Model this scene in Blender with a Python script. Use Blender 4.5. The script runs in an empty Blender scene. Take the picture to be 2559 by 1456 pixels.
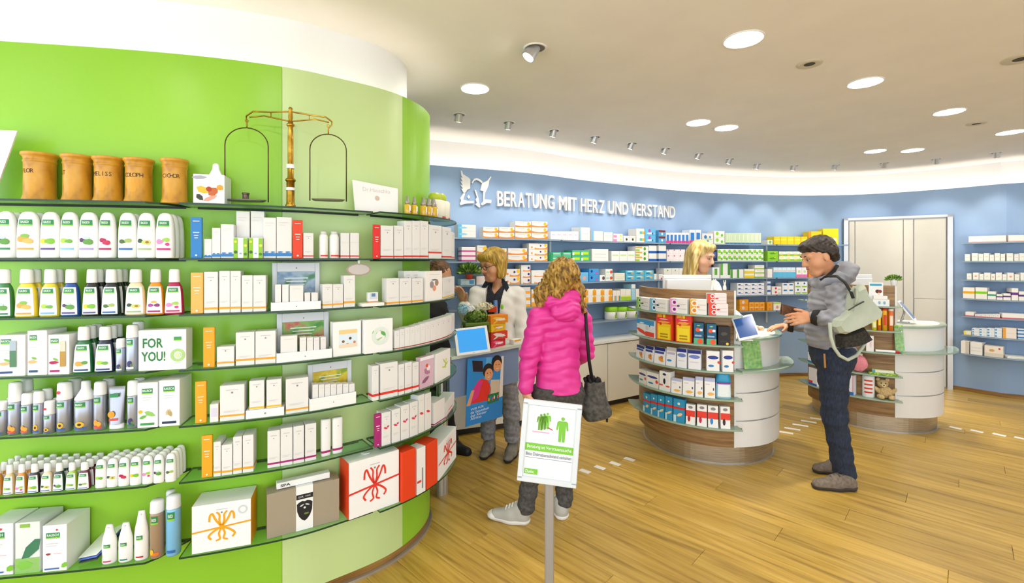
import bpy, bmesh, math, random
import numpy as np
from mathutils import Vector, Matrix

random.seed(7)
scene = bpy.context.scene
COL = scene.collection

# ---------------------------------------------------------------- camera
F = 1150.0            # focal length in pixels of the 2559 x 1456 frame
CX, HY = 1279.5, 650.0  # principal column, horizon row
CAMZ = 1.6
cam_d = bpy.data.cameras.new('camera')
cam_d.sensor_width = 36.0
cam_d.lens = F / 2559.0 * 36.0
cam_d.shift_y = -(728.0 - HY) / 2559.0
cam_d.clip_start = 0.05
cam_d.clip_end = 60
cam = bpy.data.objects.new('camera', cam_d)
cam.location = (0, 0, CAMZ)
cam.rotation_euler = (math.pi / 2, 0, 0)
COL.objects.link(cam)
scene.camera = cam

# ---------------------------------------------------------------- view / world
vs = scene.view_settings
vs.view_transform = 'Standard'
vs.look = 'None'
vs.exposure = 0.30
vs.gamma = 1.0
vs.use_curve_mapping = False
world = bpy.data.worlds.new('world')
scene.world = world
world.use_nodes = True
wn = world.node_tree.nodes
wn['Background'].inputs[0].default_value = (0.80, 0.89, 1.0, 1)
wn['Background'].inputs[1].default_value = 2.8
LED_GREEN, LED_BLUE = 5.0, 13.0   # cove strips
DISC_POWER = 72.0      # round ceiling lamps
SPOT_POWER = 13.0      # small ceiling spots
try:
    scene.cycles.max_bounces = 6
    scene.cycles.diffuse_bounces = 3
    scene.cycles.glossy_bounces = 3
    scene.cycles.transmission_bounces = 4
    scene.cycles.transparent_max_bounces = 12
    scene.cycles.use_light_tree = False
    scene.cycles.use_adaptive_sampling = True
    scene.cycles.adaptive_threshold = 0.03
    scene.cycles.caustics_reflective = False
    scene.cycles.caustics_refractive = False
    scene.cycles.sample_clamp_indirect = 6.0
except Exception:
    pass

# ---------------------------------------------------------------- helpers
def s2l(c):
    return c / 12.92 if c <= 0.04045 else ((c + 0.055) / 1.055) ** 2.4

def rgb(h):
    if isinstance(h, str):
        h = h.lstrip('#')
        h = tuple(int(h[i:i + 2], 16) / 255 for i in (0, 2, 4))
    return tuple(s2l(c) for c in h)

MATS = {}
def mat(color, rough=0.5, metal=0.0, spec=0.5, trans=0.0, ior=1.45, emit=0.0, alpha=1.0, name=None, coat=0.0):
    key = (color, rough, metal, spec, trans, ior, emit, alpha, coat)
    if key in MATS:
        return MATS[key]
    m = bpy.data.materials.new(name or ('paint_' + (color.lstrip('#') if isinstance(color, str) else 'x')))
    m.use_nodes = True
    b = m.node_tree.nodes['Principled BSDF']
    c = rgb(color)
    b.inputs['Base Color'].default_value = (*c, 1)
    b.inputs['Roughness'].default_value = rough
    b.inputs['Metallic'].default_value = metal
    b.inputs['Specular IOR Level'].default_value = spec
    b.inputs['IOR'].default_value = ior
    b.inputs['Coat Weight'].default_value = coat
    if trans:
        b.inputs['Transmission Weight'].default_value = trans
    if emit:
        b.inputs['Emission Color'].default_value = (*c, 1)
        b.inputs['Emission Strength'].default_value = emit
    if alpha < 1:
        b.inputs['Alpha'].default_value = alpha
    MATS[key] = m
    return m

def noise_mat(name, c0, c1, scale=20, rough=0.6, stretch=(1, 1, 1), detail=4, bump=0.0, metal=0.0, coord='Object', c2=None, lo=.35, hi=.65, spec=.5):
    """two- or three-tone noise colouring on object coordinates"""
    m = bpy.data.materials.new(name)
    m.use_nodes = True
    nt = m.node_tree
    b = nt.nodes['Principled BSDF']
    tc = nt.nodes.new('ShaderNodeTexCoord')
    mp = nt.nodes.new('ShaderNodeMapping')
    mp.inputs['Scale'].default_value = stretch
    nz = nt.nodes.new('ShaderNodeTexNoise')
    nz.inputs['Scale'].default_value = scale
    nz.inputs['Detail'].default_value = detail
    cr = nt.nodes.new('ShaderNodeValToRGB')
    cr.color_ramp.elements[0].position = lo
    cr.color_ramp.elements[1].position = hi
    cr.color_ramp.elements[0].color = (*rgb(c0), 1)
    cr.color_ramp.elements[1].color = (*rgb(c1), 1)
    if c2:
        e = cr.color_ramp.elements.new((lo + hi) / 2)
        e.color = (*rgb(c2), 1)
    nt.links.new(tc.outputs[coord], mp.inputs[0])
    nt.links.new(mp.outputs[0], nz.inputs[0])
    nt.links.new(nz.outputs[0], cr.inputs[0])
    nt.links.new(cr.outputs[0], b.inputs['Base Color'])
    b.inputs['Roughness'].default_value = rough
    b.inputs['Metallic'].default_value = metal
    b.inputs['Specular IOR Level'].default_value = spec
    if bump:
        bp = nt.nodes.new('ShaderNodeBump')
        bp.inputs['Strength'].default_value = bump
        bp.inputs['Distance'].default_value = 0.01
        nt.links.new(nz.outputs[0], bp.inputs['Height'])
        nt.links.new(bp.outputs[0], b.inputs['Normal'])
    return m

def mk(name, verts, faces, m=None, parent=None, smooth=False, loc=None, rotz=None, fm=None):
    me = bpy.data.meshes.new(name)
    me.from_pydata([tuple(v) for v in verts], [], [tuple(int(i) for i in f) for f in faces])
    ms = m if isinstance(m, (list, tuple)) else [m]
    for q in ms:
        if q:
            me.materials.append(q)
    if fm is not None:
        me.polygons.foreach_set('material_index', fm)
    if smooth:
        me.polygons.foreach_set('use_smooth', [True] * len(me.polygons))
    me.update()
    return ob(name, me, parent, loc, rotz)

def ob(name, me, parent=None, loc=None, rotz=None):
    o = bpy.data.objects.new(name, me)
    COL.objects.link(o)
    if parent is not None:
        o.parent = parent
    if loc is not None:
        o.location = loc
    if rotz is not None:
        o.rotation_euler = (0, 0, rotz)
    return o

def empty(name, loc=(0, 0, 0), rotz=0.0):
    o = bpy.data.objects.new(name, None)
    o.empty_display_size = 0.05
    COL.objects.link(o)
    o.location = loc
    o.rotation_euler = (0, 0, rotz)
    return o

def tag(o, label, cat, group=None, kind=None):
    if label:
        o['label'] = label
    if cat:
        o['category'] = cat
    if group:
        o['group'] = group
    if kind:
        o['kind'] = kind
    return o

def struct(o, label=None):
    o['kind'] = 'structure'
    if label:
        o['label'] = label
    return o

def box_vf(x0, x1, y0, y1, z0, z1):
    v = [(x0, y0, z0), (x1, y0, z0), (x1, y1, z0), (x0, y1, z0), (x0, y0, z1), (x1, y0, z1), (x1, y1, z1), (x0, y1, z1)]
    f = [(0, 3, 2, 1), (4, 5, 6, 7), (0, 1, 5, 4), (1, 2, 6, 5), (2, 3, 7, 6), (3, 0, 4, 7)]
    return v, f

BEV = {}
def bev_box(x0, x1, y0, y1, z0, z1, b=0.0015):
    """box with chamfered edges: 24 verts, 26 faces"""
    b = min(b, (x1 - x0) * .2, (y1 - y0) * .2, (z1 - z0) * .2)
    v = []
    X, Y, Z = (x0, x1), (y0, y1), (z0, z1)
    idx = {}
    for i in (0, 1):
        for j in (0, 1):
            for k in (0, 1):
                sx, sy, sz = (1 if i == 0 else -1), (1 if j == 0 else -1), (1 if k == 0 else -1)
                for a in range(3):
                    p = [X[i] + sx * b, Y[j] + sy * b, Z[k] + sz * b]
                    p[a] = (X[i], Y[j], Z[k])[a]
                    idx[(i, j, k, a)] = len(v)
                    v.append(tuple(p))
    f = []
    for i in (0, 1):   # faces
        q = [idx[(i, j, k, 0)] for j, k in ((0, 0), (1, 0), (1, 1), (0, 1))]
        f.append(q if i else q[::-1])
        q = [idx[(j, i, k, 1)] for j, k in ((0, 0), (1, 0), (1, 1), (0, 1))]
        f.append(q[::-1] if i else q)
        q = [idx[(j, k, i, 2)] for j, k in ((0, 0), (1, 0), (1, 1), (0, 1))]
        f.append(q if i else q[::-1])
    for j in (0, 1):
        for k in (0, 1):
            q = [idx[(0, j, k, 1)], idx[(1, j, k, 1)], idx[(1, j, k, 2)], idx[(0, j, k, 2)]]
            f.append(q if (j + k) % 2 == 1 else q[::-1])
            q = [idx[(j, 0, k, 0)], idx[(j, 1, k, 0)], idx[(j, 1, k, 2)], idx[(j, 0, k, 2)]]
            f.append(q[::-1] if (j + k) % 2 == 1 else q)
            q = [idx[(j, k, 0, 0)], idx[(j, k, 1, 0)], idx[(j, k, 1, 1)], idx[(j, k, 0, 1)]]
            f.append(q if (j + k) % 2 == 1 else q[::-1])
    for i in (0, 1):
        for j in (0, 1):
            for k in (0, 1):
                q = [idx[(i, j, k, 0)], idx[(i, j, k, 1)], idx[(i, j, k, 2)]]
                f.append(q if (i + j + k) % 2 == 1 else q[::-1])
    return v, f

def merge(*vfs):
    V, Fc = [], []
    for v, f in vfs:
        n = len(V)
        V += list(v)
        Fc += [[i + n for i in q] for q in f]
    return V, Fc

def xf(vf, M):
    v, f = vf
    return [tuple(M @ Vector(p)) for p in v], f

def lathe(profile, sx=1.0, sy=1.0, n=16, p=2.0, cap=True):
    """profile [(r,z)..] bottom to top; superellipse section of half-widths r*sx, r*sy"""
    v, f = [], []
    e = 2.0 / p
    for r, z in profile:
        for i in range(n):
            a = 2 * math.pi * i / n
            c, s = math.cos(a), math.sin(a)
            v.append((math.copysign(abs(c) ** e, c) * r * sx, math.copysign(abs(s) ** e, s) * r * sy, z))
    m = len(profile)
    for k in range(m - 1):
        for i in range(n):
            j = (i + 1) % n
            f.append((k * n + i, k * n + j, (k + 1) * n + j, (k + 1) * n + i))
    if cap:
        f.append(tuple(range(n))[::-1])
        f.append(tuple((m - 1) * n + i for i in range(n)))
    return v, f

def cyl(p0, p1, r0, r1=None, n=10):
    r1 = r0 if r1 is None else r1
    p0, p1 = Vector(p0), Vector(p1)
    d = (p1 - p0)
    q = d.to_track_quat('Z', 'Y').to_matrix()
    v, f = [], []
    for p, r in ((p0, r0), (p1, r1)):
        for i in range(n):
            a = 2 * math.pi * i / n
            v.append(tuple(p + q @ Vector((math.cos(a) * r, math.sin(a) * r, 0))))
    for i in range(n):
        j = (i + 1) % n
        f.append((i, j, n + j, n + i))
    f.append(tuple(range(n))[::-1])
    f.append(tuple(range(n, 2 * n)))
    return v, f

def tube(pts, r, n=8, closed=False):
    pts = [Vector(p) for p in pts]
    v, f = [], []
    m = len(pts)
    up = Vector((0, 0, 1))
    prev = None
    for i, p in enumerate(pts):
        if closed:
            d = pts[(i + 1) % m] - pts[i - 1]
        else:
            d = pts[min(i + 1, m - 1)] - pts[max(i - 1, 0)]
        d.normalize()
        if prev is None:
            a = d.cross(up)
            if a.length < 1e-3:
                a = d.cross(Vector((1, 0, 0)))
        else:
            a = prev - d * prev.dot(d)
        a.normalize()
        prev = a
        b = d.cross(a)
        rr = r[i] if isinstance(r, (list, tuple)) else r
        for k in range(n):
            t = 2 * math.pi * k / n
            v.append(tuple(p + a * math.cos(t) * rr + b * math.sin(t) * rr))
    for i in range(m if closed else m - 1):
        for k in range(n):
            i2 = (i + 1) % m
            f.append((i * n + k, i * n + (k + 1) % n, i2 * n + (k + 1) % n, i2 * n + k))
    if not closed:
        f.append(tuple(range(n))[::-1])
        f.append(tuple((m - 1) * n + k for k in range(n)))
    return v, f

def sphere(c, r, nu=12, nv=8, sc=(1, 1, 1)):
    v, f = [], []
    for j in range(nv + 1):
        t = math.pi * j / nv
        for i in range(nu):
            a = 2 * math.pi * i / nu
            v.append((c[0] + r * sc[0] * math.sin(t) * math.cos(a), c[1] + r * sc[1] * math.sin(t) * math.sin(a), c[2] - r * sc[2] * math.cos(t)))
    for j in range(nv):
        for i in range(nu):
            k = (i + 1) % nu
            f.append((j * nu + i, j * nu + k, (j + 1) * nu + k, (j + 1) * nu + i))
    return v, f

def extrude_poly(pts, t):
    """polygon in local x,z (counter-clockwise seen from -y) -> slab between y=-t and y=0"""
    n = len(pts)
    v = [(x, -t, z) for x, z in pts] + [(x, 0, z) for x, z in pts]
    f = [tuple(range(n)), tuple(range(n, 2 * n))[::-1]]
    for i in range(n):
        j = (i + 1) % n
        f.append((j, i, n + i, n + j))
    return v, f

# camera rays <-> world
def P(x, y, D):
    return Vector(((x - CX) / F * D, D, CAMZ - (y - HY) / F * D))

def floor_pt(x, y):
    D = F * CAMZ / (y - HY)
    return Vector(((x - CX) / F * D, D, 0))

def at_z(x, y, z):
    D = F * (CAMZ - z) / (y - HY)
    return P(x, y, D)

# text
TXT = {}
def text_mesh(s, bold=0.0, extrude=0.0, spacing=1.0, res=2):
    key = (s, bold, extrude, spacing, res)
    if key in TXT:
        return TXT[key]
    cu = bpy.data.curves.new('lettering', 'FONT')
    cu.body = s
    cu.align_x = 'CENTER'
    cu.align_y = 'CENTER'
    cu.resolution_u = res
    cu.offset = bold
    cu.extrude = extrude
    cu.space_character = spacing
    o = bpy.data.objects.new('lettering', cu)
    COL.objects.link(o)
    dg = bpy.context.evaluated_depsgraph_get()
    me = bpy.data.meshes.new_from_object(o.evaluated_get(dg), depsgraph=dg)
    COL.objects.unlink(o)
    bpy.data.objects.remove(o)
    n = len(me.vertices)
    co = np.zeros(n * 3, dtype=np.float32)
    me.vertices.foreach_get('co', co)
    co = co.reshape(-1, 3)
    lo, hi = co.min(0), co.max(0)
    TXT[key] = (me, float(hi[0] - lo[0]), float(hi[1] - lo[1]), float((lo[0] + hi[0]) / 2), float((lo[1] + hi[1]) / 2))
    return TXT[key]

def put_text(s, parent, x, z, w, h, m, y=-0.0012, name='lettering', bold=0.0, extrude=0.0, spacing=1.0, res=2, tilt=0.0):
    """text on a face looking to -y of its parent; fitted into w x h around x,z"""
    me, tw, th, cx, cy = text_mesh(s, bold, extrude, spacing, res)
    o = bpy.data.objects.new(name, me)
    COL.objects.link(o)
    o.parent = parent
    if not me.materials:
        me.materials.append(None)
    o.material_slots[0].link = 'OBJECT'
    o.material_slots[0].material = m
    kx = w / tw
    ky = kx if h is None else h / th
    o.rotation_euler = (math.pi / 2 + tilt, 0, 0)
    o.scale = (kx, ky, max(kx, ky))
    o.location = (x - cx * kx, y, z - cy * ky)
    return o

# curves in plan ------------------------------------------------------------
def catmull(pts, per=14):
    pts = [np.array(p, float) for p in pts]
    pts = [2 * pts[0] - pts[1]] + pts + [2 * pts[-1] - pts[-2]]
    out = []
    for i in range(1, len(pts) - 2):
        p0, p1, p2, p3 = pts[i - 1:i + 3]
        for k in range(per):
            t = k / per
            out.append(.5 * ((2 * p1) + (-p0 + p2) * t + (2 * p0 - 5 * p1 + 4 * p2 - p3) * t * t + (-p0 + 3 * p1 - 3 * p2 + p3) * t ** 3))
    out.append(pts[-2])
    return np.array(out)

class Curve:
    """plan polyline ordered left to right as seen by the room; the room lies to its right hand side (towards the viewer)"""
    def __init__(self, pts):
        self.p = np.array(pts, float)
        d = np.diff(self.p, axis=0)
        self.L = np.concatenate([[0], np.cumsum(np.hypot(d[:, 0], d[:, 1]))])
        t = np.gradient(self.p, axis=0)
        t /= np.linalg.norm(t, axis=1)[:, None]
        self.n = np.stack([t[:, 1], -t[:, 0]], 1)   # towards the room
    def off(self, d):
        return Curve(self.p + self.n * d)
    def hits(self, px):
        """all crossings (s, X, Y) of the vertical plane through pixel column px, nearest first"""
        k = (px - CX) / F
        g = self.p[:, 0] - k * self.p[:, 1]
        out = []
        for i in range(len(g) - 1):
            if g[i] == 0 or g[i] * g[i + 1] < 0:
                t = g[i] / (g[i] - g[i + 1])
                q = self.p[i] * (1 - t) + self.p[i + 1] * t
                if q[1] > 0.2:
                    out.append((self.L[i] * (1 - t) + self.L[i + 1] * t, q[0], q[1]))
        return sorted(out, key=lambda h: h[2])
    def hit(self, px):
        h = self.hits(px)
        if h:
            return h[0]
        k = (px - CX) / F
        g = np.abs(self.p[:, 0] - k * self.p[:, 1]) / np.maximum(self.p[:, 1], .3)
        i = int(np.argmin(g))
        return (self.L[i], self.p[i, 0], self.p[i, 1])
    def at(self, s):
        x = np.interp(s, self.L, self.p[:, 0])
        y = np.interp(s, self.L, self.p[:, 1])
        return np.array([x, y])
    def nat(self, s):
        n = np.array([np.interp(s, self.L, self.n[:, 0]), np.interp(s, self.L, self.n[:, 1])])
        return n / np.linalg.norm(n)
    def span(self, s0, s1, step=0.03):
        n = max(2, int(abs(s1 - s0) / step) + 1)
        ss = np.linspace(s0, s1, n)
        return ss, np.array([self.at(s) for s in ss]), np.array([self.nat(s) for s in ss])

def curve_slab(c, s0, s1, d0, d1, z0, z1, step=0.03):
    """solid following the curve between offsets d0<d1 (towards the room) and heights z0..z1"""
    ss, p, n = c.span(s0, s1, step)
    v, f = [], []
    for q, m in zip(p, n):
        a, b = q + m * d0, q + m * d1
        v += [(a[0], a[1], z0), (b[0], b[1], z0), (b[0], b[1], z1), (a[0], a[1], z1)]
    k = len(ss)
    for i in range(k - 1):
        o, r = i * 4, i * 4 + 4
        f += [(o + 1, r + 1, r + 2, o + 2), (o + 2, r + 2, r + 3, o + 3), (o + 3, r + 3, r, o), (o, r, r + 1, o + 1)]
    f += [(0, 1, 2, 3), tuple((k - 1) * 4 + i for i in (3, 2, 1, 0))]
    return v, f

# unit prints ----------------------------------------------------------------
def unit_mesh(name, v, f):
    me = bpy.data.meshes.new(name)
    me.from_pydata(v, [], f)
    me.materials.append(None)
    return me
QUAD = unit_mesh('print', [(-.5, 0, -.5), (.5, 0, -.5), (.5, 0, .5), (-.5, 0, .5)], [(0, 1, 2, 3)])
DISC = unit_mesh('print', [(.5 * math.cos(i * math.pi / 7), 0, .5 * math.sin(i * math.pi / 7)) for i in range(14)], [tuple(range(14))])
_r = [(.5 * math.cos(i * math.pi / 8), 0, .5 * math.sin(i * math.pi / 8)) for i in range(16)]
RING = unit_mesh('print', _r + [(x * .62, 0, z * .62) for x, y, z in _r], [(i, (i + 1) % 16, 16 + (i + 1) % 16, 16 + i) for i in range(16)])
LEAF = unit_mesh('print', [(-.5, 0, 0), (-.2, 0, -.32), (.25, 0, -.2), (.5, 0, .12), (.1, 0, .38), (-.3, 0, .3)], [(0, 1, 2, 3, 4, 5)])
SWOOSH = unit_mesh('print', [(-.5, 0, .1), (-.5, 0, -.5), (.5, 0, -.5), (.5, 0, .5), (.3, 0, -.05), (0, 0, -.22), (-.3, 0, -.12)], [(0, 1, 6), (1, 5, 6), (1, 2, 5), (2, 4, 5), (2, 3, 4)])
BOWM = None

def pr(mesh, parent, x, z, w, h, m, y=-0.0006, name='print', roty=0.0):
    o = bpy.data.objects.new(name, mesh)
    COL.objects.link(o)
    o.parent = parent
    o.location = (x, y, z)
    o.scale = (w, 1, h)
    if roty:
        o.rotation_euler = (0, roty, 0)
    o.material_slots[0].link = 'OBJECT'
    o.material_slots[0].material = m
    return o

# labels that single things out --------------------------------------------------
ORD = ['first', 'second', 'third', 'fourth', 'fifth', 'sixth', 'seventh', 'eighth', 'ninth', 'tenth', 'eleventh', 'twelfth', 'thirteenth', 'fourteenth', 'fifteenth',
       'sixteenth', 'seventeenth', 'eighteenth', 'nineteenth', 'twentieth', 'twenty-first', 'twenty-second', 'twenty-third', 'twenty-fourth', 'twenty-fifth', 'twenty-sixth']
REG = []   # (object, description, place, x, category, group)
def reg(o, desc, place, x, cat, group):
    REG.append((o, desc, place, x, cat, group))

def finish_labels():
    sets = {}
    for r in REG:
        sets.setdefault((r[1], r[2]), []).append(r)
    for (desc, place), rs in sets.items():
        rs.sort(key=lambda r: r[3])
        for i, (o, d, pl, x, cat, grp) in enumerate(rs):
            if len(rs) == 1:
                lab = f'{d}, {pl}'
            elif i == len(rs) - 1 and len(rs) > 2:
                lab = f'{d}, rightmost, {pl}'
            elif i == 0:
                lab = f'{d}, leftmost, {pl}'
            else:
                lab = f'{d}, {ORD[i]} from left, {pl}'
            tag(o, lab, cat, grp)
# ================================================================ materials of the place
M_CEIL = noise_mat('ceiling_plaster', '#f3eee7', '#f7f2eb', 3, .85)
M_WHITE = mat('#f4f2ee', .6, name='white_plaster')
M_GREEN = noise_mat('green_lacquer', '#8cc32e', '#93c835', 1.5, .32)
M_PALE = noise_mat('pale_green_lacquer', '#c6dd96', '#cbe19c', 1.5, .32)
M_BLUE = noise_mat('blue_paint', '#8eaace', '#95b0d1', 2, .6)
M_STEEL = noise_mat('brushed_steel', '#a89c88', '#c4b8a4', 6, .32, stretch=(1, 1, 30), metal=.85)
M_ALU = mat('#c8c8c8', .35, .8, name='aluminium')
M_CHROME = mat('#dcdcdc', .15, 1.0, name='chrome')
M_BLACK = mat('#141414', .5, name='black_plastic')
M_LED = mat('#fff4e6', .5, emit=LED_GREEN, name='led_strip')
M_LEDB = mat('#fff4e6', .5, emit=LED_BLUE, name='led_strip')
M_DISC = mat('#fffaf2', .5, emit=DISC_POWER, name='lamp_diffuser')
M_LAC = mat('#e9e7e3', .35, name='white_lacquer')
M_CAB = mat('#efe8d6', .45, name='cream_cabinet')
M_DARK = mat('#3a352c', .6, name='dark_kick')
M_DOOR = noise_mat('door_laminate', '#d3cfc2', '#d9d5c9', 2, .45)

def glass_mat(name, tint, edge, fac):
    m = bpy.data.materials.new(name)
    m.use_nodes = True
    nt = m.node_tree
    for n in list(nt.nodes):
        if n.type != 'OUTPUT_MATERIAL':
            nt.nodes.remove(n)
    out = [n for n in nt.nodes if n.type == 'OUTPUT_MATERIAL'][0]
    tr = nt.nodes.new('ShaderNodeBsdfTransparent')
    tr.inputs[0].default_value = (*rgb(tint), 1)
    gl = nt.nodes.new('ShaderNodeBsdfGlossy')
    gl.inputs['Roughness'].default_value = .03
    fr = nt.nodes.new('ShaderNodeFresnel')
    fr.inputs[0].default_value = 1.35
    mx = nt.nodes.new('ShaderNodeMixShader')
    df = nt.nodes.new('ShaderNodeBsdfDiffuse')
    df.inputs[0].default_value = (*rgb(edge), 1)
    mx2 = nt.nodes.new('ShaderNodeMixShader')
    mx2.inputs[0].default_value = fac
    nt.links.new(tr.outputs[0], mx2.inputs[1])
    nt.links.new(df.outputs[0], mx2.inputs[2])
    ge = nt.nodes.new('ShaderNodeNewGeometry')
    sb = nt.nodes.new('ShaderNodeMath')
    sb.operation = 'SUBTRACT'
    sb.inputs[0].default_value = 1.0
    nt.links.new(ge.outputs['Backfacing'], sb.inputs[1])
    ml = nt.nodes.new('ShaderNodeMath')
    ml.operation = 'MULTIPLY'
    nt.links.new(fr.outputs[0], ml.inputs[0])
    nt.links.new(sb.outputs[0], ml.inputs[1])
    nt.links.new(ml.outputs[0], mx.inputs[0])
    nt.links.new(mx2.outputs[0], mx.inputs[1])
    nt.links.new(gl.outputs[0], mx.inputs[2])
    nt.links.new(mx.outputs[0], out.inputs[0])
    return m
M_GLASS = glass_mat('shelf_glass', '#dff2e2', '#9cc89a', .10)
M_GEDGE = mat('#1f3d22', .25, name='glass_edge')
M_FROST = glass_mat('frosted_glass', '#d6e6da', '#b4c8b4', .72)
M_FEDGE = mat('#9db49c', .25, name='frosted_edge')
M_BSHG = glass_mat('pale_shelf_glass', '#eef4f8', '#c3d0dc', .28)
M_CLEAR = glass_mat('clear_acrylic', '#f6faf8', '#dfe8e6', .10)

# wood with grain along local x (object coordinates)
def wood_mat(name, tones, grain=(2.2, 40, 40), rough=.42, rot=0.0, bump=.05, var=True, coord='Object'):
    m = bpy.data.materials.new(name)
    m.use_nodes = True
    nt = m.node_tree
    N, L = nt.nodes, nt.links
    b = N['Principled BSDF']
    tc = N.new('ShaderNodeTexCoord')
    mp = N.new('ShaderNodeMapping')
    mp.inputs['Rotation'].default_value = (0, 0, rot)
    mp2 = N.new('ShaderNodeMapping')
    mp2.inputs['Scale'].default_value = grain
    oi = N.new('ShaderNodeObjectInfo')
    add = N.new('ShaderNodeVectorMath')
    add.operation = 'ADD'
    sc = N.new('ShaderNodeVectorMath')
    sc.operation = 'SCALE'
    sc.inputs['Scale'].default_value = 37.0
    cmb = N.new('ShaderNodeCombineXYZ')
    L.new(oi.outputs['Random'], cmb.inputs[0])
    L.new(oi.outputs['Random'], cmb.inputs[1])
    L.new(cmb.outputs[0], sc.inputs[0])
    L.new(tc.outputs[coord], mp.inputs[0])
    L.new(mp.outputs[0], add.inputs[0])
    L.new(sc.outputs[0], add.inputs[1])
    L.new(add.outputs[0], mp2.inputs[0])
    nz = N.new('ShaderNodeTexNoise')
    nz.inputs['Scale'].default_value = 1.0
    nz.inputs['Detail'].default_value = 6
    nz.inputs['Roughness'].default_value = .62
    nz.inputs['Distortion'].default_value = .6
    L.new(mp2.outputs[0], nz.inputs[0])
    cr = N.new('ShaderNodeValToRGB')
    els = cr.color_ramp.elements
    pos = [.3, .45, .58, .72]
    els[0].position, els[1].position = pos[0], pos[3]
    els[0].color = (*rgb(tones[0]), 1)
    els[1].color = (*rgb(tones[3]), 1)
    for k in (1, 2):
        e = els.new(pos[k])
        e.color = (*rgb(tones[k]), 1)
    L.new(nz.outputs[0], cr.inputs[0])
    hs = N.new('ShaderNodeHueSaturation')
    mr = N.new('ShaderNodeMapRange')
    mr.inputs[3].default_value = .86
    mr.inputs[4].default_value = 1.12
    L.new(oi.outputs['Random'], mr.inputs[0])
    if var:
        L.new(mr.outputs[0], hs.inputs['Value'])
    L.new(cr.outputs[0], hs.inputs['Color'])
    L.new(hs.outputs[0], b.inputs['Base Color'])
    b.inputs['Roughness'].default_value = rough
    bp = N.new('ShaderNodeBump')
    bp.inputs['Strength'].default_value = bump
    bp.inputs['Distance'].default_value = .004
    L.new(nz.outputs[0], bp.inputs['Height'])
    L.new(bp.outputs[0], b.inputs['Normal'])
    return m
M_FLOOR = wood_mat('oak_plank', ['#96752f', '#c09a42', '#d0aa50', '#dbb966'], grain=(1.6, 26, 26), rough=.34)
M_WOOD = wood_mat('walnut_panel', ['#6a4c2e', '#8a663f', '#a07c4c', '#b5905e'], grain=(2.0, 2.0, 30), rough=.42, var=False)
M_KICK = wood_mat('wood_baseboard', ['#6b4a22', '#8b6430', '#9c743a', '#ab8446'], grain=(2, 2, 30), var=False)

# ================================================================ plan curves
GREEN = Curve(catmull([(-3.6, 1.66), (-2.9, 1.75), (-2.086, 1.868), (-1.468, 1.980), (-1.0606, 2.115), (-.8437, 2.255), (-.67, 2.40), (-.566, 2.55), (-.512, 2.72), (-.520, 2.90), (-.62, 3.06), (-.80, 3.14), (-1.1, 3.16), (-1.6, 3.10), (-3.6, 2.9)]))
BLUE = Curve(catmull([(-2.6, 3.75), (-1.6, 4.02), (-.757, 4.33), (.158, 4.72), (.998, 5.27), (2.29, 5.98), (3.70, 6.34), (4.50, 6.32), (4.96, 6.16), (5.27, 5.93), (5.53, 5.68), (5.74, 5.40), (5.93, 5.28), (6.5, 4.75), (7.0, 4.0), (7.25, 3.0), (7.3, 1.5), (7.3, -2.6)]))
GTOP, BTOP, CEIL = 2.49, 2.495, 2.78

def sect(c, x0, x1, off=0.0):
    return c.hit(x0)[0], c.hit(x1)[0]

# ---- floor: sub-floor plus planks, each its own piece
floor = struct(mk('floor', *box_vf(-4.2, 7.6, -2.7, 7.2, -.06, -.012), m=M_DARK), 'oak plank floor')
ang = math.radians(135.5)   # plank direction
ux = np.array([math.cos(ang), math.sin(ang)])
uy = np.array([-ux[1], ux[0]])
PLW, PLL = .178, 1.9
pv, pf = bev_box(-PLL / 2 + .0008, PLL / 2 - .0008, -PLW / 2 + .0007, PLW / 2 - .0007, -.012, 0, .0012)
plank_me = bpy.data.meshes.new('plank')
plank_me.from_pydata(pv, [], pf)
plank_me.materials.append(M_FLOOR)
cells = []
for j in range(-60, 60):
    sh = ((j * 0.377) % 1.0) * PLL
    for i in range(-9, 10):
        c = ux * (i * PLL + sh) + uy * (j * PLW) + np.array([1.6, 2.4])
        # keep what the room covers
        if not (-4.2 < c[0] < 7.7 and .1 < c[1] < 7.4):
            continue
        cells.append((abs(math.hypot(*c)), c))
cells.sort(key=lambda t: t[0])
for d, c in cells[:300]:
    o = ob('plank', plank_me, floor, (c[0], c[1], 0), ang)
restv, restf = [], []
for d, c in cells[300:]:
    v2, f2 = xf(bev_box(-PLL / 2 + .0008, PLL / 2 - .0008, -PLW / 2 + .0007, PLW / 2 - .0007, -.012, 0, .0012), Matrix.Translation((c[0], c[1], 0)) @ Matrix.Rotation(ang, 4, 'Z'))
    n = len(restv)
    restv += v2
    restf += [[q + n for q in f] for f in f2]
# floor behind the viewer
v2, f2 = box_vf(-4.2, 7.6, -2.7, .2, -.012, -.0005)
n = len(restv)
restv += v2
restf += [[q + n for q in f] for f in f2]
o = mk('planks_far', restv, restf, M_FLOOR, floor)
o['kind'] = 'stuff'

# ---- ceiling
ceiling = struct(mk('ceiling', *box_vf(-4.2, 7.6, -2.7, 7.2, CEIL, CEIL + .1), m=M_CEIL), 'smooth white plaster ceiling')

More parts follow.
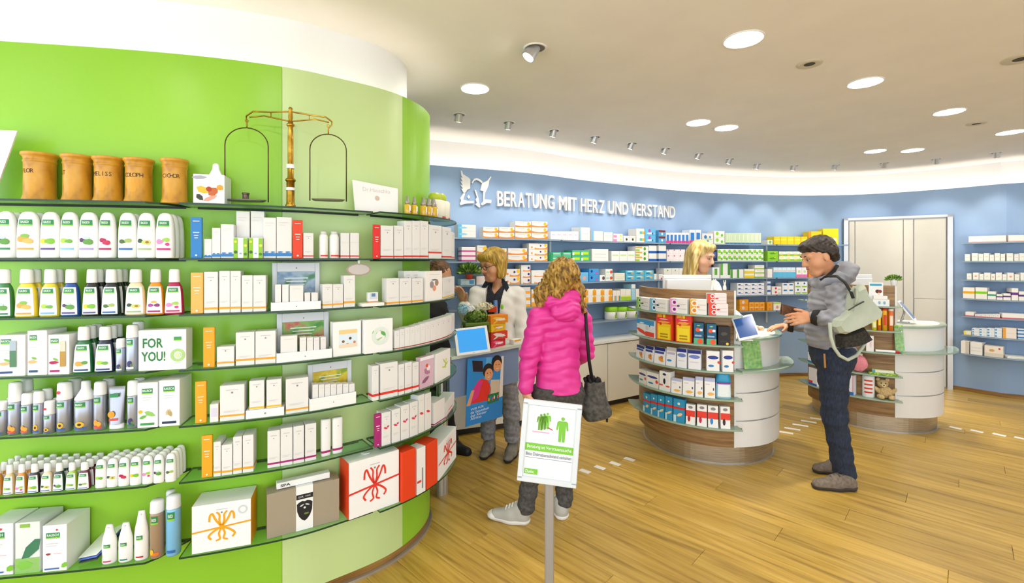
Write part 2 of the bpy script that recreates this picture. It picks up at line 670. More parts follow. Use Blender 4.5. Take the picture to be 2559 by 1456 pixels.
# ---- green shelf wall (lower panels, recessed white band above, led cove between)
wall_left = struct(empty('wall_left'), 'curved green shelf wall')
sA, sB = GREEN.hit(705)[0], GREEN.hit(1006)[0]
sE = GREEN.L[-1]
for nm, a, b, mm, lab in (('wall_panel', 0, sA, M_GREEN, 'lime green wall panel'), ('wall_panel', sA, sB, M_PALE, 'pale green wall panel'), ('wall_panel', sB, sE, M_GREEN, 'lime green end panel')):
    o = mk(nm, *curve_slab(GREEN, a + .0006, b - .0006, -.03, 0, .05, GTOP), m=mm, parent=wall_left, smooth=False)
    o['label'] = lab
mk('upper_band', *curve_slab(GREEN, 0, sE, -.17, -.14, GTOP - .08, CEIL), m=M_WHITE, parent=wall_left)
mk('cove_ledge', *curve_slab(GREEN, 0, sE, -.14, -.03, GTOP - .09, GTOP - .07), m=M_WHITE, parent=wall_left)
mk('led_strip', *curve_slab(GREEN, .3, sE, -.085, -.065, GTOP - .068, GTOP - .060, .12), m=M_LED, parent=wall_left)
bl = struct(mk('baseboard_left', *curve_slab(GREEN, 0, sE, -.03, -.004, 0, .05), m=M_KICK), 'wood plinth under green wall')
mk('steel_edge', *curve_slab(GREEN, 0, sE, -.004, .012, 0, .012), m=M_ALU, parent=bl)

# ---- blue wall
wall_back = struct(empty('wall_back'), 'curved pale blue shelf wall')
bE = BLUE.L[-1]
mk('wall_panel', *curve_slab(BLUE, 0, bE, -.03, 0, 0, BTOP, .05), m=M_BLUE, parent=wall_back)
mk('upper_band', *curve_slab(BLUE, 0, bE, -.22, -.18, BTOP - .08, CEIL, .05), m=M_WHITE, parent=wall_back)
mk('cove_ledge', *curve_slab(BLUE, 0, bE, -.18, -.03, BTOP - .09, BTOP - .07, .05), m=M_WHITE, parent=wall_back)
mk('led_strip', *curve_slab(BLUE, .3, bE - 1, -.11, -.085, BTOP - .068, BTOP - .060, .12), m=M_LEDB, parent=wall_back)
bb = struct(mk('baseboard_back', *curve_slab(BLUE, 0, bE, 0, .012, 0, .045, .05), m=M_KICK), 'wood baseboard under blue wall')

# ---- side and shopfront (behind the viewer)
struct(mk('wall_right', *box_vf(7.4, 7.5, -2.7, 5, 0, CEIL), m=M_WHITE))
struct(mk('wall_rear', *merge(box_vf(-4.2, -3.9, 1.4, 7.2, 0, CEIL)), m=M_WHITE))
wf = struct(empty('wall_front'), 'glazed shop front')
mk('sill_wall', *box_vf(-4.2, 7.6, -2.7, -2.6, 0, .25), m=M_WHITE, parent=wf)
mk('lintel', *box_vf(-4.2, 7.6, -2.7, -2.6, 2.55, CEIL), m=M_WHITE, parent=wf)
for k in range(7):
    x = -4.2 + k * 1.95
    mk('mullion', *box_vf(x, x + .08, -2.7, -2.6, .25, 2.55), m=M_ALU, parent=wf)

# ---- sliding door in the blue wall
hl, hr = BLUE.hit(2119), BLUE.hit(2364)
pl, prr = np.array(hl[1:]), np.array(hr[1:])
dv = prr - pl
dw = float(np.hypot(*dv))
drot = math.atan2(dv[1], dv[0])
dn = np.array([math.sin(drot), -math.cos(drot)])
base = (pl + prr) / 2 + dn * .05
door = struct(empty('door_1', (base[0], base[1], 0), drot), 'wide pale grey sliding door in steel frame')
DH = 2.14
mk('frame', *merge(box_vf(-dw / 2 - .05, -dw / 2, -.02, .2, 0, DH + .03), box_vf(dw / 2, dw / 2 + .05, -.02, .2, 0, DH + .03), box_vf(-dw / 2 - .05, dw / 2 + .05, -.02, .2, DH, DH + .03)), m=M_ALU, parent=door)
def dx(px):
    return (px - 2119) / 245.0 * dw - dw / 2
for a, b in ((2121, 2136), (2137.5, 2260), (2261.5, 2285), (2287, 2362)):
    z0s = [(.02, DH - .01)] if b - a < 30 or a < 2200 else [(.02, 1.11), (1.114, DH - .01)]
    for z0, z1 in z0s:
        v, f = bev_box(dx(a), dx(b), 0, .05, z0, z1, .004)
        mk('door_panel', v, f, M_DOOR, door)
mk('door_core', *box_vf(-dw / 2, dw / 2, .03, .06, 0, DH), m=M_ALU, parent=door)

# ================================================================ ceiling fittings
def ceil_pt(x, y):
    D = F * (CEIL - CAMZ) / (HY - y)
    return ((x - CX) / F * D, D)
ring_v, ring_f = lathe([(.098, CEIL - .004), (.102, CEIL - .004), (.104, CEIL + .0)], n=32, cap=False)
disc_places = [('over the green wall end', 1187, 221), ('large, high in frame, centre right', 1858, 98), ('second of the diagonal row at right', 2162, 206), ('third of the diagonal row at right', 2372, 279), ('cut by the right picture edge', 2525, 330),
               ('left of the pair above the middle counter', 1745, 306), ('right of the pair above the middle counter', 1815, 319), ('left of the far pair near the blue wall', 2187, 377), ('right of the far pair near the blue wall', 2280, 375)]
extra = [(.9, -.2), (2.2, .3), (4.2, .5), (5.6, 1.6), (1.0, -1.5), (3.2, -1.2), (5.4, -1.0), (6.2, 3.2)]  # unseen lamps outside the view, added for the light they give
def ceiling_lamp(x, y, label, beam=0.0):
    t = empty('ceiling_lamp', (x, y, CEIL))
    tag(t, label, 'lamp', 'round ceiling lamps')
    v, f = lathe([(.092, -.003), (.096, -.006), (.102, -.006), (.104, 0)], n=32, cap=False)
    mk('rim', v, f, M_WHITE, t, smooth=True)
    v = [(.0935 * math.cos(i * math.pi / 16), .0935 * math.sin(i * math.pi / 16), -.003) for i in range(32)]
    mk('diffuser', v, [tuple(range(32))[::-1]], M_DISC, t)
    if beam:
        l = bpy.data.lights.new('lamp_beam', 'SPOT')
        l.energy = beam
        l.spot_size = math.radians(44)
        l.spot_blend = .25
        l.shadow_soft_size = .06
        l.color = (1, .95, .9)
        lo = bpy.data.objects.new('lamp_beam', l)
        COL.objects.link(lo)
        lo.parent = t
        lo.location = (0, 0, -.012)
for lab, px, py in disc_places:
    x, y = ceil_pt(px, py)
    ceiling_lamp(x, y, 'round flush ceiling lamp, ' + lab, 60.0 if 'pair' in lab else 0.0)
for i, (x, y) in enumerate(extra):
    ceiling_lamp(x, y, f'unseen round ceiling lamp added to light the room, {ORD[i]} of them')

def ceiling_spot(x, y, aim, label, power=SPOT_POWER * 1.2, size=1.0, cone=64):
    t = empty('ceiling_spot', (x, y, CEIL))
    tag(t, label, 'spotlight', 'small ceiling spots')
    s = size
    v, f = lathe([(.042 * s, -.002), (.045 * s, -.005), (.052 * s, -.005), (.054 * s, 0)], n=20, cap=False)
    mk('rim', v, f, M_WHITE, t, smooth=True)
    v, f = lathe([(.006, .0), (.04 * s, -.001), (.043 * s, -.0005)], n=20, cap=False)
    mk('recess', v, f, mat('#6e6a62', .5), t)
    d = Vector(aim) - Vector((x, y, CEIL))
    d.normalize()
    v, f = cyl((0, 0, 0.01), tuple(Vector((0, 0, .005)) + d * .06 * s), .026 * s, .032 * s, 16)
    mk('lamp_head', v, f, M_ALU, t)
    e = Vector((0, 0, .005)) + d * .0612 * s
    q = d.to_track_quat('Z', 'Y').to_matrix()
    mk('bulb', [tuple(e + q @ Vector((.026 * s * math.cos(i * .5236), .026 * s * math.sin(i * .5236), 0))) for i in range(12)], [tuple(range(12))], mat('#fff8ea', .5, emit=20.0, name='spot_bulb'), t)
    l = bpy.data.lights.new('spot_light', 'SPOT')
    l.energy = power
    l.spot_size = math.radians(cone)
    l.spot_blend = .7
    l.shadow_soft_size = .03
    l.color = (1, .93, .84)
    lo = bpy.data.objects.new('spot_light', l)
    COL.objects.link(lo)
    lo.parent = t
    lo.location = e + d * .01
    lo.rotation_euler = d.to_track_quat('-Z', 'Y').to_euler()
spots = [(1148, 286), (1272, 306), (1385, 326), (1488, 342), (1580, 358), (1664, 371), (1748, 384), (1825, 397), (1893, 410), (1985, 414), (2090, 412), (2210, 407), (2340, 397), (2490, 381)]
for i, (px, py) in enumerate(spots):
    x, y = ceil_pt(px, py)
    q = np.argmin(np.hypot(BLUE.p[:, 0] - x, BLUE.p[:, 1] - y))
    ceiling_spot(x, y, (BLUE.p[q, 0], BLUE.p[q, 1], 1.75), f'small tilting ceiling spot along the blue wall, {ORD[i]} from left')
x, y = ceil_pt(1338, 120)
ceiling_spot(x, y, (-.75, 2.35, 1.5), 'large tilting ceiling spot in front of the green wall', SPOT_POWER * .42, 1.25, 80)
for i, (x, y, ax, ay) in enumerate([(-.7, .95, -1.2, 2.05), (-1.5, .75, -1.8, 1.92), (-2.4, .8, -2.4, 1.85)]):
    ceiling_spot(x, y, (ax, ay, 1.45), f'ceiling spot above the viewer aimed at the green wall, {ORD[i]} from right', SPOT_POWER * .42, 1.25, 85)
for i, (px, py) in enumerate([(2023, 159), (2440, 308), (2552, 146)]):
    x, y = ceil_pt(px, py)
    k = 1.0 if i < 2 else 1.25
    t = empty('ceiling_vent', (x, y, CEIL))
    tag(t, ['small round ceiling vent between the two largest lamps', 'small round ceiling vent beside the third diagonal lamp', 'round ceiling vent cut by the right picture edge'][i], 'vent', 'round ceiling vents')
    v, f = lathe([(.03, -.004), (.05, -.010), (.066, -.006), (.07, 0)], k, k, 24, cap=False)
    mk('collar', v, f, mat('#cfc6b0', .5), t, smooth=True)
    v = [(.034 * k * math.cos(q * math.pi / 10), .034 * k * math.sin(q * math.pi / 10), -.003) for q in range(20)]
    mk('opening', v, [tuple(range(20))[::-1]], mat('#4a463c', .7), t)

# ================================================================ lettering and emblem on the blue wall
letters = empty('wall_lettering', (0, 0, 0))
tag(letters, 'white raised letters reading BERATUNG MIT HERZ UND VERSTAND on the blue wall', 'lettering')
M_LET = mat('#f6f4ef', .5, name='letter_white')
words = [('BERATUNG', 1239, 1383, 467, 492), ('MIT', 1391, 1438, 482, 512), ('HERZ', 1446, 1508, 488, 517), ('UND', 1515, 1567, 497, 521), ('VERSTAND', 1572, 1684, 500, 518)]
CW = {'M': 1.25, 'I': .42, 'N': 1.05, 'G': 1.05, 'D': 1.02, 'U': 1.0, 'A': 1.05, 'T': .92, 'S': .9, 'E': .86, 'R': .96, 'B': .96}
BF = BLUE.off(.002)
for w_, x0, x1, yc0, yc1 in words:
    tot = sum(CW.get(c, 1) for c in w_)
    acc = 0
    for c in w_:
        a = x0 + (x1 - x0) * acc / tot
        acc += CW.get(c, 1)
        b = x0 + (x1 - x0) * acc / tot
        gap = (b - a) * .07
        ha, hb = BF.hit(a + gap), BF.hit(b - gap)
        pa, pb = np.array(ha[1:]), np.array(hb[1:])
        d = pb - pa
        # baseline / cap line of the row
        D = (pa[1] + pb[1]) / 2
        ztop, zbot = 2.285, 2.137
        m_ = (pa + pb) / 2
        r_ = empty('tmp', (m_[0], m_[1], 0), math.atan2(d[1], d[0]))
        o = put_text(c, r_, 0, (ztop + zbot) / 2, float(np.hypot(*d)), ztop - zbot, M_LET, y=-.012, name='letter_' + c.lower(), bold=.014, extrude=.09, res=3)
        bpy.context.view_layer.update()
        mw = r_.matrix_basis @ o.matrix_basis
        o.parent = letters
        o.matrix_basis = mw
        bpy.data.objects.remove(r_)
# emblem: outlines in pixels of the photograph, put on the wall plane
ha, hb = BF.hit(1147), BF.hit(1227)
pa, pb = np.array(ha[1:]), np.array(hb[1:])
d = pb - pa
er = math.atan2(d[1], d[0])
emb = empty('wall_emblem', ((pa[0] + pb[0]) / 2, (pa[1] + pb[1]) / 2, 0), er)
tag(emb, 'white winged figure emblem left of the lettering on the blue wall', 'emblem')
def ez(q):
    x = 1120 + q[0] * 140 / 1568
    y = 410 + q[1] * 130 / 1456
    h_ = BF.hit(x)
    p = np.array(h_[1:]) - (pa + pb) / 2
    return (float(p @ d / np.hypot(*d)), CAMZ - (y - HY) / F * h_[2])
def emb_part(name, pts, t=.02):
    q = [ez(p) for p in pts]
    ar = sum(q[i][0] * q[(i + 1) % len(q)][1] - q[(i + 1) % len(q)][0] * q[i][1] for i in range(len(q)))
    if ar < 0:
        q = q[::-1]
    bm = bmesh.new()
    vs_ = [bm.verts.new((x, -.004, z)) for x, z in q]
    fc = bm.faces.new(vs_)
    r = bmesh.ops.extrude_face_region(bm, geom=[fc])
    for e in r['geom']:
        if isinstance(e, bmesh.types.BMVert):
            e.co.y -= t
    bmesh.ops.triangulate(bm, faces=bm.faces[:])
    bmesh.ops.recalc_face_normals(bm, faces=bm.faces[:])
    me = bpy.data.meshes.new(name)
    bm.to_mesh(me)
    bm.free()
    me.materials.append(M_LET)
    ob(name, me, emb)
emb_part('wing', [(335, 180), (370, 210), (400, 290), (560, 390), (605, 440), (600, 560), (600, 690), (520, 720), (450, 820), (410, 800), (345, 700), (395, 690), (320, 580), (390, 600), (325, 480), (390, 500), (325, 370), (385, 400), (350, 320)])
emb_part('wing', [(1160, 350), (1190, 370), (1130, 470), (1110, 600), (1060, 720), (1010, 820), (960, 760), (880, 740), (910, 620), (930, 540), (1080, 470)])
emb_part('body_line', [(640, 520), (700, 420), (780, 395), (880, 440), (950, 510), (920, 540), (850, 480), (770, 450), (710, 480), (660, 560)])
emb_part('body_line', [(410, 820), (460, 830), (400, 1000), (560, 1040), (700, 1040), (700, 1100), (450, 1110), (330, 1160), (310, 1110), (350, 1030), (320, 960)])
emb_part('body_line', [(960, 780), (1010, 790), (1000, 990), (1190, 1010), (1180, 1100), (1060, 1090), (940, 1160), (890, 1130), (960, 1040)])
emb_part('body_line', [(720, 720), (760, 740), (780, 800), (830, 960), (850, 1080), (880, 1200), (850, 1220), (740, 1130), (790, 1090), (750, 1000), (790, 940)])
emb_part('heart_mark', [(550, 860), (600, 930), (555, 975), (520, 930)])
# ================================================================ product builders
# every builder makes a thing standing at local origin: x across, front at y=0 (facing -y), depth to +y, base z=0
CARD = '#e7e5e1'
def carton(w, d, h, color=CARD, deco=(), name='carton', rough=.5, lid=False):
    v, f = bev_box(-w / 2, w / 2, 0, d, 0, h, .0012)
    o = mk(name, v, f, mat(color, rough))
    y = -.0006
    for q in deco:
        y -= .00025
        k = q[0]
        if k == 'band':      # wraps the front and both sides
            z0, z1, c = q[1] * h, q[2] * h, q[3]
            e = .0007 - y * .1
            vv = [(-w / 2 - e, d * .98, z0), (-w / 2 - e, y, z0), (w / 2 + e, y, z0), (w / 2 + e, d * .98, z0),
                  (-w / 2 - e, d * .98, z1), (-w / 2 - e, y, z1), (w / 2 + e, y, z1), (w / 2 + e, d * .98, z1)]
            mk('stripe', vv, [(0, 1, 5, 4), (1, 2, 6, 5), (2, 3, 7, 6)], mat(c, .45), o)
        elif k == 'rect':
            pr(QUAD, o, (q[1] + q[2]) / 2 * w - w / 2, (q[3] + q[4]) / 2 * h, (q[2] - q[1]) * w, (q[4] - q[3]) * h, mat(q[5], .45), y, 'print_panel')
        elif k == 'dot':
            r = q[3] * min(w, h)
            pr(DISC, o, q[1] * w - w / 2, q[2] * h, r * 2, r * 2, mat(q[4], .45), y, 'print_dot')
        elif k == 'oval':
            pr(DISC, o, q[1] * w - w / 2, q[2] * h, q[3] * w, q[4] * h, mat(q[5], .45), y, 'print_oval')
        elif k == 'ring':
            r = q[3] * min(w, h)
            pr(RING, o, q[1] * w - w / 2, q[2] * h, r * 2, r * 2, mat(q[4], .45), y, 'print_ring')
        elif k == 'leaf':
            pr(LEAF, o, q[1] * w - w / 2, q[2] * h, q[3] * w, q[4] * h, mat(q[5], .45), y, 'print_leaf', q[6] if len(q) > 6 else 0)
        elif k == 'swoosh':
            pr(SWOOSH, o, (q[1] + q[2]) / 2 * w - w / 2, (q[3] + q[4]) / 2 * h, (q[2] - q[1]) * w, (q[4] - q[3]) * h, mat(q[5], .45), y, 'print_swoosh')
        elif k == 'text':
            put_text(q[1], o, q[2] * w - w / 2, q[3] * h, q[4] * w, (q[5] * h if q[5] else None), mat(q[6], .5), y, bold=.02)
        elif k == 'side':    # coloured left / right flank
            s = q[1]
            x = (-w / 2 - .0006) if s == 'l' else (w / 2 + .0006)
            vv = [(x, 0, 0), (x, d, 0), (x, d, h), (x, 0, h)]
            mk('side_panel', vv, [(0, 1, 2, 3)] if s == 'r' else [(3, 2, 1, 0)], mat(q[2], .45), o)
    return o

def patch(profile, sx, sy, p, a0, a1, z0, z1, name, m, parent, off=.0008, n=6, nz=4, oval=False):
    """printed label hugging a lathed body"""
    zs = [q[1] for q in profile]
    rs = [q[0] for q in profile]
    e = 2.0 / p
    v, f = [], []
    if oval:
        for ring in (0, .55, 1):
            for i in range(12 if ring else 1):
                t = i * math.pi / 6
                z = (z0 + z1) / 2 + (z1 - z0) / 2 * ring * math.sin(t)
                a = (a0 + a1) / 2 + (a1 - a0) / 2 * ring * math.cos(t)
                r = float(np.interp(z, zs, rs))
                c, s = math.cos(a), math.sin(a)
                v.append((math.copysign(abs(c) ** e, c) * (r * sx + off), math.copysign(abs(s) ** e, s) * (r * sy + off) + PATCH_Y, z))
        for i in range(12):
            j = (i + 1) % 12
            f += [(0, 1 + i, 1 + j), (1 + i, 13 + i, 13 + j, 1 + j)]
        return mk(name, v, f, m, parent)
    for j in range(nz + 1):
        z = z0 + (z1 - z0) * j / nz
        r = float(np.interp(z, zs, rs))
        for i in range(n + 1):
            a = a0 + (a1 - a0) * i / n
            c, s = math.cos(a), math.sin(a)
            x = math.copysign(abs(c) ** e, c) * (r * sx + off)
            y = math.copysign(abs(s) ** e, s) * (r * sy + off)
            v.append((x, y + PATCH_Y, z))
    for j in range(nz):
        for i in range(n):
            f.append((j * (n + 1) + i, j * (n + 1) + i + 1, (j + 1) * (n + 1) + i + 1, (j + 1) * (n + 1) + i))
    return mk(name, v, f, m, parent)
PATCH_Y = 0.0

LOGO_G, LOGO_W = '#3f9a3a', '#2f7f56'
def front_label(o, prof, sx, sy, p, h, z0, z1, wd, pic, band, paper='#f2f2f0', logo=True):
    """paper label, green logo, picture blobs and colour band on the front (-y) of a lathed bottle"""
    global PATCH_Y
    PATCH_Y = sy * max(r for r, z in prof)
    a0, a1 = -math.pi / 2 - wd, -math.pi / 2 + wd
    if paper:
        patch(prof, sx, sy, p, a0, a1, z0, z1, 'paper_label', mat(paper, .4), o, .0008)
    H = z1 - z0
    if logo:
        patch(prof, sx, sy, p, a0 + wd * .45, a1 - wd * .45, z0 + H * .80, z0 + H * .95, 'logo', mat('#2f8a4e', .4), o, .0014, 4, 1)
        patch(prof, sx, sy, p, a0 + wd * .45, a1 - wd * .45, z0 + H * .765, z0 + H * .80, 'logo_underline', mat('#8fcb3a', .4), o, .0014, 4, 1)
        zl = z0 + H * .875
        rl = float(np.interp(zl, [q[1] for q in prof], [q[0] for q in prof]))
        put_text('RAUSCH', o, 0, zl, rl * sx * (.80 if p > 2.2 else .62), H * .075, mat('#eef6ee', .5), PATCH_Y - rl * sy - .0030, bold=.02)
    if band:
        patch(prof, sx, sy, p, a0 + wd * .35, a1 - wd * .35, z0 + H * .04, z0 + H * .10, 'colour_band', mat(band, .4), o, .0014, 4, 1)
    for k, (dx_, dz_, s_, c_) in enumerate(pic):
        aa = -math.pi / 2 + dx_ * wd
        patch(prof, sx, sy, p, aa - wd * s_, aa + wd * s_, z0 + H * (dz_ - s_ * .22), z0 + H * (dz_ + s_ * .22), 'picture', mat(c_, .4), o, .0017 + k * .0003, 3, 2, True)

def shift_y(vf, dy):
    return [(x, y + dy, z) for x, y, z in vf[0]], vf[1]

def lotion(w, d, h, pic=(), band='#2f6ab0', color='#f6f5f1', name='lotion_bottle', lod=16, logo=True):
    hw = w / 2
    prof = [(hw * .93, 0), (hw, h * .03), (hw, h * .35), (hw * .96, h * .62), (hw * .86, h * .82), (hw * .74, h * .92), (hw * .55, h * .975), (hw * .3, h)]
    o = mk(name, *shift_y(lathe(prof, 1, d / w, lod, 2.8), d / 2), m=mat(color, .28), smooth=True)
    front_label(o, prof, 1, d / w, 2.8, h, h * .15, h * .86, 1.0, pic, band, None, logo)
    return o

def shampoo(w, d, h, color, pic=(), band='#2f6ab0', capc='#f4f3ef', name='shampoo_bottle', lod=14, trans=0.0, paper='#eeeef0', logo=True):
    hw = w / 2
    bh = h * .72
    prof = [(hw * .92, 0), (hw, bh * .03), (hw, bh * .12), (hw * .86, bh * .72), (hw * .74, bh * .86), (hw * .55, bh * .95), (hw * .46, bh)]
    o = mk(name, *shift_y(lathe(prof, 1, d / w, lod, 2.8), d / 2), m=mat(color, .2, coat=.4), smooth=True)
    cp = [(hw * .56, bh * .985), (hw * .58, bh * 1.0), (hw * .54, h * .97), (hw * .46, h)]
    mk('cap', *shift_y(lathe(cp, 1, max(.75, d / w), 12, 2.2), d / 2), m=mat(capc, .35), parent=o, smooth=True)
    front_label(o, prof, 1, d / w, 2.8, h, bh * .05, bh * .86, .92, pic, band, paper, logo)
    return o

def spray(w, h, color='#b9bcc4', capf=.32, pic=(), band='#2f5fb0', capc='#f3f2f0', name='spray_can', metal=.7, logo=True, cone=False, capw=1.0):
    hw = w / 2
    bh = h * (1 - capf)
    prof = [(hw * .95, 0), (hw, bh * .02), (hw, bh * .94), (hw * .9, bh)]
    o = mk(name, *shift_y(lathe(prof, 1, 1, 16), hw), m=mat(color, .3, metal), smooth=True)
    if cone:
        cp = [(hw * .98, bh * .98), (hw * .95, bh * 1.02), (hw * .62, bh + h * capf * .35), (hw * .42, bh + h * capf * .55), (hw * .40, h * .985), (hw * .25, h)]
    else:
        cp = [(hw * .97 * capw, bh * .985), (hw * .97 * capw, bh), (hw * .9 * capw, h * .97), (hw * .72 * capw, h)]
    mk('cap', *shift_y(lathe(cp, 1, 1, 14), hw), m=mat(capc, .35), parent=o, smooth=True)
    front_label(o, prof, 1, 1, 2.0, h, bh * .04, bh * .98, .9, pic, band, None, logo)
    return o

# picture motifs (dx, dz, size, colour) on the label
def mot(k):
    T = {'carrot': [(-.2, .36, .42, '#e9a13a'), (.25, .30, .36, '#f2b75c'), (.0, .46, .25, '#7fb63c')],
         'lemon': [(-.3, .30, .36, '#f2c81a'), (.25, .30, .40, '#7dbb2f')], 'lime': [(-.25, .32, .34, '#a9d03c'), (.2, .30, .28, '#6fae3c')],
         'herb': [(-.3, .34, .3, '#5b2a63'), (.2, .28, .4, '#5f9a3a'), (.0, .4, .2, '#bfe0d0')], 'berry': [(-.2, .34, .3, '#b3124f'), (.2, .26, .34, '#c42a4a')],
         'leaf': [(-.25, .30, .3, '#4b6b2f'), (.25, .33, .3, '#a8bb66')], 'avocado': [(-.35, .32, .3, '#2f4a22'), (.2, .28, .36, '#c9d36a'), (.2, .28, .16, '#b0602a')],
         'rose': [(-.35, .30, .36, '#e889c0'), (.25, .36, .3, '#9ecb4a'), (.3, .22, .22, '#d43a8a')], 'flower': [(-.3, .30, .3, '#a93aa0'), (.3, .30, .3, '#8a2f7a'), (0, .42, .2, '#e2b03a')],
         'olive': [(-.2, .30, .4, '#e9a13a'), (.3, .34, .3, '#5f9a3a')], 'sun': [(0, .20, .46, '#f0b41c'), (0, .20, .2, '#3a2a12')], 'apricot': [(-.2, .2, .4, '#ef9a2a'), (.3, .16, .34, '#f0a93a')],
         'blueb': [(0, .2, .44, '#3b2f6a'), (.3, .16, .2, '#4f8a3a')], 'none': []}
    return T[k]

# ================================================================ placing on shelves
class Shelf:
    def __init__(self, curve, z, place, depth):
        self.c, self.z, self.place, self.depth = curve, z, place, depth
    def spot(self, x0, x1, inset=.012):
        """plan points of the front face between pixel columns x0..x1"""
        c = self.c.off(self.depth - inset)
        a, b = c.hit(x0), c.hit(x1)
        pa, pb = np.array(a[1:]), np.array(b[1:])
        d = pb - pa
        w = float(np.hypot(*d))
        m = (pa + pb) / 2
        return m, w, math.atan2(d[1], d[0]), m[1]
    def height(self, yt, D, z=None):
        return CAMZ - (yt - HY) / F * D - (self.z if z is None else z)

def put(o, m, rot, z, back=0.0, side=0.0, dz=0.0):
    c, s = math.cos(rot), math.sin(rot)
    o.location = (m[0] - s * back + c * side, m[1] + c * back + s * side, z + .0005 + dz)
    o.rotation_euler = (0, 0, rot)
    return o

SZ = [1.835, 1.608, 1.380, 1.155, .927, .700, .395]
SNAME = ['top green-wall shelf', 'second green-wall shelf', 'third green-wall shelf', 'fourth green-wall shelf', 'fifth green-wall shelf', 'sixth green-wall shelf', 'bottom green-wall shelf']
GD, GDR = .14, .165
SEC = {'l': (-260, 470, GD), 'm': (474, 893, GD), 'r': (918, None, GDR)}
def glass_shelf(c, s0, s1, depth, z, t, label, chamf=0.0, rail=True, cap_end=False, group='glass shelves on the green wall'):
    ss, p, n = c.span(s0, s1, .035)
    v, f = [], []
    for k, (q, m) in enumerate(zip(p, n)):
        dd = depth
        if chamf and s1 - ss[k] < chamf:
            dd = depth * max(.06, (s1 - ss[k]) / chamf)
        a, b = q + m * .001, q + m * dd
        v += [(a[0], a[1], z - t), (b[0], b[1], z - t), (b[0], b[1], z), (a[0], a[1], z)]
    K = len(ss)
    fm = []
    for i in range(K - 1):
        o_, r = i * 4, i * 4 + 4
        f += [(o_ + 1, r + 1, r + 2, o_ + 2), (o_ + 2, r + 2, r + 3, o_ + 3), (o_ + 3, r + 3, r, o_), (o_, r, r + 1, o_ + 1)]
        fm += [1, 0, 1, 0]
    f += [(0, 1, 2, 3), tuple((K - 1) * 4 + i for i in (3, 2, 1, 0))]
    fm += [1, 1]
    o = mk('glass_shelf', v, f, [M_GLASS, M_GEDGE], fm=fm)
    tag(o, label, 'shelf', group)
    if rail:
        mk('wall_rail', *curve_slab(c, s0 + .02, s1 - .02, .0005, .004, z - t - .005, z - t, .05), m=M_BLACK, parent=o)
    return o
SH = {}
for k, z in enumerate(SZ):
    for sec, nm in (('l', 'left'), ('m', 'middle'), ('r', 'right')):
        x0, x1, dep = SEC[sec]
        s0 = GREEN.off(dep).hit(x0)[0] if sec != 'l' else 0.15
        if sec == 'l':
            s1 = GREEN.hit(478)[0]
        elif sec == 'm':
            s0 = GREEN.hit(482)[0]
            s1 = GREEN.hit(905)[0]
        else:
            s0 = GREEN.hit(915)[0]
            s1 = s0 + .86
        glass_shelf(GREEN, s0, s1, dep, z, .008, f'clear green glass shelf, {nm} section, {SNAME[k].replace(" green-wall shelf", "")} row on green wall', chamf=.09 if sec == 'l' else 0)
        SH[(k, sec)] = Shelf(GREEN, z, SNAME[k], dep)

def gput(k, sec, o, x0, x1, desc, cat, group, inset=.012, back=0.0, dz=0.0, rot=0.0):
    sh = SH[(k, sec)]
    m, w, r, D = sh.spot(x0, x1, inset)
    put(o, m, r + rot, sh.z, back, 0, dz)
    reg(o, desc, 'on ' + sh.place, (x0 + x1) / 2 + back * 8, cat, group)
    return o

def gbox(k, sec, x0, x1, yt, d=.06, color=CARD, deco=(), desc='plain white carton', name='carton', inset=.012, back=0.0, group='cartons on the green wall', dz=0.0, rot=0.0, gap=1.0):
    sh = SH[(k, sec)]
    m, w, r, D = sh.spot(x0, x1, inset)
    h = sh.height(yt, D) - dz
    d = min(d, sh.depth - inset - .004) if not back else d
    o = carton(w * .955, d, h, color, deco, name)
    put(o, m, r + rot, sh.z, back, 0, dz)
    reg(o, desc, 'on ' + sh.place, (x0 + x1) / 2 + back * 8, 'box', group)
    return o

OR, BLU, RED, PUR, YEL, GRY = '#eea417', '#2f7fc4', '#e3342a', '#a8216f', '#f2bb12', '#9a9a9a'
def hk(stripe, z0=.10, z1=.155, dot=True, extra=()):
    d = [('band', z0, z1, stripe)]
    if dot:
        d += [('rect', .25, .75, .855, .875, '#c9c7c4'), ('dot', .5, .79, .045, '#8d8b88'), ('rect', .15, .8, .27, .283, '#d2d0cd'), ('rect', .15, .62, .24, .252, '#d2d0cd')]
    return d + list(extra)
def panel(k, sec, x0, x1, yt, color, desc, inset=.016):
    """thick printed divider card"""
    return gbox(k, sec, x0, x1, yt, .012, color, [('rect', .2, .8, .90, .915, '#f3e6d0'), ('rect', .22, .78, .62, .64, '#f6ecdc'), ('rect', .3, .7, .55, .565, '#f6ecdc'), ('rect', .34, .66, .49, .505, '#f6ecdc'), ('dot', .5, .07, .1, '#f6ecdc')], desc, 'divider_card', inset, 0, 'upright divider cards')

# ---- shelf 0 -------------------------------------------------------------
M_JAR = noise_mat('amber_wood_jar', '#8a5a1a', '#d9a233', 16, .35, stretch=(1, 1, .6), c2='#c98f26', lo=.25, hi=.6)
def apoth_jar(w, h):
    r = w / 2
    prof = [(r * .92, 0), (r * .95, h * .01), (r * .95, h * .04), (r * .90, h * .08), (r * .86, h * .13), (r * .85, h * .4), (r * .85, h * .78), (r * .86, h * .80), (r * .89, h * .81), (r * .89, h * .835), (r * .86, h * .845), (r * .87, h * .89), (r * .92, h * .92), (r * .93, h * .925), (r * 1.0, h * .945), (r * 1.0, h * .985), (r * .98, h)]
    o = mk('apothecary_jar', *shift_y(lathe(prof, 1, 1, 28), r), m=M_JAR, smooth=True)
    mk('rim_mouth', *shift_y(lathe([(r * .97, h), (r * .86, h * .998), (r * .84, h * .985), (.001, h * .98)], 1, 1, 28, cap=False), r), m=mat('#7a4a12', .6), parent=o)
    return o, r, prof
M_INK = mat('#3d2a16', .6)
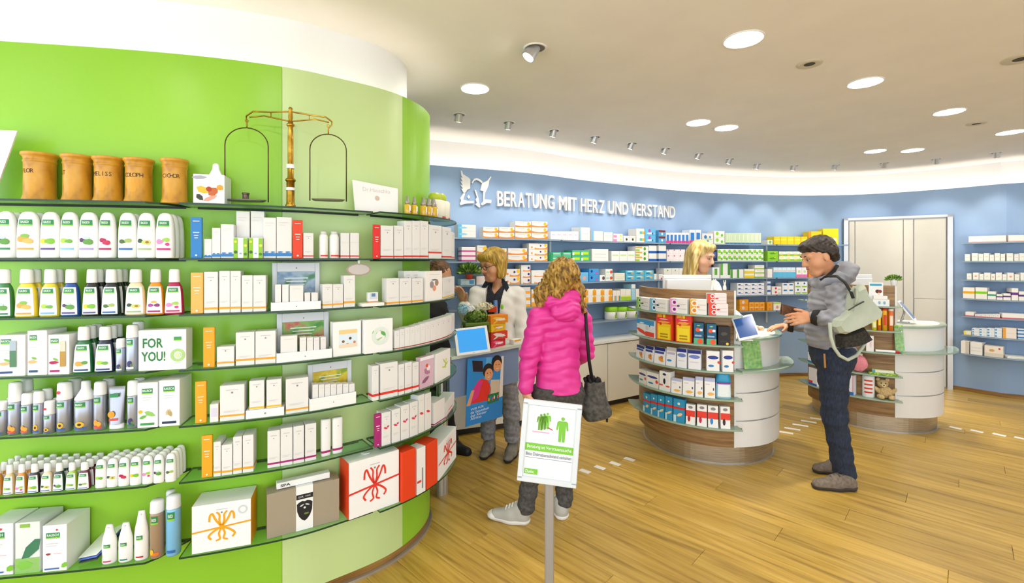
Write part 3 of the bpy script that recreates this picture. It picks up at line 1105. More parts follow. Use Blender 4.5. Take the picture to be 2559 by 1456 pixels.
for i, (x0, x1, yt, tx) in enumerate([(22, 107, 375, 'FLOR'), (126, 203, 381, 'ALT'), (206, 284, 386, 'MELISS'), (287, 363, 390, 'COLOPH'), (384, 456, 392, 'CICHOR')]):
    sh = SH[(0, 'l')]
    m, w, r, D = sh.spot(x0, x1, .02)
    o, rr, prof = apoth_jar(w, sh.height(yt, D))
    h = sh.height(yt, D)
    put(o, m, r, sh.z, -.012 + .02)
    PATCH_Y = rr
    if i in (2, 3):
        # heart-shaped cartouche
        for (dx_, dz_, s_) in ((0, .45, .7), (0, .36, .5), (0, .29, .26)):
            patch(prof, 1, 1, 2, -math.pi / 2 + dx_ - s_, -math.pi / 2 + dx_ + s_, h * (dz_ - .06), h * (dz_ + .06), 'cartouche', mat('#d99a26', .4), o, .0009, 5, 2)
    for q, ch in enumerate(tx):
        aa = -math.pi / 2 - .62 + q * .25 - (.35 if i == 1 else 0)
        x = math.cos(aa) * rr * .862
        y = rr + math.sin(aa) * rr * .862
        me, tw, th, cx_, cy_ = text_mesh(ch)
        t = bpy.data.objects.new('lettering', me)
        COL.objects.link(t)
        t.parent = o
        if not me.materials:
            me.materials.append(None)
        t.material_slots[0].link = 'OBJECT'
        t.material_slots[0].material = M_INK
        t.location = (x, y, h * .60)
        t.rotation_euler = (math.pi / 2, 0, aa + math.pi / 2)
        t.scale = (.021, .024, .02)
    reg(o, 'amber turned apothecary jar with dark lettering', 'on top green-wall shelf', x0, 'jar', 'apothecary jars')
# white card at the far left edge
sh = SH[(0, 'l')]
m, w, r, D = sh.spot(-95, -15, .05)
v, f = extrude_poly([(-w * .5, 0), (w * .5, 0), (w * 1.28, .27), (-w * .5, .27)], .006)
o = mk('display_card', v, f, mat('#f2f2f2', .4))
put(o, m, r, sh.z, .0)
tag(o, 'white slanted display card cut by left picture edge, top green-wall shelf', 'card')
# tissue cube
sh = SH[(0, 'm')]
m, w, r, D = sh.spot(483, 561, .02)
h = sh.height(436, D)
o = carton(w, .10, h, '#e9e9ee', [('rect', .0, 1, .0, 1, '#f3f2f0'), ('leaf', .2, .88, .5, .2, '#a7a7b2'), ('leaf', .30, .45, .45, .35, '#d8b92c', .5), ('leaf', .65, .4, .4, .4, '#c4642a', -.6), ('leaf', .2, .2, .3, .25, '#3a3f2a', .9), ('leaf', .55, .18, .5, .2, '#e8a08a', -.4), ('leaf', .85, .55, .24, .3, '#e8a02a', .8), ('dot', .5, .5, .09, '#b23a1a')], 'tissue_cube')
put(o, m, r, sh.z)
tv, tf = lathe([(.028, h), (.020, h + .012), (.012, h + .03), (.010, h + .05), (.004, h + .056)], 1.1, .5, 9)
mk('tissue', [(x + .012 + z * .0 + math.sin(i * 2.1) * .002, y + .05, z) for i, (x, y, z) in enumerate(tv)], tf, mat('#fbfbfa', .7), o, smooth=True)
tag(o, 'square tissue box with a printed photo and tissue sticking out', 'tissue box')

# brass balance
M_BRASS = noise_mat('aged_brass', '#7d5c1c', '#d8ae4a', 14, .28, metal=1.0, c2='#a97f2c')
M_IRON = mat('#4d4128', .35, .9, name='dark_wire')
m, w, r, D = sh.spot(707, 745, .034)
pxm = D / F
r = r * .5
sc_ = empty('balance_scale', (m[0], m[1], sh.z + .0005), r)
tag(sc_, 'antique brass balance with two wire hoops on top green-wall shelf', 'scale')
def bz(y):
    return CAMZ - (y - HY) / F * D - sh.z
prof = [(.021, 0), (.021, .008), (.018, .012), (.0165, .02), (.0165, bz(455)), (.020, bz(453)), (.022, bz(451)), (.020, bz(448)), (.0125, bz(444)), (.0115, bz(400)), (.0115, bz(345)), (.010, bz(318)), (.0135, bz(316)), (.0165, bz(314)), (.0165, bz(311)), (.011, bz(309)), (.008, bz(300)), (.010, bz(294)), (.007, bz(275)), (.009, bz(271)), (.004, bz(268))]
mk('column', *lathe(prof, 1, 1, 20), m=M_BRASS, parent=sc_, smooth=True)
mk('paper_tag', *lathe([(.0185, bz(421)), (.0185, bz(411))], .9, .75, 14), m=mat('#f5f4f0', .6), parent=sc_)
mk('paper_tag', *lathe([(.0175, bz(476)), (.0175, bz(469))], 1, 1, 14), m=mat('#f5f4f0', .6), parent=sc_)
xl, xr = -100 * pxm * 1.0, 97 * pxm
zb = bz(289)
beam = merge(tube([(xl, 0, bz(297)), (xl * .85, 0, bz(285)), (xl * .45, 0, bz(284)), (0, 0, bz(279)), (xr * .45, 0, bz(284)), (xr * .85, 0, bz(287)), (xr, 0, bz(297))], .0035, 8),
             tube([(xl * .93, 0, bz(300)), (xl * .6, 0, bz(294)), (0, 0, bz(304)), (xr * .6, 0, bz(294)), (xr * .93, 0, bz(300))], .003, 8), cyl((xl * .45, 0, bz(284)), (xl * .45, 0, bz(296)), .0022), cyl((xr * .45, 0, bz(284)), (xr * .45, 0, bz(296)), .0022))
mk('beam', *beam, m=M_BRASS, parent=sc_, smooth=True)
for side, xc, xa, xb, yt_, yb_ in (('l', xl, -147, -51, 326, 507), ('r', xr, 45, 132, 330, 500)):
    xa, xb = xa * pxm, xb * pxm
    xm = (xa + xb) / 2
    rad = (xb - xa) / 2
    mk('hook', *merge(tube([(xc, 0, bz(297)), (xc, 0, bz(305)), (xm, 0, bz(316)), (xm, 0, bz(yt_))], .0028, 8), tube([(xm + .006 * math.cos(t), 0, bz(309) + .006 * math.sin(t)) for t in np.linspace(0, 6.283, 12)[:-1]], .0018, 6, True)), m=M_BRASS, parent=sc_, smooth=True)
    pts = [(xa, 0, bz(yb_))] + [(xm - rad * math.cos(t), 0, bz(yt_) - rad * .92 + rad * .92 * math.sin(t)) for t in np.linspace(0, math.pi, 17)] + [(xb, 0, bz(yb_))]
    mk('wire_hoop', *tube(pts, .0024, 8), m=M_IRON, parent=sc_, smooth=True)
    zp = bz(yb_)
    mk('pan', *[[(x + xm, y, z) for x, y, z in lathe([(.002, zp), (rad * .8, zp), (rad * .92, zp + .006), (rad * .92, zp + .009), (rad * .8, zp + .004), (.002, zp + .003)], 1, .42, 24, cap=False)[0]], lathe([(1, 0)] * 6, 1, 1, 24, cap=False)[1]], m=mat('#8f8f84', .3, .9), parent=sc_, smooth=True)
    if side == 'l':
        w_ = mk('brass_weight', *lathe([(.018, 0), (.018, .004), (.013, .006), (.0125, .026), (.015, .029), (.015, .034), (.010, .035)], 1, 1, 16), m=mat('#6d6156', .4, .8), smooth=True)
        c, s = math.cos(r), math.sin(r)
        xx = xm - .004
        w_.location = (m[0] + c * xx, m[1] + s * xx, sh.z + zp + .0045)
        tag(w_, 'small dark metal weight standing in the left pan of the balance', 'weight')
# white card with faint lettering
m, w, r, D = sh.spot(889, 1000, .05)
h = sh.height(454, D)
v, f = extrude_poly([(-w * .5, 0), (w * .46, 0), (w * .5, h * .88), (-w * .52, h)], .004)
o = mk('display_card', v, f, mat('#f7f6f4', .4))
put_text('Dr.Hauschka', o, -.0, h * .74, w * .62, None, mat('#d9cfc6', .5), y=-.0046)
pr(DISC, o, 0, h * .48, w * .11, w * .11, mat('#d9c2ac', .5), -.0046, 'logo')
c_, s_ = math.cos(r), math.sin(r)
put(o, m, r, sh.z, .01)
o.rotation_euler = (math.radians(-8), 0, r)
tag(o, 'white card with pale lettering leaning at right end of top green-wall shelf', 'card')
# small vials and two white bottles
for i, (x0, x1, yt) in enumerate([(1017, 1030, 490), (1035, 1047, 492), (1059, 1071, 493), (1073, 1085, 495), (1087, 1099, 496)]):
    s2 = SH[(0, 'r')]
    m, w, r, D = s2.spot(x0, x1, .03)
    h = s2.height(yt, D)
    o = mk('oil_vial', *shift_y(lathe([(w * .46, 0), (w * .5, .003), (w * .5, h * .5), (w * .42, h * .55), (w * .3, h * .58)], 1, 1, 12), w / 2), m=mat('#e2b51e', .15, coat=.5), smooth=True)
    mk('dropper_cap', *shift_y(lathe([(w * .36, h * .57), (w * .36, h * .72), (w * .26, h * .75), (w * .2, h)], 1, 1, 10), w / 2), m=mat('#a9a49a', .3, .5), parent=o, smooth=True)
    PATCH_Y = w / 2
    patch([(w * .5, 0), (w * .5, h * .5)], 1, 1, 2, -math.pi / 2 - .2, -math.pi / 2 + 1.2, h * .1, h * .48, 'paper_label', mat('#f6f4f0', .5), o)
    patch([(w * .5, 0), (w * .5, h * .5)], 1, 1, 2, -math.pi / 2 + .1, -math.pi / 2 + .8, h * .13, h * .2, 'colour_band', mat('#d0407a', .5), o, .0014)
    put(o, m, r, s2.z)
    reg(o, 'tiny amber oil vial with grey dropper cap', 'on top green-wall shelf', x0, 'vial', 'oil vials')
for i, (x0, x1, yt) in enumerate([(1104, 1121, 482), (1122, 1139, 485)]):
    s2 = SH[(0, 'r')]
    m, w, r, D = s2.spot(x0, x1, .035)
    h = s2.height(yt, D)
    o = mk('pump_bottle', *shift_y(lathe([(w * .46, 0), (w * .5, .003), (w * .5, h * .68), (w * .44, h * .72), (w * .25, h * .74)], 1, 1, 14), w / 2), m=mat('#f5f0dd', .3), smooth=True)
    mk('pump_cap', *shift_y(lathe([(w * .3, h * .73), (w * .3, h * .9), (w * .2, h)], 1, 1, 10), w / 2), m=mat('#b9c83a', .3), parent=o, smooth=True)
    PATCH_Y = w / 2
    patch([(w * .5, 0), (w * .5, h * .7)], 1, 1, 2, -math.pi / 2 - .5, -math.pi / 2 + .3, h * .04, h * .12, 'colour_band', mat('#d0302a', .5), o)
    put(o, m, r, s2.z)
    reg(o, 'cream pump bottle with lime cap', 'at right end of top green-wall shelf', x0, 'bottle', 'pump bottles')

# ---- shelf 1 -------------------------------------------------------------
L1 = [(-20, 31, 'herb', '#2f8a4e', 'green'), (33, 91, 'carrot', '#eea32c', 'orange'), (93, 143, 'lemon', '#5a4a8a', 'yellow and green'), (143, 190, 'lime', '#7fc3dd', 'pale blue'), (190, 240, 'herb', '#a99ad0', 'purple'), (240, 283, 'berry', '#b3124f', 'crimson'), (289, 337, 'leaf', '#2f6ab0', 'blue'), (337, 384, 'avocado', '#a8b88a', 'avocado'), (384, 432, 'rose', '#c41f6a', 'pink')]
for x0, x1, mo, bd, nm in L1:
    s2 = SH[(1, 'l')]
    m, w, r, D = s2.spot(x0, x1)
    h = s2.height(527 + x0 * .012, D)
    for bk in ((0,) if nm not in ('pink', 'blue', 'orange', 'green') else (0, 1)) if nm != 'pink' else (0, 1, 2):
        o = lotion(w * .99, .040, h, mot(mo), bd)
        put(o, m, r, s2.z, bk * .042, -bk * .0)
        reg(o, f'white lotion bottle with {nm} print' + (['', ' in second row', ' in back row'][bk]), 'on second green-wall shelf', x0, 'bottle', 'lotion bottles on the second shelf')
bw = lambda: [('band', .05, .13, BLU), ('leaf', .25, .15, .4, .06, BLU), ('leaf', .75, .15, .4, .06, BLU), ('rect', .15, .8, .86, .872, '#d2d0cd'), ('rect', .15, .6, .80, .81, '#d8d6d3')]
panel(1, 'm', 476, 505, 543, BLU, 'blue printed divider card')
for x0, x1, yt in [(507, 527, 597), (527, 549, 569), (549, 583, 560), (657, 690, 543), (690, 730, 542)]:
    gbox(1, 'm', x0, x1, yt, .06, CARD, bw(), 'white carton with blue wave base', back=.012)
gp = lambda: [('rect', 0, .3, 0, .98, '#8cc428'), ('rect', .7, 1, 0, .98, '#8cc428'), ('dot', .15, .3, .13, '#3d6a1c'), ('dot', .86, .62, .12, '#d9e04a'), ('dot', .14, .8, .1, '#e2e23a'), ('dot', .85, .2, .12, '#4f7f22'), ('rect', .42, .58, .2, .27, '#7fb3dd')]
for x0, x1 in [(583, 619), (621, 657)]:
    gbox(1, 'm', x0, x1, 525, .05, CARD, bw()[3:], 'tall white carton behind green leaf box', back=.05)
    gbox(1, 'm', x0, x1, 594, .034, '#f3f3ee', gp(), 'small white box with green leaf flanks')
panel(1, 'm', 731, 757, 550, '#e2401e', 'red printed divider card')
gbox(1, 'm', 758, 784, 582, .05, CARD, hk(RED, .07, .12), 'white carton with red stripe')
for x0, x1 in [(800, 822), (826, 850)]:
    s2 = SH[(1, 'm')]
    m, w, r, D = s2.spot(x0, x1)
    h = s2.height(578, D)
    o = mk('pill_bottle', *shift_y(lathe([(w * .46, 0), (w * .5, .003), (w * .5, h * .8), (w * .4, h * .88), (w * .33, h * .9)], 1, 1, 16), w / 2), m=mat('#f3f1ee', .3), smooth=True)
    mk('cap', *shift_y(lathe([(w * .36, h * .89), (w * .36, h * .99), (w * .3, h)], 1, 1, 14), w / 2), m=mat('#d8d6d4', .4), parent=o, smooth=True)
    PATCH_Y = w / 2
    patch([(w * .5, 0), (w * .5, h)], 1, 1, 2, -math.pi / 2 - .9, -math.pi / 2 + .9, h * .07, h * .13, 'stripe', mat(RED, .5), o)
    put(o, m, r, s2.z)
    reg(o, 'white screw-cap bottle with red stripe', 'on second green-wall shelf', x0, 'bottle', 'screw-cap bottles')
for x0, x1 in [(852, 874), (875, 898)]:
    gbox(1, 'm', x0, x1, 582, .05, CARD, hk(RED, .07, .12, False, [('rect', 0, 1, .62, .628, '#dbcdb8')]), 'short white carton with red stripe')
panel(1, 'r', 933, 950, 561, '#e22a2a', 'narrow red divider card')
for x0, x1, yt in [(952, 984, 564), (985, 1009, 564), (1010, 1030, 552), (1030, 1050, 552), (1050, 1071, 552), (1072, 1104, 563), (1106, 1128, 568), (1128, 1149, 580)]:
    gbox(1, 'r', x0, x1, yt, .06, CARD, hk(RED, .04, .085) if x0 != 1072 else hk(RED, .16, .21), 'white carton with red base line')

# ---- shelf 2 -------------------------------------------------------------
L2 = [(-22, 26, '#2f7a3a', 'herb', '#2f8a4e', 'green'), (30, 86, '#f0d43a', 'carrot', '#eea32c', 'yellow'), (92, 143, '#d6c838', 'lime', '#7fb3dd', 'olive yellow'), (146, 194, '#1f4f9a', 'herb', '#5a4a8a', 'royal blue'), (200, 245, '#1a1d1c', 'lemon', '#5a5a8a', 'black'), (248, 295, '#16242a', 'leaf', '#2f6ab0', 'dark teal'), (307, 360, '#f0d8a8', 'avocado', '#a8b88a', 'peach'), (361, 407, '#ea8f14', 'flower', '#a8216f', 'orange'), (407, 456, '#b3154f', 'rose', '#c41f6a', 'crimson')]
for x0, x1, col, mo, bd, nm in L2:
    s2 = SH[(2, 'l')]
    m, w, r, D = s2.spot(x0, x1)
    h = s2.height(673, D)
    for bk in range(3 if nm in ('black', 'dark teal') else 2 if nm in ('olive yellow', 'yellow') else 1):
        o = shampoo(w, .034, h, col, mot(mo), bd, logo=True)
        put(o, m, r, s2.z, bk * .036)
        reg(o, f'{nm} shampoo bottle with white cap' + (['', ' in second row', ' in back row'][bk]), 'on third green-wall shelf', x0, 'bottle', 'shampoo bottles on the third shelf')
panel(2, 'm', 476, 508, 681, '#efb45a', 'pale orange divider card')
for x0, x1, yt in [(509, 545, 679), (547, 575, 677), (575, 602, 677), (603, 632, 688), (632, 665, 688)]:
    gbox(2, 'm', x0, x1, yt, .07, CARD, hk(OR, .09, .14), 'white carton with orange stripe')

M_FRAME = mat('#d5d8dc', .35, name='frame_grey')
def picture_stand(k, sec, x0, x1, yt, ybot_h, colors, desc, inset):
    s2 = SH[(k, sec)]
    m, w, r, D = s2.spot(x0, x1, inset)
    h = s2.height(yt, D)
    t = empty('picture_stand', (m[0], m[1], s2.z + .0005), r)
    fr = .10 * w
    v, f = merge(bev_box(-w / 2, -w / 2 + fr, 0, .012, 0, h, .002), bev_box(w / 2 - fr, w / 2, 0, .012, 0, h, .002), bev_box(-w / 2 + fr, w / 2 - fr, 0, .012, h * .80, h, .002), bev_box(-w / 2 + fr, w / 2 - fr, 0, .012, 0, h * .10, .002))
    mk('frame', v, f, M_FRAME, t)
    pm = noise_mat('printed_picture', colors[0], colors[1], 18, .4, c2=colors[2], lo=.35, hi=.65)
    mk('picture', [(-w / 2 + fr, .006, h * .1), (w / 2 - fr, .006, h * .1), (w / 2 - fr, .006, h * .8), (-w / 2 + fr, .006, h * .8)], [(0, 1, 2, 3)], pm, t)
    pr(DISC, t, 0, h * .88, .006, .006, mat('#777777', .5), -.0008, 'logo')
    for q in range(3):
        pr(QUAD, t, 0, h * (.66 - q * .07), w * (.5 - .08 * q), h * .02, mat('#eef2ee', .5), .0052, 'print_line')
    tag(t, desc, 'picture', 'small framed picture stands')
    return t
def tray(k, sec, x0, x1, ytop, desc, inset=.004, d=.07):
    s2 = SH[(k, sec)]
    m, w, r, D = s2.spot(x0, x1, inset)
    h = s2.height(ytop, D)
    t = 0.003
    o = mk('display_tray', *merge(bev_box(-w / 2, w / 2, 0, d, 0, h * .6, .001), box_vf(-w / 2, w / 2, 0, t, h * .6, h), box_vf(-w / 2, -w / 2 + t, t, d, h * .6, h), box_vf(w / 2 - t, w / 2, t, d, h * .6, h)), m=mat('#f5f4f1', .45))
    pr(DISC, o, 0, h * .45, .005, .005, mat('#777777', .5), -.0008, 'logo')
    put(o, m, r, s2.z)
    tag(o, desc, 'tray', 'white display trays')
    return h * .6 + .0004
picture_stand(2, 'm', 680, 799, 656, 0, ('#6f8fb0', '#3f7f52', '#9fb3c4'), 'grey framed picture stand with blue-green print, third green-wall shelf', .086)
th = tray(2, 'm', 677, 802, 754, 'white display tray in front of blue-green picture, third green-wall shelf')
for x0, x1, yt in [(687, 703, 711), (705, 722, 711), (723, 759, 713), (761, 776, 731), (778, 795, 731)]:
    gbox(2, 'm', x0, x1, yt, .045, CARD, hk(YEL, .02, .09, False, [('rect', .2, .8, .82, .835, '#cfcdca')]), 'small white carton in display tray', inset=.016, dz=th)
for x0, x1, yt in [(806, 832, 710), (832, 858, 710), (859, 888, 688)]:
    gbox(2, 'm', x0, x1, yt, .055, CARD, hk(OR, .12, .19), 'white carton with broad orange stripe')
# oval hang tag
s2 = SH[(1, 'm')]
m, w, r, D = s2.spot(865, 927, .02)
o = empty('hang_tag', (m[0], m[1], SZ[1] - .009), r)
zc = CAMZ - (673 - HY) / F * D - SZ[1] + .009
v, f = extrude_poly([(w / 2 * math.cos(t), zc + .030 * math.sin(t)) for t in np.linspace(0, 2 * math.pi, 28)[:-1]], .003)
mk('oval_plate', v, f, mat('#a8978c', .5), o)
pr(DISC, o, 0, zc, w * .86, .048, mat('#c9c2bd', .5), -.0036, 'oval_face')
mk('clip', *box_vf(-.004, .004, -.004, .004, zc + .028, -.0), m=mat('#eeeeea', .5), parent=o)
tag(o, 'grey oval hang tag under the second green-wall shelf', 'tag')
gbox(2, 'r', 905, 962, 757, .07, '#f4f2ea', [], 'flat white tray box', 'display_tray', inset=.008)
sz_ = .0
m, w, r, D = SH[(2, 'r')].spot(921, 945, .02)
o = carton(w, .025, .05, '#f0f0ee', [('rect', .1, .9, .35, .95, '#cfd8e2'), ('rect', .3, .7, .6, .9, '#5d7fa8'), ('band', .05, .15, '#e58a3a')], 'small_carton')
h0 = SH[(2, 'r')].height(757, D)
put(o, m, r, SZ[2], 0, 0, h0 + .001)
tag(o, 'little blue and white box standing on flat tray, third green-wall shelf', 'box')
for x0, x1, yt, bk in [(966, 998, 695, 0), (998, 1029, 695, 0), (1030, 1058, 695, 0), (1026, 1046, 677, .05), (1046, 1066, 677, .05), (1107, 1144, 692, 0)]:
    gbox(2, 'r', x0, x1, yt, .05, CARD, hk(OR if x0 != 1107 else YEL, .05, .11), 'white carton with orange base stripe' + (' in back row' if bk else ''), back=bk)
gbox(2, 'r', 1063, 1106, 677, .055, '#f4f0ea', [('dot', .35, .55, .12, '#9a8f96'), ('dot', .65, .6, .11, '#a98a72'), ('dot', .5, .42, .1, '#e59a7a'), ('leaf', .5, .7, .4, .08, '#6f7a8a'), ('rect', .2, .8, .88, .895, '#cfcdca')], 'white carton with printed figures')

# ---- shelf 3 -------------------------------------------------------------
rau = lambda pic_c, band: [('rect', .12, .5, .80, .90, '#2f8a4e'), ('rect', .12, .5, .775, .80, '#8fcb3a'), ('text', 'RAUSCH', .31, .85, .32, .055, '#eef6ee'), ('leaf', .28, .3, .5, .12, pic_c), ('leaf', .36, .38, .3, .08, '#7fb63c', .5), ('rect', .1, .55, .07, .12, band), ('rect', .12, .5, .62, .64, '#cfcfcd'), ('rect', .12, .45, .55, .57, '#d6d6d4')]
gbox(3, 'l', -8, 64, 837, .09, '#f4f2ef', rau('#e2b476', '#2a4a7a') + [('rect', .46, .70, .22, .86, '#4f7f5a'), ('rect', .46, .70, .62, .86, '#a9b6c2')], 'white windowed box with green bottle showing')
gbox(3, 'l', 67, 118, 826, .1, '#f6f5f2', rau('#e2b476', '#2a4a7a'), 'tall white carton with carrot print')
gbox(3, 'l', 119, 174, 836, .1, '#f4f2ef', rau('#b3124f', '#a8216f') + [('rect', .58, .85, .2, .84, '#b98f3a'), ('rect', .58, .85, .58, .84, '#d8d0b8')], 'white windowed box with brown bottle showing')
for x0, x1, col, mo, nm in [(177, 227, '#1d6a34', 'olive', 'dark green'), (231, 281, '#0f1a3c', 'lime', 'navy')]:
    s2 = SH[(3, 'l')]
    m, w, r, D = s2.spot(x0, x1)
    h = s2.height(817, D)
    for bk in range(3):
        o = shampoo(w, .034, h, col, mot(mo), '#2a4a7a')
        put(o, m, r, s2.z, bk * .036)
        reg(o, f'{nm} conditioner bottle with white cap' + (['', ' in second row', ' in back row'][bk]), 'on fourth green-wall shelf', x0, 'bottle', 'conditioner bottles on the fourth shelf')
for x0, x1, yt, bk, nm in [(284, 308, 847, 0, 'short'), (308, 339, 813, 0, 'tall'), (306, 337, 808, .045, 'back-row')]:
    s2 = SH[(3, 'l')]
    m, w, r, D = s2.spot(x0, x1)
    o = spray(w, s2.height(yt, D), '#aeb6c6', .26, mot('blueb'), '#f0f0f0')
    put(o, m, r, s2.z, bk)
    reg(o, f'{nm} silver spray can with clear cap and berry print', 'on fourth green-wall shelf', x0, 'can', 'spray cans on the fourth shelf')
gbox(3, 'l', 343, 468, 824, .06, '#efeee9', [('text', 'FOR', .30, .68, .42, .24, '#1f7a3c'), ('text', 'YOU!', .31, .35, .50, .24, '#1f7a3c'), ('rect', .74, .90, .74, .82, '#3f9a4a'), ('rect', .74, .90, .71, .74, '#a9d35a'), ('ring', .82, .36, .16, '#a9d37a'), ('dot', .82, .36, .07, '#cfe6b0'), ('rect', .74, .9, .16, .175, '#cfcfca')], 'wide white gift box reading FOR YOU')
panel(3, 'm', 507, 537, 818, OR, 'orange divider card')
gbox(3, 'm', 541, 586, 866, .06, CARD, hk(OR, .16, .24), 'low white carton with orange stripe')
for x0, x1, yt in [(588, 637, 830), (637, 690, 827)]:
    gbox(3, 'm', x0, x1, yt, .07, CARD, hk(OR, .14, .20), 'tall white carton with orange stripe')
picture_stand(3, 'm', 692, 822, 781, 0, ('#c85a52', '#3f8a32', '#7fae52'), 'grey framed picture stand with red and green print, fourth green-wall shelf', .088)
th = tray(3, 'm', 691, 830, 877, 'white display tray in front of red and green picture, fourth green-wall shelf')
for x0, x1, yt in [(700, 744, 839), (749, 766, 843), (767, 783, 843), (784, 799, 843), (801, 815, 842)]:
    gbox(3, 'm', x0, x1, yt, .045, CARD, hk(YEL, .03, .12, False, [('rect', .2, .8, .82, .835, '#cfcdca')]), 'small white carton in display tray', inset=.016, dz=th)
gbox(3, 'm', 831, 904, 803, .05, '#f6f4f0', [('rect', .2, .85, .25, .75, '#dcebf4'), ('rect', .2, .85, .64, .76, '#f2d08a'), ('dot', .35, .42, .05, '#8a5a3a'), ('dot', .6, .5, .05, '#5a3a2a'), ('dot', .75, .38, .05, '#d98a5a'), ('dot', .5, .33, .05, '#e2a070'), ('rect', .2, .85, .25, .34, '#f0d8b8')], 'large white carton with beach picture')
gbox(3, 'r', 910, 983, 797, .07, '#f4f3f0', [('leaf', .35, .6, .2, .2, '#8fcf7a'), ('leaf', .65, .55, .25, .15, '#5fae4a', .8), ('dot', .55, .68, .05, '#e9a0b0'), ('dot', .75, .45, .04, '#7a5a6a'), ('leaf', .5, .4, .3, .08, '#a9d38a', -.4), ('ring', .55, .5, .3, '#dfeadf')], 'large white carton with floral picture')
for i in range(12):
    a = 986 + (1140 - 986) * i / 12
    b = 986 + (1140 - 986) * (i + 1) / 12
    yt = 828 - i * 3.9 if i > 2 else 826 - i * 4
    gbox(3, 'r', a, b, yt, .05, CARD, [('band', .05, .10, '#a8503a'), ('rect', .25, .75, .82, .84, '#d2cfcc'), ('dot', .5, .74, .06, '#a9a7a4')], 'slim white carton with rust base line', inset=.012)

# ---- shelf 4 -------------------------------------------------------------
L4 = [(-24, 10, 1005, .25, 'none', '#2f6ab0', 'plain'), (10, 43, 958, .36, 'apricot', '#e2483a', 'apricot'), (44, 73, 985, .26, 'apricot', '#e2583a', 'apricot'), (75, 101, 980, .26, 'sun', '#2f5fb0', 'sunflower'), (101, 129, 1004, .40, 'sun', '#2f5fb0', 'sunflower'), (131, 168, 958, .34, 'sun', '#2f5fb0', 'sunflower'), (171, 225, 956, .36, 'sun', '#2f5fb0', 'sunflower'), (226, 258, 956, .26, 'apricot', '#e2483a', 'apricot'), (311, 340, 953, .30, 'blueb', '#2f7a4a', 'berry')]
for x0, x1, yt, cf, mo, bd, nm in L4:
    s2 = SH[(4, 'l')]
    ins = .012 if x1 - x0 > 28 else .006
    m, w, r, D = s2.spot(x0, x1, ins)
    h = s2.height(yt, D)
    big = x0 == 171
    for bk in range(2 if not big else 1):
        o = spray(w, h, '#a6a9b4', cf, mot(mo), bd, cone=big)
        if nm == 'sunflower' and x0 in (101, 131) and bk == 0:
            pr(DISC, o, -w * .1, h * (1 - cf * .55), w * .26, w * .26, mat('#e23a4a', .4), -.0012 + w * .012, 'sticker')
        put(o, m, r, s2.z, bk * (w + .004))
        reg(o, (f'big white-shouldered pump bottle with {nm} print' if big else f'silver spray can with {nm} print') + (['', ' in second row'][bk]), 'on fifth green-wall shelf', x0, 'bottle' if big else 'can', 'spray cans on the fifth shelf')
# squeeze tube standing on its cap
s2 = SH[(4, 'l')]
m, w, r, D = s2.spot(262, 306)
h = s2.height(968, D)
v, f = [], []
for j in range(9):
    t = j / 8
    z = h * (.13 + .87 * t)
    hx = w * (.42 + .08 * t)
    hy = .019 * (1 - t) + .0012
    for i in range(16):
        a = 2 * math.pi * i / 16
        v.append((hx * math.cos(a), .02 + hy * math.sin(a), z))
for j in range(8):
    for i in range(16):
        f.append((j * 16 + i, j * 16 + (i + 1) % 16, (j + 1) * 16 + (i + 1) % 16, (j + 1) * 16 + i))
f.append(tuple(8 * 16 + i for i in range(16)))
o = mk('squeeze_tube', v, f, mat('#a9abb4', .3, .6), smooth=True)
mk('cap', *shift_y(lathe([(w * .42, 0), (w * .43, .004), (w * .42, h * .135)], 1, .48, 16), .02), m=mat('#f3f2f0', .4), parent=o, smooth=True)
pr(QUAD, o, -.002, h * .80, w * .5, h * .09, mat('#2f8a4e', .4), .0045, 'logo')
pr(DISC, o, -w * .16, h * .36, w * .4, h * .16, mat('#ef9a2a', .4), .0015, 'picture')
pr(QUAD, o, -.001, h * .24, w * .5, h * .05, mat('#e2483a', .4), -.0005, 'colour_band')
put(o, m, r, s2.z)
tag(o, 'silver squeeze tube standing on white cap, fifth green-wall shelf', 'tube')
rb = lambda pc, bd: [('rect', .22, .76, .77, .87, '#2f8a4e'), ('rect', .22, .76, .745, .77, '#8fcb3a'), ('text', 'RAUSCH', .49, .82, .46, .055, '#eef6ee'), ('rect', .25, .72, .66, .675, '#cfcfcd'), ('rect', .25, .66, .61, .625, '#d6d6d4')] + pc + [('rect', .16, .84, .06, .11, bd)]
gbox(4, 'l', 342, 395, 956, .11, '#f6f5f2', rb([('leaf', .62, .3, .6, .14, '#8cc45a', .5), ('dot', .16, .36, .1, '#f0b41c'), ('leaf', .3, .24, .4, .1, '#6fb04a', -.4)], '#3f9a4a'), 'white carton with camomile print')
gbox(4, 'l', 396, 450, 950, .118, '#f6f5f2', rb([('leaf', .45, .3, .25, .2, '#cdb98a', .3), ('leaf', .55, .27, .2, .2, '#b9a06a', -.5)], '#1f3357'), 'white carton with oat print')
panel(4, 'm', 487, 516, 953, OR, 'orange divider card')
gbox(4, 'm', 524, 546, 1010, .06, '#f3f0ea', [('side', 'r', '#eeb23a'), ('rect', .15, .85, .3, .8, '#dcd8ea')], 'tiny upright sample box', rot=.12)
gbox(4, 'm', 548, 612, 962, .07, CARD, hk(OR, .12, .17), 'wide white carton with orange stripe')
th = SH[(4, 'm')]
m, w, r, D = th.spot(614, 710, .006)
hb = th.height(1022, D)
o = carton(w, .08, hb, '#f6f5f2', [('dot', .5, .5, .12, '#999999')], 'white_podium')
put(o, m, r, th.z)
tag(o, 'low white display base carrying two cartons, fifth green-wall shelf', 'stand')
for x0, x1, yt in [(622, 661, 951), (665, 704, 948)]:
    gbox(4, 'm', x0, x1, yt, .06, CARD, hk(YEL, .03, .09), 'white carton raised on display base', inset=.014, dz=hb + .0008)
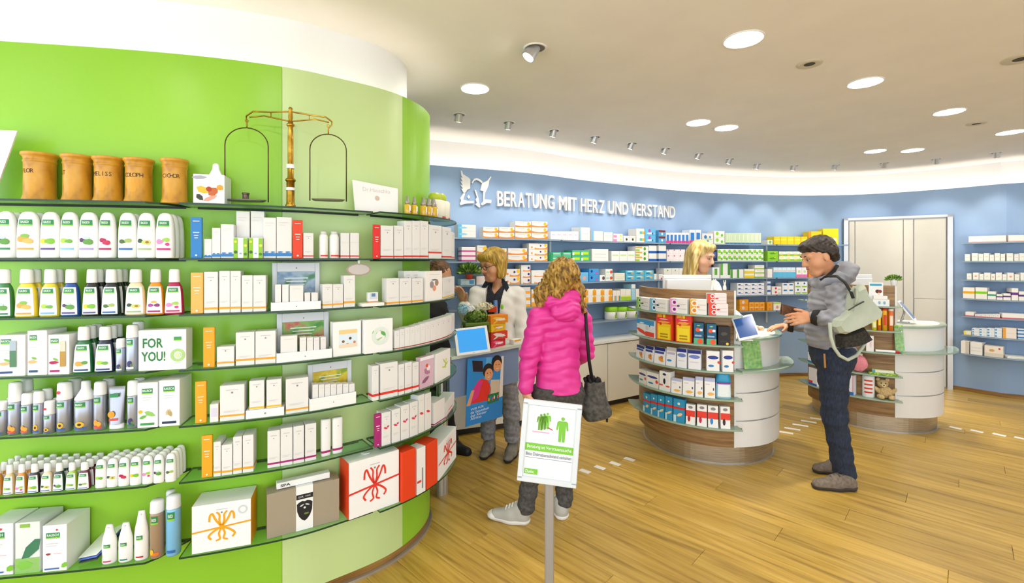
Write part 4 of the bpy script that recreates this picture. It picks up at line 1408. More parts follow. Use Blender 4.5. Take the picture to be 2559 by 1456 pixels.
gbox(4, 'm', 713, 772, 945, .065, CARD, hk(OR, .09, .14), 'square white carton with orange stripe')
picture_stand(4, 'm', 770, 879, 905, 0, ('#c9a81c', '#7f9f2a', '#e0c83a'), 'grey framed picture stand with yellow print, fifth green-wall shelf', .088)
th = tray(4, 'm', 774, 890, 988, 'white display tray in front of yellow picture, fifth green-wall shelf')
for i in range(7):
    a, b = 781 + i * 15.2, 781 + i * 15.2 + 14.6
    gbox(4, 'm', a, b, 961 - i * .4, .045, CARD, hk(YEL, .03, .14, False, [('rect', .25, .75, .8, .82, '#cfcdca')]), 'slim white carton in display tray', inset=.016, dz=th)
for x0, x1, yt in [(930, 947, 914), (950, 995, 906), (996, 1011, 910), (1012, 1030, 905), (1031, 1047, 905)]:
    gbox(4, 'r', x0, x1, yt, .055, CARD, hk(RED, .12, .19), 'white carton with red stripe')
gbox(4, 'r', 1049, 1084, 890, .03, '#d8b6c4', [('leaf', .5, .5, .5, .3, '#b07a94', .6), ('dot', .6, .62, .14, '#f0e2e6'), ('dot', .5, .7, .09, '#e2582a'), ('leaf', .4, .25, .6, .2, '#8f5a78', -.4), ('rect', 0, 1, .9, 1, '#f2eef0')], 'pink carton with blossom picture')
gbox(4, 'r', 1088, 1126, 877, .06, '#f5f4f0', [('leaf', .6, .6, .35, .1, '#c5d94a', .7), ('leaf', .7, .5, .3, .1, '#a8c83a', -.5), ('leaf', .55, .42, .35, .1, '#cfe06a', .2), ('dot', .68, .66, .05, '#e8d43a')], 'white carton with lime leaf print')

# ---- shelf 5 -------------------------------------------------------------
s2 = SH[(5, 'l')]
L5 = [(3, 31, '#d9c48a', 'lime', 'straw'), (34, 61, '#e0912a', 'rose', 'amber'), (65, 95, '#20191c', 'lemon', 'black'), (97, 127, '#efd5a8', 'avocado', 'peach'), (128, 157, '#183a30', 'herb', 'dark green'), (160, 189, '#9fc52c', 'lime', 'lime'), (190, 222, '#5a1026', 'leaf', 'burgundy'), (-28, 0, '#c9862a', 'rose', 'honey')]
for x0, x1, col, mo, nm in L5:
    m, w, r, D = s2.spot(x0, x1, .010)
    h = s2.height(1164 - x0 * .035, D)
    for bk in range(4):
        o = shampoo(w, .026, h, col, mot(mo) if bk == 0 else [], '#7a8fb0', lod=10, logo=bk == 0)
        put(o, m, r, s2.z, bk * .029)
        reg(o, f'{nm} mini shampoo bottle' + (['', ' in second row', ' in third row', ' in back row'][bk]), 'on sixth green-wall shelf', x0, 'bottle', 'mini shampoo bottles')
for i, (x0, x1, mo, nm) in enumerate([(234, 262, 'lime', 'lime'), (263, 291, 'avocado', 'avocado'), (292, 320, 'berry', 'berry'), (321, 350, 'lemon', 'lemon'), (352, 379, 'rose', 'rose'), (380, 407, 'herb', 'herb'), (410, 438, 'leaf', 'wheat')]):
    m, w, r, D = s2.spot(x0, x1, .010)
    h = s2.height(1150 - (x0 - 234) * .085, D)
    for bk in range(4):
        o = lotion(w, .026, h, mot(mo) if bk == 0 else [], None, lod=10, logo=bk == 0, name='mini_lotion_bottle')
        put(o, m, r, s2.z, bk * .029)
        reg(o, f'white mini lotion bottle with {nm} print' + (['', ' in second row', ' in third row', ' in back row'][bk]), 'on sixth green-wall shelf', x0, 'bottle', 'mini lotion bottles')
panel(5, 'm', 503, 531, 1088, OR, 'orange divider card')
for x0, x1, yt in [(533, 552, 1104), (553, 581, 1111), (582, 605, 1091), (606, 634, 1087)]:
    gbox(5, 'm', x0, x1, yt, .085, CARD, hk(OR, .10, .16), 'white carton with orange stripe')
for x0, x1, yt in [(667, 700, 1078), (700, 732, 1071), (733, 761, 1066), (763, 792, 1060)]:
    gbox(5, 'm', x0, x1, yt, .06, CARD, hk(PUR, .09, .14), 'white carton with purple stripe', back=.01)
for x0, x1, yt in [(803, 828, 1049), (832, 858, 1044)]:
    m, w, r, D = SH[(5, 'm')].spot(x0, x1, .03)
    h = SH[(5, 'm')].height(yt, D)
    o = mk('tall_bottle', *shift_y(lathe([(w * .44, 0), (w * .48, .004), (w * .49, h * .2), (w * .5, h * .95), (w * .46, h)], 1, .6, 16, 3), w * .3), m=mat('#f2f1ee', .35), smooth=True)
    PATCH_Y = w * .3
    patch([(w * .48, 0), (w * .5, h)], 1, .6, 3, -math.pi / 2 - 1.3, -math.pi / 2 + 1.3, h * .10, h * .16, 'stripe', mat(PUR, .5), o, .001, 8, 1)
    pr(DISC, o, 0, h * .78, .004, .004, mat('#888888', .5), -.001, 'logo')
    put(o, m, r, SH[(5, 'm')].z)
    reg(o, 'tall slim white bottle with purple stripe', 'on sixth green-wall shelf', x0, 'bottle', 'tall slim bottles')
panel(5, 'r', 936, 953, 1034, PUR, 'purple divider card')
but = [('leaf', .4, .52, .5, .09, '#e2384a', .5), ('leaf', .68, .56, .3, .08, '#c0306a', -.7)]
for x0, x1, yt in [(954, 977, 1030), (979, 1001, 1022), (1002, 1023, 1012), (1024, 1045, 1004)]:
    gbox(5, 'r', x0, x1, yt, .06, CARD, hk(CARD, .0, .01, True, but), 'white carton with red butterfly print')
for x0, x1, yt in [(1046, 1061, 986), (1062, 1078, 982)]:
    gbox(5, 'r', x0, x1, yt, .06, CARD, [('leaf', .5, .5, .7, .1, '#e2384a', .4), ('rect', .25, .75, .85, .86, '#cfcdca')], 'tall slim white carton with red butterfly print')
gbox(5, 'r', 1084, 1112, 1000, .08, CARD, [('band', .04, .09, PUR)], 'white tray box with purple base line')
gbox(5, 'r', 1114, 1136, 992, .07, CARD, [('band', .04, .09, PUR), ('leaf', .5, .3, .6, .1, '#e2384a')], 'upright white sample holder with purple base line')

# ---- shelf 6 -------------------------------------------------------------
ra6 = [('rect', .15, .72, .74, .84, '#2f8a4e'), ('rect', .15, .72, .715, .74, '#8fcb3a'), ('text', 'RAUSCH', .435, .79, .48, .055, '#eef6ee'), ('dot', .6, .90, .045, '#d43a3a'), ('leaf', .25, .38, .22, .07, '#a03a2a'), ('rect', .45, .8, .38, .392, '#e3b9b9'), ('rect', .15, .65, .6, .615, '#d0d0ce'), ('rect', .15, .6, .55, .565, '#d6d6d4'), ('rect', .1, .7, .05, .08, '#3f6ab0'), ('leaf', .92, .12, .25, .2, '#7cc03a', .6)]
gbox(6, 'l', -45, 34, 1310, .115, '#f3f3f1', ra6, 'white hair-care carton cut by left picture edge')
gbox(6, 'l', 36, 101, 1305, .115, '#dfe3e0', [('rect', .2, .6, .9, .97, '#8fb84a'), ('rect', 0, 1, 0, .3, '#8fbf6a'), ('leaf', .65, .45, .5, .7, '#3d7a5a', .6), ('leaf', .4, .15, .7, .25, '#7fc24a')], 'grey-green display box with leaf print')
s2 = SH[(6, 'l')]
m, w, r, D = s2.spot(80, 102, .006)
gbox(6, 'l', 105, 168, 1312, .125, '#f5f5f3', ra6, 'white hair-care carton beside the brochures', inset=.006)
# brochures leaning
m, w, r, D = s2.spot(178, 246, .02)
for q, (cc, nm) in enumerate([('#30343c', 'charcoal brochure'), ('#4f6fc0', 'blue brochure'), ('#e8ece2', 'pale green brochure')]):
    v, f = bev_box(-.045, .045, 0, .14, 0, .004, .001)
    o = mk('brochure', v, f, mat(cc, .4))
    pr(QUAD, o, 0, 0, .07, .05, mat('#dfe8cf', .5), .05, 'print_panel').rotation_euler = (-math.pi / 2, 0, 0)
    o.children[0].location = (0, .06, .0046)
    o.rotation_euler = (math.radians(22), math.radians(-16), r - .35)
    o.location = (m[0] + .012 - q * .004, m[1] + .0 + q * .004, s2.z + .018 + q * .007)
    tag(o, nm + ' leaning in a slanted stack, bottom green-wall shelf', 'brochure', 'leaning brochures')
for x0, x1, yt, col, cc, nm, kind in [(248, 285, 1316, '#f5f4f1', '#f2f1ee', 'white with magenta band', 'b'), (290, 326, 1311, '#f5f4f1', '#f2f1ee', 'white with teal band', 'b'), (330, 366, 1281, '#f4f2ee', '#f0efec', 'white with red band', 'b'), (367, 403, 1255, '#a58a6e', '#e8e8e6', 'brown', 's'), (408, 445, 1243, '#7fbfe8', '#e9ecee', 'pale blue', 's'), (394, 420, 1228, '#b9c4c0', '#e6e8e4', 'grey-green', 's')]:
    bk = .05 if x0 == 394 else 0
    m, w, r, D = s2.spot(x0, x1, .012)
    h = s2.height(yt, D + bk)
    if kind == 'b':
        hw = w / 2
        prof = [(hw * .9, 0), (hw, h * .03), (hw, h * .52), (hw * .9, h * .66), (hw * .62, h * .84), (hw * .5, h * .95), (hw * .42, h)]
        o = mk('pump_spray', *shift_y(lathe(prof, 1, .7, 16), w * .35), m=mat(col, .3), smooth=True)
        mk('nozzle', *box_vf(-.003, .004, w * .35 - .012, w * .35, h * .93, h * .96), m=mat('#dddddb', .4), parent=o)
        front_label(o, prof, 1, .7, 2, h, h * .05, h * .55, .8, [], {'m': '#c42a6a', 't': '#1f7a5a', 'r': '#c8202a'}[nm.split()[2][0]], None)
        reg(o, f'{nm} pump spray', 'on bottom green-wall shelf', x0, 'bottle', 'pump sprays on the bottom shelf')
    else:
        o = spray(w, h, col, .2, [(-.4, .12, .3, '#f0b41c')] if nm == 'brown' else [], '#2f6ab0' if nm != 'brown' else '#ef7a2a', cc, metal=.2, capw=1.02)
        reg(o, f'{nm} aerosol can with clear cap', 'on bottom green-wall shelf', x0, 'can', 'aerosol cans on the bottom shelf')
    put(o, m, r, s2.z, bk)

def bow_parts(o, cx, cz, w, h, color, y=-.0011):
    """printed ribbon with a bow on a gift box front"""
    m = mat(color, .45)
    def rib(pts, wd, nm):
        v, f = [], []
        pts = [tuple(q) for q in catmull(pts, 5)]
        for i, (x, z) in enumerate(pts):
            a = pts[min(i + 1, len(pts) - 1)]
            b = pts[max(i - 1, 0)]
            dx_, dz_ = a[0] - b[0], a[1] - b[1]
            L = math.hypot(dx_, dz_) or 1
            nx, nz = -dz_ / L * wd, dx_ / L * wd
            v += [(x + nx, y, z + nz), (x - nx, y, z - nz)]
        for i in range(len(pts) - 1):
            f.append((2 * i, 2 * i + 1, 2 * i + 3, 2 * i + 2))
        mk(nm, v, f, m, o)
    wd = w * .018
    for sx in (-1, 1):
        rib([(cx + sx * w * .03 * 0, cz), (cx + sx * w * .10, cz + h * .16), (cx + sx * w * .16, cz + h * .30), (cx + sx * w * .20, cz + h * .26), (cx + sx * w * .21, cz + h * .14)], wd, 'ribbon_loop')
        rib([(cx, cz), (cx + sx * w * .04, cz + h * .14), (cx + sx * w * .04, cz + h * .26), (cx + sx * w * .09, cz + h * .33)], wd * .9, 'ribbon_loop')
        rib([(cx, cz), (cx + sx * w * .12, cz - h * .06), (cx + sx * w * .22, cz - h * .16), (cx + sx * w * .18, cz - h * .24)], wd, 'ribbon_tail')
        rib([(cx, cz), (cx + sx * w * .05, cz - h * .13), (cx + sx * w * .03, cz - h * .24), (cx + sx * w * .10, cz - h * .28)], wd * .9, 'ribbon_tail')
    pr(DISC, o, cx, cz, w * .08, w * .07, m, y - .0003, 'ribbon_knot')

def gift(k, sec, x0, x1, yt, d, desc, color, side=None, inset=.006, bow=True, name='gift_box', base='#f5f4f2', rot=0.0, sides='lr'):
    s2 = SH[(k, sec)]
    m, w, r, D = s2.spot(x0, x1, inset)
    h = s2.height(yt, D)
    deco = [('rect', .4, .6, .86, .875, '#c9c7c4'), ('dot', .5, .80, .02, '#8d8b88')]
    for q in sides:
        deco.append(('side', q, side or color))
    o = carton(w, d, h, base, deco, name)
    if bow:
        mk('ribbon_band', [(-w / 2, -.001, h * .42), (w / 2, -.001, h * .52), (w / 2, -.001, h * .555), (-w / 2, -.001, h * .455)], [(0, 1, 2, 3)], mat(color, .45), o)
        bow_parts(o, 0, h * .49, w, h, color, -.0013)
    put(o, m, r + rot, s2.z)
    tag(o, desc, 'box', 'gift boxes on the bottom shelf')
    return o, w, h
o, w, h = gift(6, 'm', 479, 627, 1256, .125, 'white gift box with printed orange ribbon and bow, bottom green-wall shelf', '#eea417')
pr(RING, o, w * .36, h * .80, w * .17, w * .17, mat('#cfd3d6', .5), -.001, 'seal')
# taupe box with white sleeve
s2 = SH[(6, 'm')]
m, w, r, D = s2.spot(667, 848, .02)
h = s2.height(1215, D)
o = carton(w, .075, h, '#a39680', [], 'taupe_gift_box')
sl = w * .235
vv, ff = bev_box(-w * .5 + w * .385, -w * .5 + w * .385 + sl, -.0025, .0775, .0002, h + .003, .001)
sv = mk('paper_sleeve', vv, ff, mat('#f4f3f1', .5), o)
xc = -w * .5 + w * .385 + sl / 2
pr(QUAD, o, xc, h * .78, sl * .98, h * .11, mat('#1b1b1d', .5), -.0034, 'black_strip')
put_text('DR. HC', o, xc, h * .78, sl * .7, h * .04, mat('#e8e8e8', .5), -.0040)
v = [(xc + sl * .46 * a, -.0034, h * b) for a, b in ((-1, .62), (-.7, .66), (-.3, .68), (0, .66), (.3, .68), (.7, .66), (1, .62), (.95, .45), (.7, .33), (.35, .25), (0, .21), (-.35, .25), (-.7, .33), (-.95, .45))]
mk('black_shield', v, [tuple(range(13, -1, -1))], mat('#1b1b1d', .5), o)
for sx in (-1, 1):
    pr(LEAF, o, xc + sx * sl * .16, h * .58, sl * .3, h * .05, mat('#cfcfcf', .5), -.0042, 'shield_wing', sx * .4)
pr(DISC, o, xc, h * .52, sl * .14, h * .05, mat('#dddddd', .5), -.0042, 'shield_mark')
pr(DISC, o, xc + sl * .1, h * .38, sl * .3, h * .05, mat('#6a7a3a', .5), -.0042, 'shield_mark')
put(o, m, r, s2.z)
tag(o, 'taupe gift box with white sleeve and black shield, bottom green-wall shelf', 'box')
o2 = carton(w * .74, .035, .026, '#f3f2ef', [('text', 'SPA', .16, .5, .18, .45, '#2a2a2a')], 'flat_white_box')
put(o2, m, r, s2.z, .02, 0, h + .004)
tag(o2, 'flat white box lying on top of the taupe gift box', 'box')
o, w, h = gift(6, 'm', 872, 997, 1140, .12, 'large white gift box with red bow and red flanks, bottom green-wall shelf', '#e2382a', '#e8421a', inset=-.012)
d_ = mk('paper_disc', *lathe([(.018, 0), (.022, .002), (.022, .005), (.018, .006)], 1, .8, 20), m=mat('#f6f5f3', .5))
d_.location = (o.location[0] - .055, o.location[1] + .03, o.location[2] + h + .0015)
tag(d_, 'small white disc lying on top of large red-flanked gift box', 'disc')
gbox(6, 'r', 1004, 1040, 1125, .08, '#e8421a', [], 'bright red carton', 'red_carton', inset=-.004)
gbox(6, 'r', 1042, 1064, 1118, .07, '#f4f2f0', [('rect', .55, .7, .1, .55, '#8f8f92'), ('rect', .0, .45, .25, .3, '#e2382a')], 'slim white carton between red boxes', inset=-.004)
gbox(6, 'r', 1066, 1094, 1103, .09, '#e8421a', [], 'bright red carton', 'red_carton', inset=-.004)
o, w, h = gift(6, 'r', 1096, 1140, 1088, .11, 'white gift box with red bow at the right end, bottom green-wall shelf', '#e2382a', inset=0, sides='')
# ================================================================ blue wall: cabinets, shelves, boxes
BZ = [1.81, 1.59, 1.37, 1.145, .935, .71, .49]
BN = ['top blue-wall shelf', 'second blue-wall shelf', 'third blue-wall shelf', 'fourth blue-wall shelf', 'fifth blue-wall shelf', 'sixth blue-wall shelf', 'bottom blue-wall shelf']
BD = .20
M_BSH = M_BSHG
def blue_shelf(x0, x1, k, label, depth=BD):
    c = BLUE.off(depth)
    s0 = BLUE.hit(x0)[0]
    s1 = BLUE.hit(x1)[0]
    o = mk('wall_shelf', *curve_slab(BLUE, s0, s1, .002, depth, BZ[k] - .016, BZ[k], .06), m=M_BSH)
    tag(o, label, 'shelf', 'shelves on the blue wall')
    mk('price_rail', *curve_slab(BLUE, s0 + .005, s1 - .005, depth, depth + .003, BZ[k] - .015, BZ[k] - .001, .06), m=mat('#8b9fb3', .35), parent=o)
SECB = [('left bay beside the green wall', 1070, 1371, (0, 1, 2, 3)), ('second bay above the cream cabinets', 1374, 1642, (0, 1, 2, 3, 4)), ('third bay behind the blonde assistant', 1645, 1912, (0, 1, 2, 3, 4)), ('fourth bay beside the sliding door', 1915, 2103, (0, 1, 2, 3, 4)), ('far right bay', 2408, 2720, (0, 1, 2, 3, 4, 5, 6))]
for nm, x0, x1, ks in SECB:
    for k in ks:
        blue_shelf(x0, x1, k, f'pale blue-grey shelf, {nm}, {BN[k].split()[0]} row', BD if k < 6 else .24)
for i, px in enumerate((1372.5, 1643.5, 1913.5)):
    a = BLUE.hit(px)
    n = BLUE.nat(a[0])
    o = mk('shelf_upright', *bev_box(-.012, .012, -.02, .0, .75, 1.84, .002), m=mat('#dfe6ee', .3))
    o.location = (a[1] + n[0] * .002, a[2] + n[1] * .002, 0)
    o.rotation_euler = (0, 0, math.atan2(n[0], -n[1]))
    tag(o, f'slim white shelf upright on the blue wall, {ORD[i]} from left', 'upright', 'shelf uprights')

def bput(k, x0, x1, yt, rows, o_fn, desc, name='carton', n=1, d=.13, inset=.01, zk=None):
    dep = BD if k < 6 else .24
    sh = Shelf(BLUE, BZ[k] if zk is None else zk, BN[k], dep)
    for i in range(n):
        a, b = x0 + (x1 - x0) * i / n, x0 + (x1 - x0) * (i + 1) / n
        m, w, r, D = sh.spot(a, b, inset)
        H = sh.height(yt, D)
        for q in range(rows):
            o = o_fn(w * .965, d, H / rows - .0008, q + i)
            put(o, m, r, sh.z, 0, 0, q * H / rows)
            rw = '' if rows == 1 else (' (lower)' if q == 0 else ' (upper)' if q == rows - 1 else ' (middle)')
            reg(o, desc + rw, 'on ' + BN[k], (a + b) / 2, 'box', 'medicine boxes on the ' + BN[k])
W_ = '#ebe9e5'
def C(color, deco, name='medicine_box'):
    return lambda w, d, h, q: carton(w, d, h, color, deco, name)
orange = [('swoosh', 0, 1, 0, .55, '#ef8a2a'), ('dot', .83, .62, .28, '#f4bb1c'), ('rect', .15, .6, .72, .80, '#d9d3d0')]
orange_p = [('swoosh', .3, 1, 0, .5, '#f0993a'), ('dot', .62, .6, .16, '#3a2f8a'), ('dot', .88, .72, .25, '#f4c41c'), ('dot', .15, .35, .15, '#e8823a')]
green_d = [('dot', .3, .6, .30, '#8fcf3a'), ('dot', .75, .35, .22, '#6fb83a'), ('rect', .1, .9, .05, .12, '#d9efc0')]
lblue = [('rect', 0, .3, 0, 1, '#6fb6e2'), ('rect', .4, .85, .55, .65, '#cfdbe6')]
# top row
bput(0, 1143, 1190, 561, 2, C(W_, [('rect', 0, .22, 0, 1, '#5fb4e0'), ('leaf', .3, .5, .5, .5, '#8fcbe8')]), 'white box with sky-blue end')
bput(0, 1207, 1286, 567, 2, C(W_, orange), 'white box with orange swoosh', n=2)
bput(0, 1287, 1369, 553, 3, C(W_, orange), 'white box with orange swoosh in tall stack', n=2)
bput(0, 1376, 1446, 578, 1, C('#f3f1f2', [('rect', .2, .8, .5, .7, '#d8d2e4')]), 'plain white box with lilac print', n=5)
bput(0, 1448, 1475, 568, 1, C(W_, [('rect', 0, .15, 0, 1, '#9fc8e4'), ('rect', .3, .8, .5, .55, '#e8cfd6')]), 'tall white box with pale blue edge')
bput(0, 1477, 1508, 577, 1, C(W_, [('rect', 0, .2, 0, 1, '#7fb9de'), ('rect', .35, .8, .45, .5, '#d8dce2')]), 'wide white box with blue edge')
bput(0, 1509, 1531, 580, 1, C('#f0efe8', [('dot', .5, .6, .2, '#cfe0c4')]), 'small cream box', n=2)
bput(0, 1533, 1557, 584, 2, C('#f4f0ec', [('rect', 0, .35, 0, .6, '#e58ab8'), ('dot', .75, .5, .35, '#efe23a')]), 'white box with pink and yellow print')
bput(0, 1558, 1589, 589, 1, C(W_, [('dot', .5, .4, .22, '#3a342a'), ('rect', .1, .9, .75, .8, '#d8cfc4')]), 'white box with dark dot', n=2)
bput(0, 1590, 1611, 571, 2, C('#f0ebe2', [('rect', .4, .7, .2, .6, '#5fb8b0'), ('rect', .7, 1, .2, .6, '#e8b02a')]), 'cream box with teal patch')
bput(0, 1612, 1639, 571, 2, C('#5fb6e0', [('dot', .4, .7, .25, '#c43a9a'), ('leaf', .5, .3, .8, .4, '#d9effa'), ('dot', .7, .3, .16, '#1f4fa8')]), 'sky-blue box with magenta dot')
bput(0, 1646, 1663, 575, 2, C('#5aa9da', [('rect', 0, 1, .7, 1, '#7a2a22'), ('dot', .5, .4, .2, '#eef6fa')]), 'blue box with brown lid')
bot = [('rect', 0, 1, 0, .22, '#e23a8a'), ('rect', .18, .82, .22, .8, '#2f7fd0'), ('rect', .05, .95, .8, 1, '#f3f3f3')]
bput(0, 1664, 1722, 581, 1, C('#e8eef6', bot), 'slim box with blue bottle print and pink base', n=6)
bput(0, 1723, 1752, 574, 1, C('#e8eef6', bot), 'taller box with blue bottle print and pink base', n=2)
bput(0, 1754, 1783, 583, 1, C(W_, [('dot', .3, .65, .18, '#2f7fc4'), ('dot', .7, .65, .12, '#3f8fcf'), ('dot', .5, .25, .12, '#3f9fc4'), ('rect', .3, .9, .4, .5, '#b9dc8a')]), 'white box with blue dots')
bput(0, 1784, 1811, 577, 2, C(W_, green_d), 'white box with lime dots')
bput(0, 1813, 1902, 582, 1, C('#dff0cf', [('rect', 0, 1, 0, .13, '#4f7fb8'), ('rect', .25, .75, .25, .95, '#b9dd9a'), ('rect', .4, .6, .3, .9, '#eef7e4')]), 'pale green slim box with blue base', n=9)
bput(0, 1918, 1931, 599, 1, C(W_, [('dot', .5, .5, .35, '#7fc23a')]), 'white box with single green dot')
yel = [('rect', .1, .9, .55, .65, '#f7e96a'), ('rect', .0, .1, 0, 1, '#f2b81c')]
bput(0, 1933, 2018, 591, 1, C('#f2d218', yel), 'yellow box', n=5)
bput(0, 2020, 2054, 578, 1, C('#f2d218', [('rect', 0, .2, 0, 1, '#e8952a')]), 'yellow box with orange edge')
bput(0, 2056, 2096, 571, 1, C('#f4da1c', [('dot', .75, .3, .14, '#fbf6d0')]), 'large yellow box')
# second row
bput(1, 1153, 1189, 617, 3, C('#f6eef2', [('band', .0, .3, '#d84a9a')]), 'white box with pink stripe')
bput(1, 1192, 1216, 613, 2, C(W_, orange), 'white box with orange print beside pink-striped stack')
bput(1, 1217, 1267, 620, 2, C(W_, orange), 'white box with orange print behind the bob-haired assistant')
bput(1, 1269, 1318, 620, 2, C(W_, orange), 'wide white box with orange swoosh')
bput(1, 1321, 1369, 608, 3, C(W_, orange_p), 'white box with purple dot and orange swoosh')
bput(1, 1377, 1428, 630, 2, C('#4fc08f', [('rect', .1, .9, .55, .75, '#d8f2e6'), ('rect', .0, .2, 0, 1, '#2fa06a')]), 'sea-green box', n=2)
bput(1, 1430, 1474, 625, 2, C('#49b88a', [('rect', .15, .85, .2, .7, '#b9e02a'), ('rect', 0, .2, .1, .6, '#eef6ee')]), 'sea-green box with lime patch', n=2)
bput(1, 1479, 1521, 622, 1, C('#f2efea', [('rect', .15, .85, .55, .6, '#d6d6d6'), ('rect', .15, .85, .3, .34, '#dcdcdc')]), 'large plain white box')
bput(1, 1528, 1587, 627, 1, C('#f4f3ee', [('rect', .1, .9, .5, .66, '#cbe6a4')]), 'white box with pale green bar', n=3)
bput(1, 1588, 1621, 615, 3, C('#f3f3ec', [('dot', .7, .5, .35, '#5f9f2a'), ('rect', .0, .5, .6, .9, '#e8a83a'), ('rect', 0, .3, 0, .4, '#9fcf4a')]), 'white box with green and orange print')
bput(1, 1622, 1641, 613, 2, C('#f4f1ec', [('band', 0, .3, '#2462b4')]), 'white box with dark blue base')
bput(1, 1646, 1665, 613, 2, C('#f4f1ec', [('band', 0, .3, '#2462b4')]), 'white box with dark blue base right of upright')
bput(1, 1667, 1712, 623, 2, C('#f7f1f1', [('dot', .2, .9, .16, '#d87a9a'), ('rect', .2, .8, .3, .34, '#e6dada')]), 'white box with small pink mark', n=3)
bput(1, 1714, 1740, 635, 1, C('#f4f2ef', []), 'low white box behind the blonde assistant')
bput(1, 1780, 1792, 624, 1, C('#1c2440', [('rect', .2, .8, .3, .8, '#3a6ab0')]), 'navy box')
bput(1, 1794, 1908, 622, 2, C('#f2f4ea', green_d), 'white box with lime dots', n=9)
bput(1, 1918, 1945, 627, 2, C('#8fce2a', [('leaf', .5, .5, .7, .6, '#5fa01c'), ('dot', .7, .7, .14, '#e6d83a')]), 'lime green box')
bput(1, 1947, 2034, 628, 2, C('#eef2e0', [('rect', 0, 1, 0, .42, '#8fc92a'), ('rect', .15, .6, .15, .35, '#e8d02a'), ('rect', .1, .6, .6, .7, '#e8c0a0')]), 'white box with lime base', n=5)
bput(1, 2036, 2094, 628, 2, C('#eef2e0', [('rect', 0, 1, 0, .42, '#d8dc2a')]), 'white box with yellow-green base behind grey-jacketed customer', n=3)
# third row
bput(2, 1151, 1188, 697, 1, C('#bfe2ee', [('rect', .6, .9, .2, .8, '#4f9fd8'), ('rect', .1, .4, .3, .7, '#e2f2f6')]), 'low pale blue box under potted plant', d=.12)
bput(2, 1190, 1222, 690, 1, C('#f0e0dc', []), 'low pinkish box')
bput(2, 1262, 1300, 672, 2, C(W_, orange_p), 'white box with purple dot beside the bob-haired assistant')
bput(2, 1302, 1326, 662, 3, C(W_, [('dot', .8, .55, .2, '#2a2a8a'), ('swoosh', .2, 1, 0, .4, '#ef8a3a')]), 'white box with navy dot')
bput(2, 1328, 1362, 675, 2, C(W_, [('swoosh', .2, 1, 0, .4, '#ef9a4a')]), 'white box with faint orange swoosh')
bput(2, 1400, 1438, 682, 1, C('#8fcdf0', []), 'light blue box hidden by curly hair')
bput(2, 1441, 1471, 680, 1, C('#6fbcec', [('rect', .5, .75, .2, .6, '#e8b09a')]), 'light blue box with peach patch')
bput(2, 1472, 1497, 671, 2, C('#3f9fe0', [('dot', .25, .6, .22, '#1f2f8a'), ('dot', .75, .3, .2, '#d04aa8')]), 'bright blue box with magenta dots')
bput(2, 1499, 1512, 687, 1, C('#f6f6f4', [('dot', .7, .5, .3, '#5a5a5a')]), 'small white box with grey disc')
bput(2, 1513, 1531, 672, 2, C('#f2f4ee', [('dot', .8, .5, .28, '#e0502a'), ('rect', .1, .5, .4, .6, '#a8dcc8')]), 'white box with red dot')
bput(2, 1535, 1562, 682, 2, C('#efeedd', [('rect', .2, .8, .5, .6, '#d8dca8')]), 'cream box with olive print')
bput(2, 1564, 1634, 675, 2, C('#5fc0de', [('leaf', .5, .35, .9, .5, '#2f8fc0'), ('leaf', .5, .75, .8, .3, '#e6f4fa'), ('oval', .7, .45, .35, .3, '#eec070')]), 'turquoise wave-print box', n=3)
bput(2, 1635, 1641, 684, 1, C('#f4f3f0', []), 'narrow white box')
bput(2, 1647, 1657, 684, 1, C('#f4f3f0', [('dot', .6, .15, .2, '#d8486a')]), 'narrow white box with pink dot')
bput(2, 1659, 1716, 670, 2, C('#f2f0ea', [('dot', .5, .6, .14, '#4f9f2a'), ('rect', .2, .8, .3, .36, '#d8d6d0')]), 'white box with tiny green dot', n=3)
bput(2, 1780, 1798, 668, 1, C('#f2f3ee', [('rect', .3, .7, .3, .9, '#5fae3a')]), 'white box with green bar near plant')
bput(2, 1800, 1825, 658, 1, C('#f2f3ee', [('rect', .0, .25, .2, 1, '#5fae3a'), ('rect', .75, 1, .2, 1, '#3f8f2a')]), 'tall white box with green edges')
bput(2, 1826, 1858, 673, 1, C('#f0f3ea', [('rect', 0, .3, 0, 1, '#4f9f2a')]), 'white box with green left edge', n=2)
bput(2, 1860, 1885, 672, 2, C('#f4f2dc', [('rect', 0, 1, .0, .55, '#efd21c')]), 'white box with yellow base')
bput(2, 1886, 1910, 662, 3, C('#f3f1ea', [('rect', 0, 1, 0, .3, '#8fc23a'), ('rect', .2, .8, .6, .7, '#e8b0c0')]), 'white box with green base')
bput(2, 1918, 1930, 672, 3, C('#f3efe9', []), 'small cream-white box')
bput(2, 1933, 1988, 668, 1, C('#dbeef6', [('rect', 0, 1, 0, .55, '#5fbbe2'), ('rect', .1, .9, .62, .7, '#e8b8b0')]), 'white box with sky-blue base', n=5)
bput(2, 1990, 2018, 668, 1, C('#f6f0f2', [('rect', 0, 1, 0, .3, '#e87ab0'), ('dot', .5, .6, .25, '#c8e2a0')]), 'white box with pink base', n=2)
bput(2, 2020, 2040, 670, 1, C('#f08a2a', [('rect', 0, 1, .7, 1, '#f6f0ec')]), 'orange box behind grey-jacketed customer')
